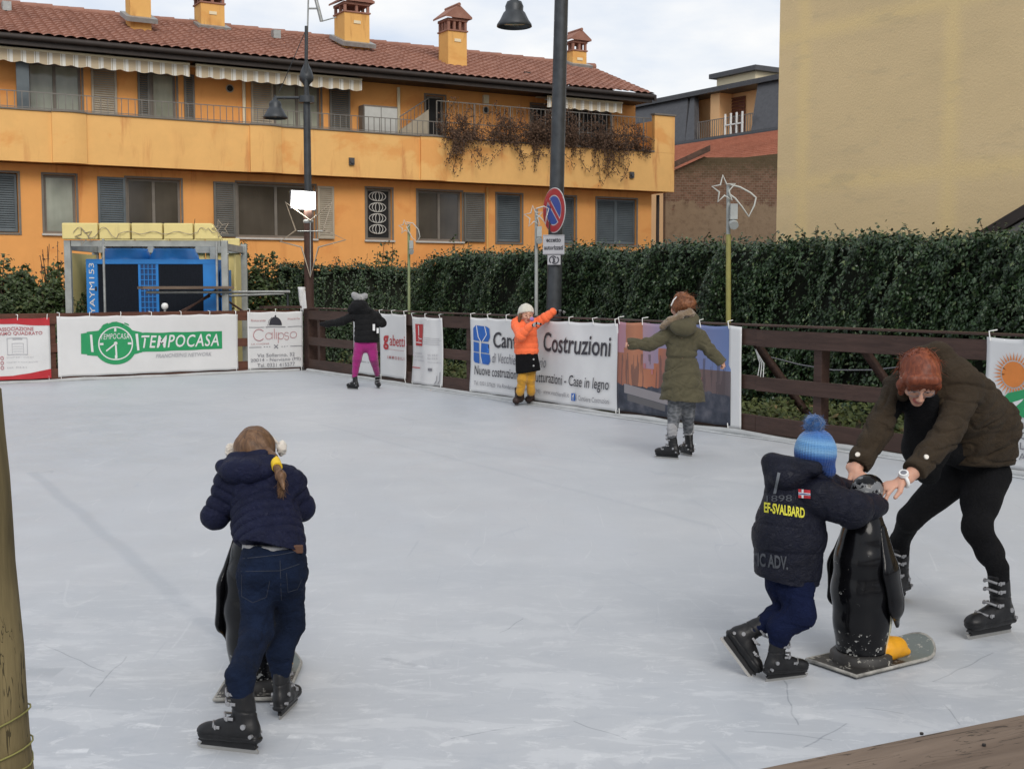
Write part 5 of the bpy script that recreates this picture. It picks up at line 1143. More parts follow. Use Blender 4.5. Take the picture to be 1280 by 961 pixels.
# ================================================================ rounded solids (people, penguins, skates)
def _v(p): return np.array(tuple(p), np.float32)
class Sdf:
    def __init__(s, vox): s.h = vox; s.P = []
    def cap(s, a, b, ra, rb=None, k=.02, flat=None, cut=None, sub=False):
        a, b = _v(a), _v(b); rb = ra if rb is None else rb; r = max(ra, rb)*1.05
        if flat: r *= max(1, flat[1])
        s.P.append(('c', a, b, ra, rb, k, flat, cut, sub, np.minimum(a, b)-r, np.maximum(a, b)+r)); return s
    def chain(s, pts, rr, k=.02, flat=None, cutend=None):
        for i in range(len(pts)-1): s.cap(pts[i], pts[i+1], rr[i], rr[i+1], k, flat, cutend if i == len(pts)-2 else None)
        return s
    def ell(s, c, r, ax=None, k=.02, cut=None, sub=False):
        c = _v(c); r = np.array(r, np.float32); A = np.eye(3, dtype=np.float32) if ax is None else np.array([_v(Vector(q).normalized()) for q in ax]); m = float(r.max())*1.02
        s.P.append(('e', c, A, r, None, k, None, cut, sub, c-m, c+m)); return s
    def mesh(s):
        h = s.h; lo = np.min([p[9] for p in s.P if not p[8]], 0)-4*h; hi = np.max([p[10] for p in s.P if not p[8]], 0)+4*h
        n = np.ceil((hi-lo)/h).astype(int)+1; D = np.full(n, .5, np.float32)
        for t, a, b, c, d, k, flat, cut, sub, bl, bh in s.P:
            m = k+3*h; i0 = np.maximum(np.floor((bl-m-lo)/h).astype(int), 0); i1 = np.minimum(np.ceil((bh+m-lo)/h).astype(int)+1, n)
            if (i1 <= i0).any(): continue
            X, Y, Z = [(lo[q]+h*np.arange(i0[q], i1[q])).astype(np.float32) for q in range(3)]
            X = X[:, None, None]; Y = Y[None, :, None]; Z = Z[None, None, :]
            if t == 'c':
                px, py, pz = X-a[0], Y-a[1], Z-a[2]; ba = b-a; L2 = float(ba@ba)+1e-9
                tt = np.clip((px*ba[0]+py*ba[1]+pz*ba[2])/L2, 0, 1); qx, qy, qz = px-tt*ba[0], py-tt*ba[1], pz-tt*ba[2]
                q2 = qx*qx+qy*qy+qz*qz
                if flat is not None:
                    f = _v(Vector(flat[0]).normalized()); g = qx*f[0]+qy*f[1]+qz*f[2]; q2 = q2+g*g*(1/flat[1]**2-1)
                dd = np.sqrt(q2)-(c+(d-c)*tt)
                if flat is not None and flat[1] < 1: dd = dd*1.0
            else:
                px, py, pz = X-a[0], Y-a[1], Z-a[2]; u = [(px*b[q, 0]+py*b[q, 1]+pz*b[q, 2])/c[q] for q in range(3)]
                l = np.sqrt(u[0]**2+u[1]**2+u[2]**2)+1e-6; l2 = np.sqrt((u[0]/c[0])**2+(u[1]/c[1])**2+(u[2]/c[2])**2)+1e-6; dd = l*(l-1)/l2
            if cut is not None:
                for cp, cn in ([cut] if not isinstance(cut, list) else cut):
                    cp = _v(cp); cn = _v(Vector(cn).normalized()); dd = np.maximum(dd, (X-cp[0])*cn[0]+(Y-cp[1])*cn[1]+(Z-cp[2])*cn[2])
            S = D[i0[0]:i1[0], i0[1]:i1[1], i0[2]:i1[2]]
            if sub: hh = np.maximum(k-np.abs(S+dd), 0)/k; S[...] = np.maximum(S, -dd)+hh*hh*k*.25
            else: hh = np.maximum(k-np.abs(S-dd), 0)/k; S[...] = np.minimum(S, dd)-hh*hh*k*.25
        # surface nets
        I = D < 0; c = I[:-1, :-1, :-1].astype(np.int8)
        for dx, dy, dz in ((1, 0, 0), (0, 1, 0), (0, 0, 1), (1, 1, 0), (1, 0, 1), (0, 1, 1), (1, 1, 1)):
            c = c+I[dx:n[0]-1+dx, dy:n[1]-1+dy, dz:n[2]-1+dz]
        cells = np.argwhere((c > 0) & (c < 8)); ids = np.full(c.shape, -1, np.int32); ids[tuple(cells.T)] = np.arange(len(cells))
        acc = np.zeros((len(cells), 3)); cnt = np.zeros(len(cells)); cor = [(x, y, z) for x in (0, 1) for y in (0, 1) for z in (0, 1)]
        for i in range(8):
            for j in range(i+1, 8):
                a, b = np.array(cor[i]), np.array(cor[j])
                if abs(a-b).sum() != 1: continue
                da = D[tuple((cells+a).T)]; db = D[tuple((cells+b).T)]; m = (da < 0) != (db < 0); t = np.where(m, da/np.where(m, da-db, 1), 0)
                acc += np.where(m[:, None], a+(b-a)*t[:, None], 0); cnt += m
        V = lo+(cells+acc/cnt[:, None])*h; F = []
        for ax in range(3):
            sl0 = [slice(None)]*3; sl1 = [slice(None)]*3; sl0[ax] = slice(0, -1); sl1[ax] = slice(1, None)
            e = np.argwhere(I[tuple(sl0)] != I[tuple(sl1)]); flip = I[tuple(sl0)][tuple(e.T)]; o1, o2 = [(1, 2), (2, 0), (0, 1)][ax]
            q = []
            for d1, d2 in ((0, 0), (1, 0), (1, 1), (0, 1)):
                cc = e.copy(); cc[:, o1] -= d1; cc[:, o2] -= d2; q.append(ids[tuple(cc.T)])
            q = np.stack(q, 1); q[~flip] = q[~flip][:, ::-1]; F.append(q)
        F = np.concatenate(F); return V, F
def vnorm(V, F):
    a = V[F[:, 2]]-V[F[:, 0]]; b = V[F[:, 3]]-V[F[:, 1]]; n = np.cross(a, b); N = np.zeros_like(V)
    for k in range(4): np.add.at(N, F[:, k], n)
    return N/(np.linalg.norm(N, axis=1)[:, None]+1e-12)
def snoise(V, f, seed=0):
    r = np.random.default_rng(seed); o = 0; Wp = V*f
    Wp = Wp+.6*np.stack([np.sin(Wp@r.normal(0, .7, 3)+r.random()*6) for _ in range(3)], 1)
    for _ in range(7): o = o+np.sin(Wp@(r.normal(0, 1, 3))+r.random()*6.28)
    return o/7
def along(V, bones):
    """nearest bone: distance along it and its index"""
    best = np.full(len(V), 9.); S = np.zeros(len(V)); K = np.zeros(len(V), int)
    for i, (a, b) in enumerate(bones):
        a, b = _v(a), _v(b); ba = b-a; L = np.linalg.norm(ba); t = np.clip((V-a)@ba/L**2, 0, 1); d = np.linalg.norm(V-a-t[:, None]*ba, axis=1)
        m = d < best; best[m] = d[m]; S[m] = (t*L)[m]; K[m] = i
    return S, K
def solid(name, S, mat, parent, disp=None, mi=None, label=None):
    V, F = S.mesh(); N = vnorm(V, F)
    if disp is not None: V = V+N*disp(V, N)[:, None]
    m = None
    if mi is not None: C = V[F].mean(1); m = mi(C, vnorm(V, F)[F[:, 0]])
    o = np_mesh(name, V, F, mat, parent, True, m)
    if label: o['label'] = label
    return o
def crease(V, f, seed, w=.11): return np.exp(-(snoise(V, f, seed)/w)**2)
def puffer(bones, sp, amp, sd=0):
    def f(V, N):
        s, k = along(V, bones); w = .010*snoise(V, 18, sd); r = np.abs(np.sin(math.pi*(s+w+k*.013)/sp))**.38
        return amp*(r-.85)+.0022*snoise(V, 75, sd+1)*(1.3-r)-.0028*crease(V, 20, sd+3)-.0018*crease(V, 42, sd+4)
    return f
def folds(bones, amp, sd=0, f1=28, f2=60):
    def f(V, N):
        s, k = along(V, bones); return amp*(.6*np.sin(s*f2+4*snoise(V, 9, sd)+k)*np.clip(snoise(V, 7, sd+5)+.35, 0, 1)+.4*snoise(V, f1, sd+1)-.75*crease(V*np.array([1, 1, 1.7]), f1*.55, sd+2)-.4*crease(V*np.array([1, 1, 1.5]), f1*1.2, sd+3))
    return f
# ---------------------------------------------------------------- cloth, skin, hair
def cloth(name, col, rough=.75, var=.25, sheen=.25, weave=260, bump=.25, spec=.3):
    t = MT(name); n = t.noise(9, 5, .65); c = t.ramp(n, [(.3, tuple(x*(1-var) for x in col)), (.7, tuple(min(1, x*(1+var*.5)) for x in col))])
    t.set(c, rough, spec=spec, sheen=sheen); cr = t.noise(26, 5, .6, t.co((1, 1, 1.5)), 1.2); rd = t.math('ABSOLUTE', t.math('SUBTRACT', cr, .5))
    t.bump(t.math('ADD', t.math('MULTIPLY', t.noise(weave, 2, .5), .06), t.ramp(rd, [(0., 0.), (.12, 1.)])), .55, .006); return t.m
C_ = {}
C_['navy'] = cloth('navy_nylon', (.008, .010, .030), .6, .3, .0, 160, .15, .14)
C_['navyboy'] = cloth('dark_navy_nylon', (.006, .007, .016), .5, .3, .0, 160, .15, .2)
C_['jeans'] = cloth('denim', (.006, .012, .031), .9, .5, .0, 300, .4, .15)
C_['boypants'] = cloth('navy_trousers', (.005, .009, .034), .85, .3, .0, spec=.12)
C_['coat'] = cloth('olive_brown_coat', (.042, .030, .019), .85, .28, .02, spec=.12)
C_['parka'] = cloth('olive_parka', (.088, .078, .046), .85, .22, .08, spec=.2)
C_['black'] = cloth('black_cloth', (.005, .005, .006), .85, .3, .0, spec=.15)
C_['blackj'] = cloth('black_jacket', (.007, .007, .008), .75, .3, .02, spec=.2)
C_['orangej'] = cloth('neon_orange_nylon', (.95, .17, .055), .55, .1, .1, 160, .15)
C_['magenta'] = cloth('magenta_leggings', (.30, .010, .15), .7, .2)
C_['yellowl'] = cloth('mustard_leggings', (.50, .25, .02), .75, .2)
C_['greyk'] = cloth('grey_knit', (.30, .30, .30), .9, .35, .4, 90, .6)
C_['whitek'] = cloth('cream_knit', (.62, .60, .52), .95, .15, .4, 90, .6)
C_['fluff'] = cloth('white_fluff', (.66, .60, .52), .95, .25, .5, 120, .8)
C_['shirt'] = cloth('grey_shirt', (.30, .30, .31), .9, .2)
C_['redsock'] = cloth('red_liner', (.13, .012, .018), .85, .2, .05)
C_['boot'] = simple('skate_plastic', (.010, .010, .011), .42, var=.35, sc=20, bump=.1, bsc=90, spec=.3)
C_['bootg'] = simple('skate_grey_plastic', (.07, .068, .075), .42, var=.3, sc=14)
C_['buckle'] = simple('buckle_grey', (.33, .33, .34), .35, .5, var=.2)
C_['blade'] = simple('skate_blade_steel', (.42, .41, .39), .35, .8, var=.2)
C_['yellow'] = simple('hair_band_yellow', (.75, .50, .02), .6, var=.1)
C_['fur'] = cloth('fur_trim', (.22, .155, .095), .95, .4, .5, 90, .9)
def skinmat(name, base, flush):
    t = MT(name); n = t.noise(14, 4); t.set(t.ramp(n, [(.3, base), (.75, flush)]), .5, spec=.35); t.b.inputs['Subsurface Weight'].default_value = .12; t.b.inputs['Subsurface Radius'].default_value = (.01, .004, .002); return t.m
C_['skin'] = skinmat('skin', (.52, .30, .215), (.56, .29, .20)); C_['lips'] = skinmat('lips', (.36, .10, .085), (.40, .12, .10)); C_['brow'] = simple('brow_hair', (.11, .05, .025), .8, var=.3)
C_['eye'] = simple('eye_dark', (.04, .025, .018), .15, var=.3)
def hairmat(name, a, b, c3):
    t = MT(name); v = t.co((1, 1, .25)); w = t.noise(60, 5, .7, v, .8); g = t.noise(6, 3)
    c = t.ramp(w, [(.3, a), (.55, b), (.75, c3)]); c = t.mix(t.ramp(g, [(.4, 0.), (.7, .4)]), c, a); t.set(c, .5, spec=.35); t.bump(w, .7, .003); return t.m
C_['hairR'] = hairmat('copper_hair', (.07, .016, .007), (.21, .050, .018), (.32, .09, .032))
C_['hairB'] = hairmat('light_brown_hair', (.055, .028, .014), (.155, .080, .038), (.27, .155, .08))
C_['hairG'] = hairmat('auburn_hair', (.085, .032, .015), (.20, .075, .03), (.32, .13, .055))
# ---------------------------------------------------------------- ice skates (one shape, copied)
def skate_parts():
    S = Sdf(.005); Yv = (0, 1, 0)
    S.cap((-.055, 0, .098), (.03, 0, .092), .046, .047, .02, (Yv, .86)); S.cap((.03, 0, .092), (.135, 0, .082), .047, .040, .02, (Yv, 1.02)); S.ell((.15, 0, .080), (.052, .046, .036), k=.015)
    S.cap((-.03, 0, .11), (-.008, 0, .285), .050, .054, .03, (Yv, .9), cut=((0, 0, .285), (-.25, 0, 1))); S.cap((-.075, 0, .10), (-.052, 0, .22), .022, .018, .02)
    S.cap((.02, 0, .12), (.085, 0, .108), .038, .03, .02)
    S.cap((-.09, 0, .066), (.17, 0, .062), .020, .020, .008, (Yv, 1.9))
    sh = solid('skate', S, C_['boot'], None, lambda V, N: .0012*snoise(V, 60, 3)-.003*(np.abs(V[:, 2]-.19-.1*V[:, 0]) < .004)-.003*((np.abs(V[:, 2]-.075) < .004)))
    m = MB(); m.prism([(-.105, .058), (.18, .056), (.197, .040), (.175, .030), (.185, .018), (-.085, .018), (-.095, .03), (-.085, .036)], -.011, .011); hd = m.build('blade_holder', C_['boot'], sh, bevel=.003)
    bl = MB().prism([(-.098, .003), (-.09, .0), (.17, .0), (.195, .008), (.205, .022), (.198, .026), (-.085, .026), (-.098, .014)], -.0025, .0025).build('blade', C_['blade'], sh)
    bk = []
    for (x, z, dx) in ((.09, .112, .02), (.035, .155, .03), (.03, .22, .035), (.032, .262, .03)):
        m = MB()
        for s in (-1, 1): m.box(x-dx, x+dx*.4, s*.043-.006*(s < 0), s*.043+.006*(s > 0), z-.008, z+.006); m.box(x-dx*.2, x+dx*.15, s*.049-.004, s*.049+.004, z-.011, z+.009)
        m.tube([(x+.012, -.04, z), (x+.035, 0, z+.012), (x+.012, .04, z)], .007, 6); bk.append(m.build('buckle', C_['buckle'], sh, bevel=.002))
    m = MB()
    for s in (-1, 1): m.cyl((-.045, s*.036, .125), (-.045, s*.052, .125), .012, n=12); m.cyl((-.08, s*.032, .085), (-.08, s*.05, .085), .009, n=10)
    rv = m.build('rivet', C_['buckle'], sh)
    S = Sdf(.006); S.cap((-.010, 0, .26), (-.006, 0, .30), .050, .050, .01, (Yv, .9), cut=((0, 0, .296), (-.25, 0, 1))); ln = solid('boot_liner', S, C_['redsock'], sh)
    return sh
_SK = None
def boot_pts(heel, toe, up=(0, 0, 1), scale=None):
    M, s, pos = skate_frame(heel, toe, up, scale); return [pos+(M @ (Vector(q)*s)) for q in ((-.002, 0, .33), (-.008, 0, .27), (-.02, 0, .18))]
def skate_frame(heel, toe, up, scale):
    heel = Vector(heel); toe = Vector(toe); f = (toe-heel); L = f.length; f.normalize(); up = Vector(up); up = (up-f*up.dot(f)).normalized(); y = up.cross(f)
    s = scale or L/.30; return Matrix(((f.x, y.x, up.x), (f.y, y.y, up.y), (f.z, y.z, up.z))), s, heel.lerp(toe, .33)
def skate(root, heel, toe, up=(0, 0, 1), scale=None, liner=None, label=None, base_z=None):
    """heel, toe: root-local points at the ends of the blade"""
    global _SK
    M, s, pos = skate_frame(heel, toe, up, scale); M = M.to_4x4()
    if _SK is None: o = _SK = skate_parts()
    else:
        o = _SK.copy(); COL.objects.link(o)
        for c in _SK.children: d = c.copy(); COL.objects.link(d); d.parent = o
    o.parent = root; o.matrix_local = Matrix.Translation(pos) @ M @ Matrix.Scale(s, 4)
    if label: o['label'] = label
    return o
# ---------------------------------------------------------------- anatomy
def axes(fw, up):
    fw = Vector(fw).normalized(); up = Vector(up); up = (up-fw*up.dot(fw)).normalized(); return fw, up, fw.cross(up)
def add_head(S, c, fw, up, s=1.):
    c = Vector(c); f, u, r = axes(fw, up); A = (r, f, u)
    S.ell(c+u*.01*s, (.074*s, .094*s, .098*s), A, .01); S.cap(c+f*.02*s-u*.02*s, c+f*.050*s-u*.085*s, .066*s, .036*s, .03*s)
    S.cap(c-u*.02*s-f*.02*s, c-u*.17*s-f*.045*s, .052*s, .050*s, .02*s)
    for q in (-1, 1):
        S.ell(c+r*q*.040*s+f*.062*s-u*.035*s, (.026*s, .026*s, .024*s), A, .02*s)             # cheeks
        S.ell(c+r*q*.030*s+f*.099*s-u*.008*s, (.020*s, .014*s, .012*s), A, .010*s, sub=True)  # sockets
        S.ell(c+r*q*.030*s+f*.080*s-u*.008*s, (.014*s, .014*s, .012*s), A, .003*s)            # lids
        S.ell(c+r*q*.077*s-u*.015*s-f*.005*s, (.008*s, .018*s, .030*s), A, .006*s)            # ears
        S.cap(c+r*q*.012*s+f*.090*s+u*.014*s, c+r*q*.045*s+f*.080*s+u*.016*s, .009*s, .007*s, .012*s)
        S.ell(c+r*q*.011*s+f*.104*s-u*.050*s, (.009*s, .009*s, .007*s), A, .006*s)
    S.cap(c+f*.090*s-u*.002*s, c+f*.113*s-u*.044*s, .008*s, .012*s, .010*s)
    S.ell(c+f*.090*s-u*.071*s, (.023*s, .010*s, .006*s), A, .006*s); S.ell(c+f*.088*s-u*.082*s, (.019*s, .010*s, .007*s), A, .006*s); S.ell(c+f*.074*s-u*.103*s, (.022*s, .018*s, .016*s), A, .015*s)
    return f, u, r
def face_mi(c, f, u, r, s):
    c = _v(c); f, u, r = _v(f), _v(u), _v(r)
    def g(C, N):
        p = C-c; a, b, d = p@f/s, p@u/s, p@r/s; m = np.zeros(len(C), int)
        m[(a > .075) & (np.abs(d) < .024) & (b < -.066) & (b > -.088)] = 1
        m[(a > .068) & (np.abs(np.abs(d)-.030) < .018) & (b > .016) & (b < .025)] = 2
        m[(a > .070) & (np.abs(np.abs(d)-.030) < .015) & (np.abs(b+.010) < .0035)] = 2
        return m
    return g
def add_hand(S, w, d, n, s=1., curl=.5, thumb=1, spread=.1):
    """w wrist, d towards the fingers, n out of the palm; thumb = +-1 side"""
    w = Vector(w); d = Vector(d).normalized(); n = Vector(n); n = (n-d*n.dot(d)).normalized(); t = d.cross(n)*thumb
    S.cap(w-d*.03*s, w+d*.01*s, .026*s, .025*s, .012*s, (n, .75)); S.cap(w+d*.015*s, w+d*.070*s, .027*s, .036*s, .012*s, (n, .42))
    for i, L in enumerate((.068, .076, .070, .055)):
        o = (.029-.019*i); b = w+d*(.082-.006*abs(i-1))*s+t*o*s; a = 0; dirn = d+t*(spread*(1.5-i)*.5); p = b-d*.012*s; rr = (.0098, .0100, .0096, .0086)[i]
        for j, q in enumerate((.45, .32, .23)):
            a += curl*(.75 if j == 0 else 1.0)*(1+.1*i); v = (dirn.normalized()*math.cos(a)+n*math.sin(a)); e = p+v*L*q*s*1.12; S.cap(p, e, rr*s*(1-.06*j), rr*s*(.94-.07*j), .004*s); p = e
    b = w+d*.018*s+t*.024*s; v = (d*.62+t*.70+n*.25).normalized(); e = b+v*.042*s; S.cap(b, e, .0145*s, .0115*s, .008*s); v2 = (d*.85+t*.25+n*.4).normalized(); S.cap(e, e+v2*.034*s, .0110*s, .0092*s, .004*s)
def person(name_label, origin, group=None): return thing('person', name_label, 'person', origin, 0, group)
def eyes(root, c, f, u, r, s):
    for q in (-1, 1):
        p = Vector(c)+r*q*.030*s+f*.0865*s-u*.011*s; m = MB(); bm = bmesh.new(); bmesh.ops.create_uvsphere(bm, u_segments=12, v_segments=8, radius=.0085*s)
        m.add([v.co+p for v in bm.verts], [tuple(v.index for v in fc.verts) for fc in bm.faces], 0, True); bm.free(); m.build('eye', C_['eye'], root)
def hair_disp(sd, amp=.004, f=120):
    def g(V, N): return amp*snoise(V*np.array([1, 1, .3]), f, sd)+amp*1.2*snoise(V, 35, sd+1)
    return g
def strands(name, root, c, rad, mat, n, L, down=.3, sd=1, r=.0009, direction=None):
    rr = random.Random(sd); m = MB(); c = Vector(c)
    for _ in range(n):
        v = Vector((rr.gauss(0, 1), rr.gauss(0, 1), rr.gauss(0, 1))).normalized(); p = c+Vector((v.x*rad[0], v.y*rad[1], v.z*rad[2])); d = (v.cross(Vector((rr.gauss(0, 1), rr.gauss(0, 1), rr.gauss(0, 1))))*.8+v*.5-Vector((0, 0, down))); d.normalize()
        if direction is not None: d = (d*.5+Vector(direction)).normalized()
        pts = [p]
        for k in range(4): d = (d-v*.12+Vector((rr.gauss(0, .15), rr.gauss(0, .15), rr.gauss(0, .15)-.08))).normalized(); pts.append(pts[-1]+d*L/4)
        m.tube(pts, [r, r, r*.8, r*.6, r*.3], 3)
    return m.build(name, mat, root)
# ================================================================ the girl with the navy puffer, seen from behind
def front_girl():
    O = G(330, 925); R = person('child from behind in navy quilted jacket and jeans, bent over a black penguin skating aid', O); P = lambda x, y, Y: J(x, y, Y)-O
    hipc = P(341, 703, 4.50); ch = P(325, 628, 4.68); neck = P(320, 592, 4.80); hc = P(320, 562, 4.86)
    LS, LE, LW = P(289, 606, 4.72), P(269, 644, 4.70), P(297, 628, 4.93); RS, RE, RW = P(361, 603, 4.70), P(376, 634, 4.74), P(344, 624, 4.95)
    hf, hu = Vector((-.05, .85, -.5)), Vector((0, .45, .9))
    S = Sdf(.006); f, u, r = add_head(S, hc, hf, hu, .84); S.cap(neck, ch, .045, .09, .03); S.cap(ch, hipc, .08, .06, .04)
    S.chain([ch, LS, LE, LW], [.05, .035, .028, .02], .02); S.chain([ch, RS, RE, RW], [.05, .035, .028, .02], .02); add_hand(S, LW, (.4, .6, -.2), (0, .2, -1), .72, .5, -1); add_hand(S, RW, (-.4, .6, -.2), (0, .2, -1), .72, .5, -1)
    SL = (G(321, 942)-O, G(251, 934)-O, (.16, .05, 1), .78); SR = (G(350, 899)-O, G(371, 878)-O, (-.10, -.12, 1), .68); bl_, br_ = boot_pts(*SL), boot_pts(*SR); la, ra = bl_[1], br_[1]
    S.chain([hipc, P(322, 715, 4.5), P(321, 786, 4.43), la, bl_[2]], [.06, .05, .04, .026, .026], .02); S.chain([hipc, P(361, 713, 4.52), P(362, 780, 4.56), ra, br_[2]], [.06, .05, .04, .026, .026], .02)
    solid('body', S, [C_['skin'], C_['lips'], C_['brow']], R, None, face_mi(hc, f, u, r, .84))
    # jeans
    S = Sdf(.006); hl, hr = P(321, 722, 4.5), P(360, 718, 4.52); kl, kr = P(321, 788, 4.42), P(363, 780, 4.57)
    wt = P(341, 684, 4.51); S.cap(wt, P(341, 712, 4.50), .114, .121, .03, ((0, 1, 0), .72), cut=(wt, (.06, .1, 1))); S.ell(P(323, 712, 4.46), (.064, .075, .08), k=.04); S.ell(P(361, 709, 4.48), (.064, .075, .08), k=.04)
    S.chain([hl, kl]+bl_, [.074, .058, .048, .034, .030], .03); S.chain([hr, kr]+br_, [.069, .053, .046, .033, .030], .03)
    bones = [(hl, kl), (kl, la), (hr, kr), (kr, ra), (wt, hipc)]
    j = solid('jeans', S, C_['jeans'], R, folds(bones, .006, 4, 30, 75))
    # seams, pockets and patch stand a hair proud of the cloth
    dg = bpy.context.evaluated_depsgraph_get(); bv = BVHTree.FromPolygons([v.co for v in j.data.vertices], [tuple(p.vertices) for p in j.data.polygons])
    def on(px, py, lift=.0012):
        a = Vector((0, 0, CAMH))-O; d = ray(px, py).normalized(); h = bv.ray_cast(a, d); return (h[0]-d*lift) if h[0] else None
    def seam(pts, name, mat, rr=.0011):
        q = []
        for i in range(len(pts)-1):
            for t in range(6): q.append(on(pts[i][0]+(pts[i+1][0]-pts[i][0])*t/6, pts[i][1]+(pts[i+1][1]-pts[i][1])*t/6))
        q = [x for x in q if x is not None]
        if len(q) > 2: m = MB(); m.tube(q, rr, 5); m.build(name, mat, j)
    st = simple('denim_stitching', (.035, .04, .055), .8, var=.2)
    seam([(301, 714), (350, 713), (379, 703)], 'stitching', st); seam([(350, 700), (352, 760)], 'stitching', st); seam([(302, 718), (302, 745), (316, 753), (333, 746), (338, 722)], 'stitching', st, .0009); seam([(358, 716), (360, 740), (372, 736), (378, 722)], 'stitching', st, .0009); seam([(303, 698), (350, 693), (379, 687)], 'stitching', st, .0012)
    p = on(371, 687, .006)
    if p: MB().box(p.x-.024, p.x+.022, p.y-.004, p.y+.012, p.z-.013, p.z+.017).build('leather_patch', simple('leather_patch', (.09, .04, .022), .7), j, bevel=.003)
    S = Sdf(.006); S.cap(P(340, 683, 4.52), P(341, 696, 4.51), .110, .118, .02, ((0, 1, 0), .72), cut=[(P(341, 697, 4.5), (-.06, -.1, -1)), (P(340, 680, 4.5), (0, 0, 1))]); solid('shirt', S, C_['shirt'], R, lambda V, N: .003*snoise(V, 50, 8))
    # jacket
    S = Sdf(.005); hem = P(340, 686, 4.51); ax = (ch-hem).normalized(); fl = ((0, ax.z, -ax.y), .80)
    S.cap(hem, P(333, 655, 4.60), .132, .122, .04, fl, cut=(hem-Vector((0, 0, -.004)), (-.20, -.35, -1))); S.cap(P(333, 655, 4.60), P(326, 612, 4.71), .122, .124, .05, fl); S.cap(LS, RS, .064, .064, .05); S.cap(P(322, 604, 4.76), P(321, 592, 4.80), .09, .07, .03)
    S.chain([LS, LE, LW], [.062, .050, .044], .03); S.chain([RS, RE, RW], [.060, .050, .044], .03)
    jb = [(hem, P(326, 612, 4.71)), (LS, LE), (LE, LW), (RS, RE), (RE, RW)]
    jk = solid('jacket', S, C_['navy'], R, puffer(jb, .042, .0115, 11))
    S = Sdf(.005); hcn = P(308, 590, 4.655); S.ell(hcn, (.106, .060, .052), ((1, 0, .12), (0, 1, -.5), (0, .5, 1)), .02); S.cap(P(280, 583, 4.70), P(338, 578, 4.70), .032, .032, .03); S.cap(P(290, 573, 4.74), P(330, 569, 4.75), .022, .022, .03)
    solid('hood', S, C_['navy'], jk, lambda V, N: .006*(np.abs(np.sin((V[:, 0]-hcn.x)*38+.6))**.5-.7)+.004*snoise(V, 32, 3))
    # hair, band, ear muffs
    S = Sdf(.004); S.ell(hc+Vector((0, -.012, .012)), (.080, .092, .084), (Vector((1, 0, 0)), hf, hu), .01); S.ell(P(322, 573, 4.80), (.060, .04, .035), k=.03); S.cap(P(330, 568, 4.79), P(341, 573, 4.745), .035, .018, .02)
    S.chain([P(340, 571, 4.76), P(345, 581, 4.66), P(351, 595, 4.59), P(355, 611, 4.56)], [.016, .015, .017, .005], .015)
    h = solid('hair', S, C_['hairB'], R, hair_disp(5, .0045, 110)); strands('loose_hair', h, hc+Vector((0, -.01, .005)), (.078, .088, .080), C_['hairB'], 260, .05, .3, 3, .0010, (.1, 0, -1.2)); strands('ponytail_strands', h, P(351, 596, 4.585), (.010, .010, .030), C_['hairB'], 110, .06, 1.0, 4, .0012, (.15, 0, -2.5))
    m = MB(); a, b = P(343.2, 576, 4.70), P(346.5, 584, 4.645); m.cyl(a, b, .0215, .0205, 14); m.build('hair_band', C_['yellow'], h, bevel=.003)
    em = []
    for q, (x, y) in enumerate(((288, 563), (352, 560))):
        S = Sdf(.004); c = P(x, y, 4.87); S.ell(c, (.020, .030, .032), k=.01); solid('ear_muff', S, C_['fluff'], R, lambda V, N: .006*snoise(V, 160, 9)+.003*snoise(V, 300, 2))
    m = MB(); pts = [P(288+64*t, 560-24*math.sin(math.pi*t), 4.90) for t in np.linspace(0, 1, 13)]; m.tube(pts, .006, 6); m.build('ear_muff_band', C_['fluff'], R)
    skate(R, *SL, label='black skate turned out to the left'); skate(R, *SR, label='black skate pointing away')
front_girl()
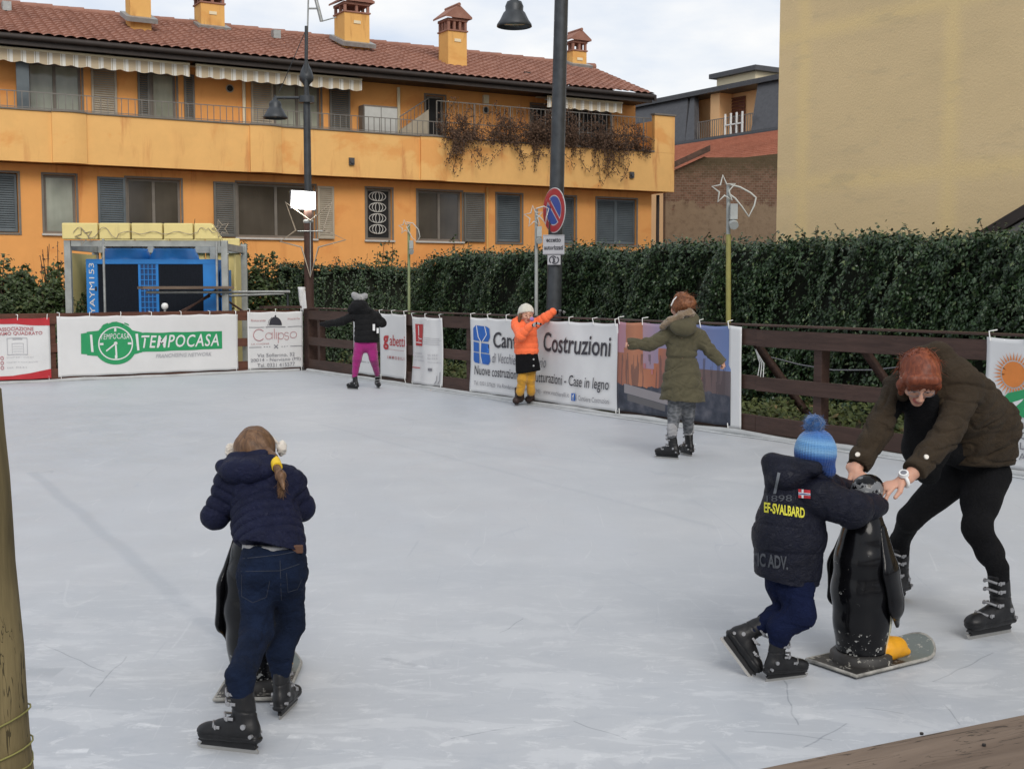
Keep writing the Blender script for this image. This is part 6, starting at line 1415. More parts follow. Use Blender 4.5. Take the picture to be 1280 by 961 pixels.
# ================================================================ the boy in the pompom hat
def boy():
    O = G(985, 848); R = person('small child in dark padded jacket and blue pompom hat pushing a penguin skating aid', O); P = lambda x, y, Y: J(x, y, Y)-O
    hc = P(1019, 574, 5.04); fw = Vector((.75, .62, -.12)); up = Vector((.1, .05, 1)); pel = P(986, 724, 5.0); ch = P(995, 628, 5.02)
    S1, E1, W1 = P(1024, 622, 4.92), P(1064, 636, 4.92), P(1096, 632, 5.04); S2, E2, W2 = P(1030, 610, 5.14), P(1062, 620, 5.28), P(1082, 606, 5.27)
    kf, af = P(1000, 768, 4.90), P(969, 825, 4.92); kr, ar = P(990, 774, 5.03), P(944, 790, 4.97); hf_, hr_ = P(995, 730, 4.95), P(982, 730, 5.05)
    toe = J(939, 851, 4.93)-O; heel = J(899, 797, 4.96)-O; SF = (G(955, 852)-O, G(1013, 845)-O, (.02, 0, 1), .66); SB = (heel, toe, (.7, .1, .55), .70); bf_, bb_ = boot_pts(*SF), boot_pts(*SB); af, ar = bf_[1], bb_[1]
    S = Sdf(.006); f, u, r = add_head(S, hc, fw, up, .82); S.cap(P(1008, 600, 5.03), ch, .04, .07, .03); S.cap(ch, pel, .07, .06, .04)
    S.chain([ch, S1, E1, W1], [.05, .03, .026, .02], .02); S.chain([ch, S2, E2, W2], [.05, .03, .026, .02], .02); add_hand(S, W1, (.7, .5, .15), (-.3, .6, -.6), .62, .55, 1); add_hand(S, W2, (.2, -.6, -.1), (-.2, 0, -1), .62, .6, 1)
    S.chain([pel, hf_, kf, af, bf_[2]], [.06, .045, .035, .024, .024], .02); S.chain([pel, hr_, kr, ar, bb_[2]], [.06, .045, .035, .024, .024], .02)
    solid('body', S, [C_['skin'], C_['lips'], C_['brow']], R, None, face_mi(hc, f, u, r, .82))
    S = Sdf(.006); S.cap(P(986, 712, 5.0), P(987, 728, 5.0), .105, .10, .03); S.chain([hf_, kf]+bf_, [.078, .060, .050, .034, .03], .03); S.chain([hr_, kr]+bb_, [.076, .056, .046, .034, .03], .03)
    solid('trousers', S, C_['boypants'], R, folds([(hf_, kf), (kf, af), (hr_, kr), (kr, ar)], .007, 7, 34, 85))
    S = Sdf(.005); hem = P(984, 722, 5.0); top = P(992, 622, 5.02); side = Vector((.62, -.78, 0))
    S.cap(hem, P(987, 665, 5.0), .150, .148, .05, (side, .88), cut=(P(984, 724, 5.0), (-.18, .0, -1))); S.cap(P(987, 665, 5.0), top, .148, .118, .06, (side, .92)); S.cap(P(984, 612, 5.03), P(1020, 614, 5.03), .085, .085, .05); S.cap(P(1008, 602, 5.04), P(1012, 594, 5.04), .075, .065, .03)
    S.chain([S1, E1, W1], [.080, .074, .050], .03); S.chain([S2, E2, W2], [.075, .065, .048], .03)
    bn = [(hem, top), (S1, E1), (E1, W1), (S2, E2), (E2, W2)]
    jk = solid('jacket', S, C_['navyboy'], R, puffer(bn, .115, .010, 21))
    S = Sdf(.005); S.ell(P(990, 594, 4.99), (.115, .080, .072), ((.8, .6, -.15), (-.6, .8, 0), (.15, 0, 1)), .03); S.cap(P(964, 576, 5.0), P(1018, 586, 4.94), .028, .032, .03); S.cap(P(964, 580, 5.0), P(966, 610, 5.0), .035, .03, .03)
    hd = solid('hood', S, C_['navyboy'], jk, lambda V, N: .006*snoise(V, 26, 5)+.003*snoise(V, 60, 6))
    bvs = [BVHTree.FromPolygons([v.co for v in o.data.vertices], [tuple(p.vertices) for p in o.data.polygons]) for o in (jk, hd)]
    def decal(V, F, mat, name, lift=.004, par=jk):
        a = Vector((0, 0, CAMH))-O; bm = bmesh.new(); vs = [bm.verts.new((x, y, 0)) for x, y in V]
        for f_ in F:
            try: bm.faces.new([vs[i] for i in f_])
            except ValueError: pass
        bmesh.ops.triangulate(bm, faces=bm.faces)
        for _ in range(3):
            es = [e for e in bm.edges if e.calc_length() > 4]
            if es: bmesh.ops.subdivide_edges(bm, edges=es, cuts=1); bmesh.ops.triangulate(bm, faces=bm.faces)
        out = []
        for v in bm.verts:
            d = ray(v.co.x, v.co.y).normalized(); hs = [b.ray_cast(a, d) for b in bvs]; hs = [h for h in hs if h[0]]; h = min(hs, key=lambda q: q[3]) if hs else None
            out.append(h[0]-d*lift if h else None)
        m = MB(); bm.verts.index_update(); fs = [tuple(v.index for v in f_.verts) for f_ in bm.faces]; fs = [q for q in fs if all(out[i] is not None for i in q)]
        m.add([o if o is not None else (0, 0, 0) for o in out], fs, 0, True); bm.free(); return m.build(name, mat, par)
    def skew(V, x0, y0, slope): return [(x, y0-(y-y0)+slope*(x-x0)) for x, y in V]
    yel = simple('yellow_print', (.55, .52, .04), .7, var=.15); dk = simple('dark_grey_print', (.055, .06, .07), .7); gr = simple('grey_print', (.13, .14, .155), .6)
    V, F = text_fit('EF-SVALBARD', 955, 1006, 0, 13, offset=.03); decal([(x, 640-y+.145*(x-954)) for x, y in V], F, yel, 'lettering')
    V, F = text_fit('ARCTIC ADV.', 917, 985, 0, 17, offset=.03); decal([(x, 706-y+.13*(x-936)) for x, y in V], F, dk, 'lower_lettering')
    V, F = text_fit('1898', 958, 990, 0, 8, offset=.0); decal([(x, 627-y-.02*(x-958)) for x, y in V], F, dk, 'number_lettering')
    V, F = poly2([(966.5, 617), (970, 617), (975.5, 591), (972, 590)]); decal(V, F, gr, 'hood_strip', par=hd)
    decal([(998, 611), (1013, 612.5), (1013, 623), (998, 622)], [(0, 1, 2, 3)], MAT['print_red'], 'flag_patch')
    bx_ = simple('flag_blue', (.02, .03, .2), .6)
    decal([(1002, 611.4), (1004.5, 611.6), (1004.5, 622.4), (1002, 622.2)], [(0, 1, 2, 3)], MAT['print_white'], 'flag_cross', .006); decal([(998, 615), (1013, 616.6), (1013, 619.4), (998, 618.2)], [(0, 1, 2, 3)], MAT['print_white'], 'flag_cross', .006); decal([(998, 616), (1013, 617.6), (1013, 618.6), (998, 617.3)], [(0, 1, 2, 3)], bx_, 'flag_line', .008)
    # knitted hat with stripes
    t = MT('blue_striped_knit'); z = t.sep()[2]; zc0 = hc.z; q = t.math('DIVIDE', t.math('ADD', t.math('SUBTRACT', z, zc0-.05), t.math('MULTIPLY', t.sep()[0], .12)), .19)
    nn = t.noise(60, 3); q = t.math('ADD', q, t.math('MULTIPLY', t.math('SUBTRACT', nn, .5), .04))
    c = t.ramp(q, [(.0, (.012, .04, .16)), (.40, (.014, .055, .22)), (.44, (.03, .10, .30)), (.50, (.08, .20, .42)), (.56, (.16, .32, .52)), (.68, (.10, .25, .48)), (.74, (.16, .33, .55)), (.86, (.06, .17, .40)), (1., (.03, .10, .32))])
    t.set(c, .9, spec=.2, sheen=.3); wv = t.N.new('ShaderNodeTexWave'); wv.inputs['Scale'].default_value = 50; wv.bands_direction = 'Z'; t.L.new(t.tc.outputs['Object'], wv.inputs['Vector']); t.bump(wv.outputs['Fac'], .5, .003)
    S = Sdf(.004); S.ell(hc+Vector((.0, 0, .030)), (.085, .093, .100), k=.02, cut=(hc+Vector((0, 0, -.035)), (-.15, 0, -1))); S.cap(hc+Vector((.045, -.03, -.05)), hc+Vector((.05, -.02, -.075)), .032, .016, .03)
    ht = solid('knitted_hat', S, t.m, R, lambda V, N: .0022*np.sin(np.arctan2(V[:, 1]-hc.y, V[:, 0]-hc.x)*44)+.002*snoise(V, 50, 4))
    pc = P(1018, 530, 5.04); S = Sdf(.003); S.ell(pc, (.042, .042, .040)); tp = cloth('pompom_blue', (.03, .11, .30), .95, .5, .4, 150, .8)
    pm = solid('pompom', S, tp, ht, lambda V, N: .007*snoise(V, 130, 6)+.004*snoise(V, 260, 2)); strands('pompom_yarn', pm, pc, (.038, .038, .036), tp, 240, .022, 0, 9, .0014)
    skate(R, *SF, label='black skate flat on the ice'); skate(R, *SB, label='black skate trailing behind with raised heel')
boy()
# ================================================================ penguin skating aids
def penguin(loc, rz, label, turn=0):
    R = thing('penguin_skating_aid', label, 'skating aid', loc, rz, 'penguin skating aids'); Yv = (0, 1, 0)
    S = Sdf(.005); z0 = .05
    prof = [(.03, .108), (.14, .117), (.27, .129), (.40, .120), (.50, .095), (.59, .064), (.65, .052)]
    for (a, ra), (b, rb) in zip(prof, prof[1:]): S.cap((-.01, 0, a+z0), (-.01, 0, b+z0), ra, rb, .03, (Yv, .97))
    S.cap((0, 0, .64+z0), (.0, 0, .69+z0), .052, .060, .04); S.ell((.012, 0, .70+z0), (.074, .060, .060), k=.02)
    S.cap((.06, 0, .70+z0), (.125, 0, .685+z0), .030, .014, .02, (Yv, .8)); S.ell((.045, 0, .26+z0), (.125, .10, .21), k=.03)
    blk = simple('penguin_gloss_black', (.004, .004, .005), .16, var=.5, sc=12, spec=.22)
    t = MT('penguin_body_paint'); x, y, z = t.sep(); n = t.noise(26, 5, .7); n3 = t.noise(8, 4, .6)
    front = t.math('GREATER_THAN', t.math('SUBTRACT', x, t.math('MULTIPLY', t.math('ABSOLUTE', y), .10)), .018)
    fm = t.math('MULTIPLY', front, t.math('LESS_THAN', z, .56)); c = t.mix(t.math('GREATER_THAN', n, .0), (.005, .005, .006), (.005, .005, .006)); c = t.mix(fm, c, (.52, .50, .36))
    hd = t.math('GREATER_THAN', t.math('ADD', z, t.math('MULTIPLY', n3, .05)), .725); gp = t.math('MULTIPLY', hd, t.math('GREATER_THAN', n3, .53)); c = t.mix(gp, c, (.16, .165, .17))
    sc = t.math('MULTIPLY', t.math('GREATER_THAN', n, .66), t.math('GREATER_THAN', t.noise(5, 2), .54)); c = t.mix(sc, c, (.42, .42, .40))
    low = t.math('MULTIPLY', t.math('LESS_THAN', z, .16), t.math('GREATER_THAN', t.noise(40, 5, .7), .60)); c = t.mix(low, c, (.34, .34, .32))
    t.set(c, .16, spec=.25); t.bump(n, .03, .001)
    b = solid('body', S, t.m, R, lambda V, N: .0015*snoise(V, 25, 4))
    for s in (-1, 1):
        S = Sdf(.005); S.chain([(0, s*.085, .58), (-.005, s*.128, .42), (.02, s*.142, .28), (.05, s*.130, .19)], [.030, .062, .060, .018], .02, ((.1, s, .15), .36)); solid('flipper', S, blk, R)
    m = MB(); m.tube([(.075, 0, .752), (.135, 0, .738), (.165, 0, .722)], [.022, .015, .005], 10); m.build('beak', simple('beak_dark', (.03, .03, .03), .3), R)
    ft = simple('foot_orange', (.72, .33, .012), .4, var=.15, sc=14, bump=.2, bsc=30)
    for s in (-1, 1):
        S = Sdf(.005); S.cap((.06, s*.060, .065), (.150, s*.064, .055), .058, .050, .02, ((0, 0, 1), .95)); 
        for q in (-.03, 0, .03): S.cap((.15, s*.064+q*.9, .045), (.185, s*.064+q*1.1, .038), .022, .016, .01)
        solid('foot', S, ft, R, lambda V, N: .002*snoise(V, 50, 1))
    Q = Matrix.Rotation(math.radians(turn), 4, 'Z')
    for o in list(R.children): o.data.transform(Q)
    # sliding board
    t = MT('board_paint'); n = t.noise(30, 6, .75); x = t.sep()[0]
    c = t.mix(t.math('GREATER_THAN', x, .12), (.022, .020, .018), (.13, .15, .14)); vv = t.N.new('ShaderNodeTexVoronoi'); vv.inputs['Scale'].default_value = 9; t.L.new(t.tc.outputs['Object'], vv.inputs['Vector'])
    c = t.mix(t.math('MULTIPLY', t.math('GREATER_THAN', x, .12), t.math('LESS_THAN', vv.outputs['Distance'], .32)), c, (.09, .115, .09)); c = t.mix(t.math('GREATER_THAN', n, .60), c, (.40, .38, .33)); t.set(c, .55); t.bump(n, .3, .003)
    out = [(-.19, -.135), (.20, -.135)]+[(.23+.16*math.sin(a), -.135*math.cos(a)) for a in np.linspace(.1, math.pi-.1, 14)]+[(.20, .135), (-.19, .135)]
    m = MB(); k = len(out); zz = lambda x: .008+.05*max(0, (x-.28)/.11)**2
    V = [(x, y, zz(x)) for x, y in out]+[(x, y, zz(x)+.014) for x, y in out]; m.add(V, [tuple(range(k))[::-1], tuple(range(k, 2*k))]+[(i, (i+1) % k, k+(i+1) % k, k+i) for i in range(k)], 0)
    bd = m.build('sliding_board', t.m, R)
    m = MB(); m.tube([(x*1.004, y*1.004, zz(x)+.007) for x, y in out], .0085, 6, closed=True); m.build('board_edge', simple('board_edge', (.32, .31, .28), .6, var=.5, sc=25), bd)
    m = MB(); m.lathe((-.01, 0, .02), [(.130, 0), (.128, .03), (.115, .042), (.10, .042)], 30); m.build('base_ring', t.m, R)
    return R
c = G(1078, 829); penguin((c.x, c.y, 0), math.radians(33), 'glossy black penguin skating aid held by the woman and the boy', 8)
c = G(323, 858); penguin((c.x, c.y, 0), math.radians(92), 'black penguin skating aid half hidden in front of the child in jeans')
# ================================================================ the woman
def woman():
    O = G(1215, 780); R = person('woman with short copper hair and brown coat leaning forward with both hands on the penguin', O); P = lambda x, y, Y: J(x, y, Y)-O
    hc = P(1149, 470, 5.33); fw = Vector((-.10, -.72, -.66)); up = Vector((-.05, -.62, .75)); s = .94
    pel = P(1226, 572, 5.85); ch = P(1165, 498, 5.52)
    S1, E1, W1 = P(1126, 486, 5.52), P(1098, 536, 5.40), P(1071, 584, 5.30); S2, E2, W2 = P(1205, 486, 5.45), P(1184, 541, 5.27), P(1142, 590, 5.13)
    k1, a1 = P(1138, 648, 5.96), P(1121, 716, 6.12); k2, a2 = P(1221, 660, 5.66), P(1243, 728, 5.66); h1, h2 = P(1192, 596, 5.90), P(1234, 594, 5.83)
    S = Sdf(.004); f, u, r = add_head(S, hc, fw, up, s); S.cap(hc+Vector((.03, .06, -.05)), P(1163, 488, 5.50), .055, .05, .02); S.cap(ch, pel, .05, .06, .04)
    SA = (G(1262, 790)-O, G(1212, 799)-O, (.05, .05, 1), .95); SB = (G(1128, 748)-O, G(1098, 757)-O, (.1, .0, 1), .95); b2_, b1_ = boot_pts(*SA), boot_pts(*SB); a1, a2 = b1_[1], b2_[1]
    S.chain([ch, S1, E1, W1], [.045, .035, .03, .026], .02); S.chain([ch, S2, E2, W2], [.045, .035, .03, .026], .02)
    d2 = P(1090, 615, 5.10)-P(1128, 601, 5.12); add_hand(S, P(1128, 601, 5.12), d2, (-.15, .25, -1), .95, .42, 1, .5); d1 = P(1082, 606, 5.20)-P(1068, 588, 5.29); add_hand(S, P(1068, 588, 5.29), d1, (.5, -.2, -.9), .95, .40, -1, .3)
    S.cap(W2, P(1128, 601, 5.12), .028, .025, .01); S.cap(W1, P(1068, 588, 5.29), .028, .025, .01)
    S.chain([pel, h1, k1, b1_[0], a1], [.05, .045, .024, .018, .018], .01); S.chain([pel, h2, P(1226, 625, 5.74), k2, P(1237, 690, 5.64), b2_[0], a2], [.05, .045, .035, .025, .022, .018, .018], .01)
    solid('body', S, [C_['skin'], C_['lips'], C_['brow']], R, None, face_mi(hc, f, u, r, s)); eyes(R, hc, f, u, r, s)
    # glasses
    m = MB()
    for q in (-1, 1): c = hc+r*q*.031*s+f*.104*s-u*.012*s; m.tube([c+r*.025*s*math.cos(t)+u*.017*s*math.sin(t) for t in np.linspace(0, 6.283, 17)[:-1]], .0012, 4, closed=True); m.tube([c+r*q*.025*s, hc+r*q*.074*s+f*.03*s], .0012, 4)
    m.build('glasses', MAT['print_grey'], R)
    # hair: cap of short copper hair with fringe
    S = Sdf(.004); S.ell(hc+u*.022*s-f*.006*s, (.089*s, .108*s, .100*s), (r, f, u), .01, cut=(hc-u*.004*s-f*.02*s, (-(u*.9)+f*.40)))
    S.ell(hc+u*.012*s-f*.045*s, (.080*s, .070*s, .088*s), (r, f, u), .02)
    for q in (-1, 1): S.chain([hc+r*q*.064*s+f*.055*s+u*.035*s, hc+r*q*.078*s+f*.040*s-u*.025*s, hc+r*q*.074*s+f*.040*s-u*.070*s], [.026*s, .020*s, .010*s], .02)
    for q, l in ((-.056, -.004), (-.036, .004), (-.015, .012), (.006, .004), (.028, -.002), (.050, -.006)): S.cap(hc+r*q*s+f*.084*s+u*.062*s, hc+r*(q*1.1)*s+f*(.094-.25*abs(q))*s+u*l*s, .022*s, .008*s, .015)
    h = solid('hair', S, C_['hairR'], R, hair_disp(15, .0055, 80)); strands('loose_hair', h, hc+u*.045*s-f*.035*s, (.080, .075, .075), C_['hairR'], 420, .055, .2, 13, .0014, -u*.5)
    # dark jumper, leggings
    S = Sdf(.007); S.cap(P(1156, 505, 5.45), P(1158, 560, 5.56), .085, .10, .04); S.cap(P(1158, 560, 5.56), P(1160, 592, 5.66), .10, .055, .04, cut=(P(1150, 604, 5.6), (-.3, 0, -1))); S.chain([P(1160, 498, 5.50), S1, E1], [.06, .058, .046], .03); S.chain([P(1160, 498, 5.50), S2], [.06, .055], .03); S.cap(P(1172, 555, 5.66), pel, .07, .09, .04); S.cap(P(1152, 495, 5.42), P(1160, 500, 5.48), .06, .075, .03)
    solid('jumper', S, C_['black'], R, lambda V, N: .004*snoise(V, 22, 3))
    S = Sdf(.007); S.cap(P(1226, 560, 5.86), pel, .11, .12, .04); S.chain([h1, k1]+b1_, [.100, .060, .046, .040, .036], .03); S.chain([h2, P(1226, 625, 5.74), k2, P(1237, 690, 5.64)]+b2_, [.112, .088, .064, .060, .044, .040, .036], .03)
    solid('leggings', S, C_['black'], R, folds([(h1, k1), (k1, a1), (h2, k2), (k2, a2)], .003, 9, 20, 60))
    # coat
    S = Sdf(.006); nrm = Vector((-.45, -.35, -.8)); b0, b1, b2, b3 = P(1180, 478, 5.50), P(1208, 505, 5.66), P(1232, 535, 5.80), P(1229, 574, 5.84)
    S.cap(b0, b1, .140, .145, .05, ((.5, -.3, -.8), .9)); S.cap(b1, b2, .145, .158, .05, ((.5, -.3, -.8), .92)); S.cap(P(1212, 548, 5.74), P(1212, 572, 5.78), .125, .125, .05, ((0, 1, 0), .95), cut=(P(1225, 578, 5.84), (-.04, 0, -1))); S.cap(b2, b3, .158, .152, .05, ((0, 1, 0), .92), cut=(P(1225, 578, 5.84), (-.04, 0, -1)))
    S.cap(S1, S2, .082, .085, .05); S.cap(P(1168, 470, 5.50), P(1190, 478, 5.50), .09, .09, .04)
    S.chain([S1, E1, W1], [.076, .062, .052], .03, None, (W1, W1-E1)); S.chain([S2, E2, W2], [.080, .064, .052], .03, None, (W2, W2-E2))
    S.cap(hc+f*.05-u*.17, P(1150, 512, 5.36), .075, .05, .04, sub=True); S.cap(P(1146, 505, 5.36), P(1150, 580, 5.44), .055, .07, .05, sub=True)
    bn = [(b0, b1), (b1, b2), (b2, b3), (S1, E1), (E1, W1), (S2, E2), (E2, W2)]
    ct = solid('coat', S, C_['coat'], R, folds(bn, .011, 33, 24, 62))
    S = Sdf(.006); S.chain([P(1136, 470, 5.46), P(1150, 446, 5.50), P(1172, 442, 5.50), P(1188, 460, 5.47), P(1188, 485, 5.42), P(1180, 505, 5.38)], [.030, .042, .050, .048, .038, .026], .03); S.ell(P(1176, 458, 5.52), (.085, .08, .085), k=.04); S.cap(P(1136, 470, 5.46), P(1128, 495, 5.42), .03, .026, .02)
    solid('hood', S, C_['coat'], ct, lambda V, N: .006*snoise(V, 28, 4)+.003*snoise(V, 60, 2))
    for (x, y, Y) in ((1072, 568, 5.26), (1158, 571, 5.10)):
        c = P(x, y, Y); d = (Vector((0, 0, CAMH))-O-c).normalized()
        bv = BVHTree.FromPolygons([v.co for v in ct.data.vertices], [tuple(p.vertices) for p in ct.data.polygons]); hit = bv.ray_cast(Vector((0, 0, CAMH))-O, -d)
        if hit[0]: n_ = hit[1]; m = MB(); m.cyl(hit[0]-n_*.002, hit[0]+n_*.005, .0115, .009, 16); m.build('button', simple('button_pearl', (.75, .7, .62), .25), ct)
    # watch
    wc = P(1130, 599.5, 5.12); dd = d2.normalized(); m = MB(); n_ = Vector((-.05, -.45, .9)); n_ = (n_-dd*n_.dot(dd)).normalized(); tt = dd.cross(n_)
    m.tube([wc+(tt*math.cos(a)*.034+n_*math.sin(a)*.027) for a in np.linspace(0, 6.283, 21)[:-1]], .008, 6, closed=True); w = m.build('watch', MAT['white'], R)
    m = MB(); m.cyl(wc+n_*.026, wc+n_*.040, .022, .020, 20); m.build('watch_case', MAT['white'], w); m = MB(); m.cyl(wc+n_*.0395, wc+n_*.0415, .013, .013, 16); m.build('watch_dial', MAT['print_grey'], w)
    skate(R, *SA, label='black skate nearest the right edge'); skate(R, *SB, label='black skate behind the penguin')
woman()
# ================================================================ three children farther away
def child(O, label, spec, vox=.009):
    R = person(label, O); P = lambda x, y, Y: J(x, y, Y)-O
    for nm, mat, prims, disp in spec(P, R, O):
        S = Sdf(vox)
        for p in prims:
            getattr(S, p[0])(*p[1:-1], **p[-1])
        solid(nm, S, mat, R, disp)
    return R
def body_of(R, P, hc, fw, up, s, ch, pel, arms, legs, vox=.009, hands=(None, None), hs=.8):
    S = Sdf(vox); f, u, r = add_head(S, hc, fw, up, s); S.cap(Vector(hc)-u*.12*s, ch, .05*s, .09, .03); S.cap(ch, pel, .09, .09, .04)
    for a in arms: S.chain([ch]+list(a), [.05, .035, .03, .024], .02)
    for l in legs: S.chain([pel]+list(l), [.08, .06, .045, .035], .02)
    for h in hands:
        if h: add_hand(S, h[0], h[1], h[2], hs, h[3], h[4])
    solid('body', S, [C_['skin'], C_['lips'], C_['brow']], R, None, face_mi(hc, f, u, r, s)); return f, u, r
def parka_girl():
    Y = 11.37; O = G(848, 571); R = person('girl in a long olive parka skating away with arms spread, auburn hair tied up', O); P = lambda x, y, d=0: J(x, y, Y+d)-O
    hc = P(851, 384, .03); fw = Vector((-.55, .8, -.05)); ch = P(852, 420); pel = P(852, 480)
    A1 = (P(834, 419), P(812, 431, -.05), P(787, 430, -.1)); A2 = (P(873, 421), P(887, 438, -.03), P(903, 454, -.06)); SA = (G(847, 574)-O, G(821, 572)-O, (.05, 0, 1), .80); SB = (G(866, 571)-O, G(848, 566)-O, (.0, 0, 1), .80); b1_, b2_ = boot_pts(*SA), boot_pts(*SB); L1 = (P(845, 492), P(843, 518, -.02), b1_[1]); L2_ = (P(861, 492, .03), P(860, 518, .05), b2_[1])
    body_of(R, P, hc, fw, (0, 0, 1), .95, ch, pel, (A1, A2), (L1, L2_), .008, ((A1[2]+Vector((.03, 0, 0)), (-1, -.1, .1), (0, 0, -1), .9, 1), (A2[2]-Vector((.02, 0, -.02)), (.6, 0, -.7), (-.5, 0, -.5), .9, -1)), .7)
    S = Sdf(.008); Yv = (0, 1, 0); hem = P(853, 500)
    S.cap(P(853, 418), P(852, 445), .150, .142, .05, (Yv, .72)); S.cap(P(852, 445), hem, .142, .222, .03, (Yv, .72), cut=(P(853, 501), (-.05, 0, -1))); S.cap(A1[0], A2[0], .072, .075, .04)
    S.chain(A1, [.072, .062, .055], .03, None, (A1[2]+Vector((-.02, 0, 0)), (-1, 0, 0))); S.chain(A2, [.072, .062, .055], .03, None, (A2[2], (.6, 0, -.7)))
    bn = [(ch, P(852, 445)), (P(852, 445), hem), (A1[0], A1[1]), (A1[1], A1[2]), (A2[0], A2[1]), (A2[1], A2[2])]
    fo = folds(bn, .013, 51, 19, 50); wz = P(852, 447).z
    pk = solid('parka', S, C_['parka'], R, lambda V, N: fo(V, N)-.016*np.exp(-((V[:, 2]-wz)/.014)**2)*(np.abs(V[:, 0]-P(852, 447).x) < .19))
    S = Sdf(.008); S.ell(P(854, 409, -.12), (.125, .07, .085), ((1, 0, .1), (0, 1, -.3), (0, .3, 1)), .04); S.cap(P(846, 405, -.05), P(866, 399, -.05), .06, .06, .04); solid('hood', S, C_['parka'], pk, lambda V, N: .006*snoise(V, 22, 8))
    S = Sdf(.008); S.chain([P(828, 408, -.05), P(838, 401, -.10), P(850, 395, -.12), P(862, 390, -.10), P(868, 396, -.04)], [.028, .032, .034, .032, .03], .02); fu = solid('fur_trim', S, C_['fur'], pk, lambda V, N: .012*snoise(V, 75, 3)+.006*snoise(V, 150, 4))
    S = Sdf(.008); S.ell(hc+Vector((.01, -.02, .02)), (.095, .10, .10)); S.ell(P(858, 379, -.05), (.085, .08, .075), k=.03); S.ell(P(852, 371, 0), (.06, .06, .04), k=.03)
    h = solid('hair', S, C_['hairG'], R, lambda V, N: .012*snoise(V, 40, 2)+.008*snoise(V, 90, 4)); strands('loose_hair', h, P(856, 379, -.02), (.10, .10, .09), C_['hairG'], 160, .07, .1, 5, .0018)
    m = MB(); m.tube([P(839, 382, -.04), P(842, 375, -.06), P(846, 371, -.05)], .006, 6); m.build('hair_clip', MAT['white'], h)
    t = MT('patterned_leggings'); v = t.N.new('ShaderNodeTexVoronoi'); v.inputs['Scale'].default_value = 26; t.L.new(t.co((1, 1, 1.6)), v.inputs['Vector']); t.set(t.ramp(v.outputs['Distance'], [(.15, (.055, .06, .065)), (.5, (.085, .09, .10)), (.7, (.13, .135, .145))]), .85)
    S = Sdf(.008); S.cap(P(853, 485), P(853, 492), .12, .12, .03, (Yv, .7))
    for L_ in (L1, L2_): S.chain(L_, [.080, .062, .046], .03)
    lg = solid('leggings', S, t.m, R, folds([(L1[0], L1[2]), (L2_[0], L2_[2])], .006, 5, 30, 80))
    S = Sdf(.008)
    for L_ in (L1, L2_): S.cap(L_[2]+Vector((0, 0, .07)), L_[2]+Vector((0, 0, .01)), .054, .050, .02)
    solid('socks', S, C_['shirt'], R, folds([(L1[0], L1[2])], .008, 3, 30, 160))
    skate(R, *SA, label='black skate pointing left'); skate(R, *SB, label='black skate pointing away')
parka_girl()
def black_girl():
    Y = 18.95; O = G(456, 486); R = person('child in black hooded jacket and magenta leggings near the far corner, back turned', O); P = lambda x, y, d=0: J(x, y, Y+d)-O; Yv = (0, 1, 0)
    hc = P(450, 380, .03); ch = P(456, 396); pel = P(457, 425); A1 = (P(444, 394), P(427, 402, -.05), P(409, 405, -.1)); A2 = (P(470, 396), P(478, 404, .05), P(478, 405, .0)); SA = (G(448, 487)-O, G(433, 486)-O, (.02, 0, 1), .78); SB = (G(469, 483.5)-O, G(478, 487.5)-O, (.0, 0, 1), .78); b1_, b2_ = boot_pts(*SA), boot_pts(*SB); L1 = (P(450, 430), P(446.5, 448, -.03), b1_[1]); L2_ = (P(464, 430), P(467, 448), b2_[1])
    body_of(R, P, hc, (-.1, 1, 0), (0, 0, 1), .9, ch, pel, (A1, A2), (L1, L2_), .010, ((A1[2]+Vector((.03, 0, 0)), (-1, 0, 0), (0, 0, -1), .9, 1), None), .6)
    S = Sdf(.010); S.cap(P(457, 396), P(458, 424), .165, .195, .05, (Yv, .7), cut=(P(458, 428), (0, 0, -1))); S.cap(A1[0], A2[0], .07, .07, .04); S.chain(A1, [.075, .062, .050], .03); S.chain([A2[0], A2[1], A2[1]+Vector((-.05, -.1, -.0))], [.075, .068, .055], .03); S.cap(A1[2], A1[2]+Vector((-.09, 0, 0)), .045, .03, .02)
    jk = solid('jacket', S, C_['blackj'], R, puffer([(P(457, 392), P(458, 428)), (A1[0], A1[2]), (A2[0], A2[1])], .085, .012, 4))
    S = Sdf(.010); S.ell(P(449, 382, -.05), (.135, .12, .10)); S.cap(P(440, 387, -.05), P(460, 389, -.05), .07, .07, .05); solid('hood', S, C_['blackj'], jk, lambda V, N: .01*snoise(V, 18, 8)+.008*snoise(V, 60, 3))
    m = MB(); p = P(466, 410, -.14); m.box(p.x, p.x+.035, p.y-.01, p.y, p.z-.04, p.z+.06); m.box(p.x+.06, p.x+.09, p.y-.01, p.y, p.z-.08, p.z); m.build('reflective_tab', MAT['print_white'], jk)
    S = Sdf(.010); S.ell(P(449, 373, -.02), (.085, .09, .07), cut=(P(449, 377, 0), (0, 0, -1))); S.ell(P(443, 369, -.04), (.05, .05, .05)); S.ell(P(456, 370, -.04), (.048, .048, .048)); solid('knitted_hat', S, C_['greyk'], R, lambda V, N: .010*snoise(V, 80, 5))
    S = Sdf(.010); S.cap(P(457, 426), P(457, 430), .14, .14, .03, (Yv, .7))
    for L_ in (L1, L2_): S.chain(L_, [.092, .072, .045], .02)
    solid('leggings', S, C_['magenta'], R, folds([(L1[0], L1[2]), (L2_[0], L2_[2])], .006, 5, 22, 60))
    skate(R, *SA, label='black skate pointing left'); skate(R, *SB, label='black skate on the right')
black_girl()
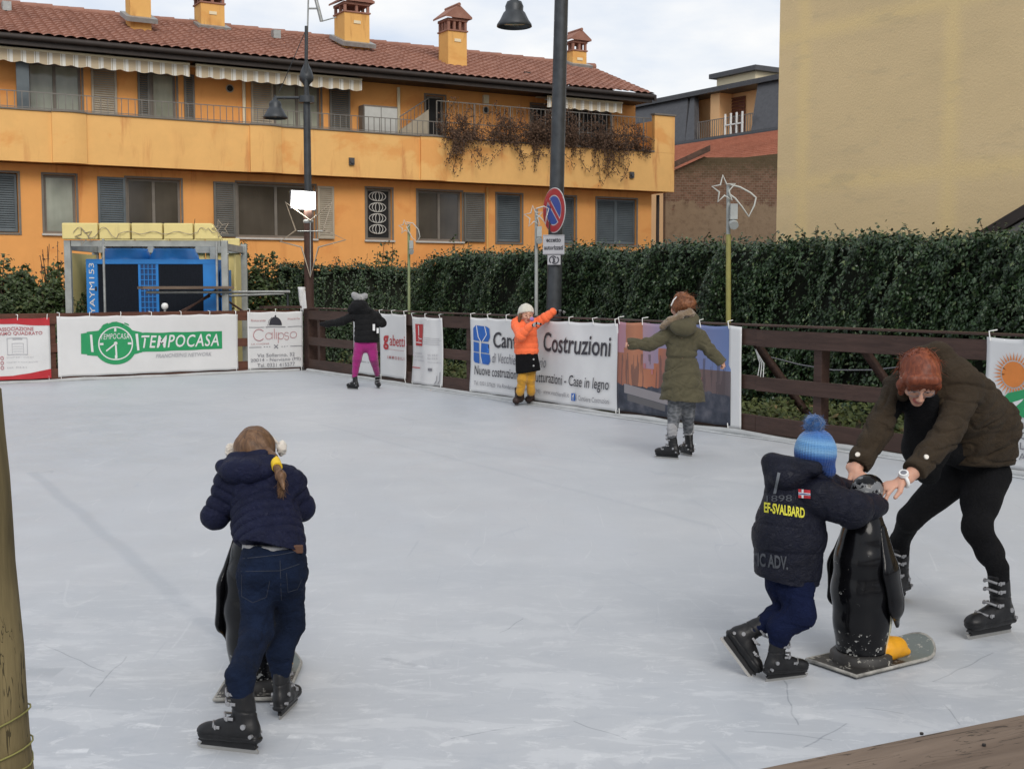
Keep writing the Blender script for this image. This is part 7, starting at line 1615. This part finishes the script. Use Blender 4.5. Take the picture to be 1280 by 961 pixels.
def orange_girl():
    Y = 16.3; O = G(655, 507); R = person('girl in neon orange jacket and cream hat with one arm stretched out by the fence', O); P = lambda x, y, d=0: J(x, y, Y+d)-O; Yv = (0, 1, 0)
    hc = P(658.5, 393, -.05); fw = Vector((.22, -.97, -.05)); ch = P(657, 412); pel = P(659, 446); A1 = (P(646, 407), P(651, 420, -.22), P(663, 407.5, -.28)); A2 = (P(670, 404), P(682, 397, -.05), P(691, 390, -.08)); L1 = (P(655, 458), P(653, 474, -.02), P(650, 490)); L2_ = (P(664, 458, .02), P(663, 474, .04), P(664, 490, .06))
    s = .95; f, u, r = body_of(R, P, hc, fw, (0, 0, 1), s, ch, pel, (A1, A2), (L1, L2_), .008, (None, None)); eyes(R, hc, f, u, r, s)
    S = Sdf(.008); S.cap(P(657, 410), P(658, 438), .145, .165, .05, (Yv, .72), cut=(P(658, 443), (0, 0, -1))); S.cap(A1[0], A2[0], .07, .065, .04); S.chain(A1, [.075, .068, .052], .03); S.chain(A2, [.070, .062, .054], .03); S.cap(P(656, 402, 0), P(659, 401, 0), .075, .07, .03)
    S.chain([P(644, 402, .0), P(650, 399, .05), P(664, 401, .05)], [.05, .05, .04], .03)
    jk = solid('jacket', S, C_['orangej'], R, puffer([(P(657, 400), P(658, 443)), (A1[0], A1[1]), (A1[1], A1[2]), (A2[0], A2[2])], .075, .012, 14))
    S = Sdf(.006); add_hand(S, A2[2]+Vector((.02, 0, .01)), (1, 0, -.0), (0, -.4, -1), .95, .08, 1, .5); add_hand(S, A1[2]+Vector((.01, -.01, .01)), (.9, -.1, .35), (.2, .3, -.9), .95, .3, -1)
    gl = solid('gloves', S, [C_['black'], C_['greyk']], R, None, lambda C, N: (np.sin(C[:, 0]*110) > -.35).astype(int))
    m = MB(); bm = bmesh.new(); bmesh.ops.create_uvsphere(bm, u_segments=12, v_segments=8, radius=.03); q = P(665, 399, -.2); m.add([v.co+q for v in bm.verts], [tuple(v.index for v in fc.verts) for fc in bm.faces], 0, True); bm.free(); m.build('scarf_tassel', cloth('lilac_knit', (.35, .22, .5), .9), R)
    S = Sdf(.008); S.ell(hc+Vector((-.01, .015, .035)), (.105, .112, .110), k=.02, cut=(hc+Vector((0, 0, .012)), (.1, -.25, -1))); S.ell(hc+Vector((-.02, .05, -.01)), (.098, .08, .10), k=.03)
    solid('knitted_hat', S, C_['whitek'], R, lambda V, N: .005*snoise(V, 70, 5))
    S = Sdf(.008); S.cap(hc+Vector((-.085, -.02, -.0)), hc+Vector((-.10, -.01, -.10)), .028, .02, .02); solid('hair', S, C_['hairB'], R, hair_disp(4))
    S = Sdf(.008); S.cap(P(658, 440), P(660, 462), .145, .165, .03, (Yv, .75), cut=(P(660, 465), (.15, 0, -1))); sk = solid('skirt', S, C_['black'], R, lambda V, N: .005*snoise(V, 18, 2))
    for y in (449, 457): q = P(667, y, -.17); m = MB(); m.cyl(q, q-Vector((0, .02, 0)), .012, n=10); m.build('skirt_button', MAT['metal'], sk)
    S = Sdf(.008)
    for L_ in (L1, L2_): S.chain(L_, [.080, .066, .056], .03)
    solid('leggings', S, C_['yellowl'], R, folds([(L1[0], L1[2]), (L2_[0], L2_[2])], .006, 5, 30, 80))
    dk = simple('brown_boot_leather', (.035, .018, .014), .6, var=.3)
    for (a, px, py, dd) in ((L1[2], 649.5, 506, 0), (L2_[2], 665, 504.5, .45)):
        S = Sdf(.007); b = G(px, py)-O; S.cap(b+Vector((0, .02, .22)), b+Vector((0, .02, .10)), .068, .060, .02, cut=(b+Vector((0, 0, .235)), (0, 0, 1))); S.cap(b+Vector((.0, .03, .085)), b+Vector((-.05, -.11, .07)), .055, .048, .03)
        bt = solid('winter_skate', S, dk, R, lambda V, N: .003*snoise(V, 40, 5)); m = MB(); m.tube([b+Vector((-.01, .08, .03)), b+Vector((-.06, -.16, .03))], .014, 4); m.build('blade_holder', C_['boot'], bt); m = MB(); m.tube([b+Vector((-.01, .10, .009)), b+Vector((-.065, -.17, .009))], .007, 4); m.build('blade', C_['blade'], bt)
orange_girl()
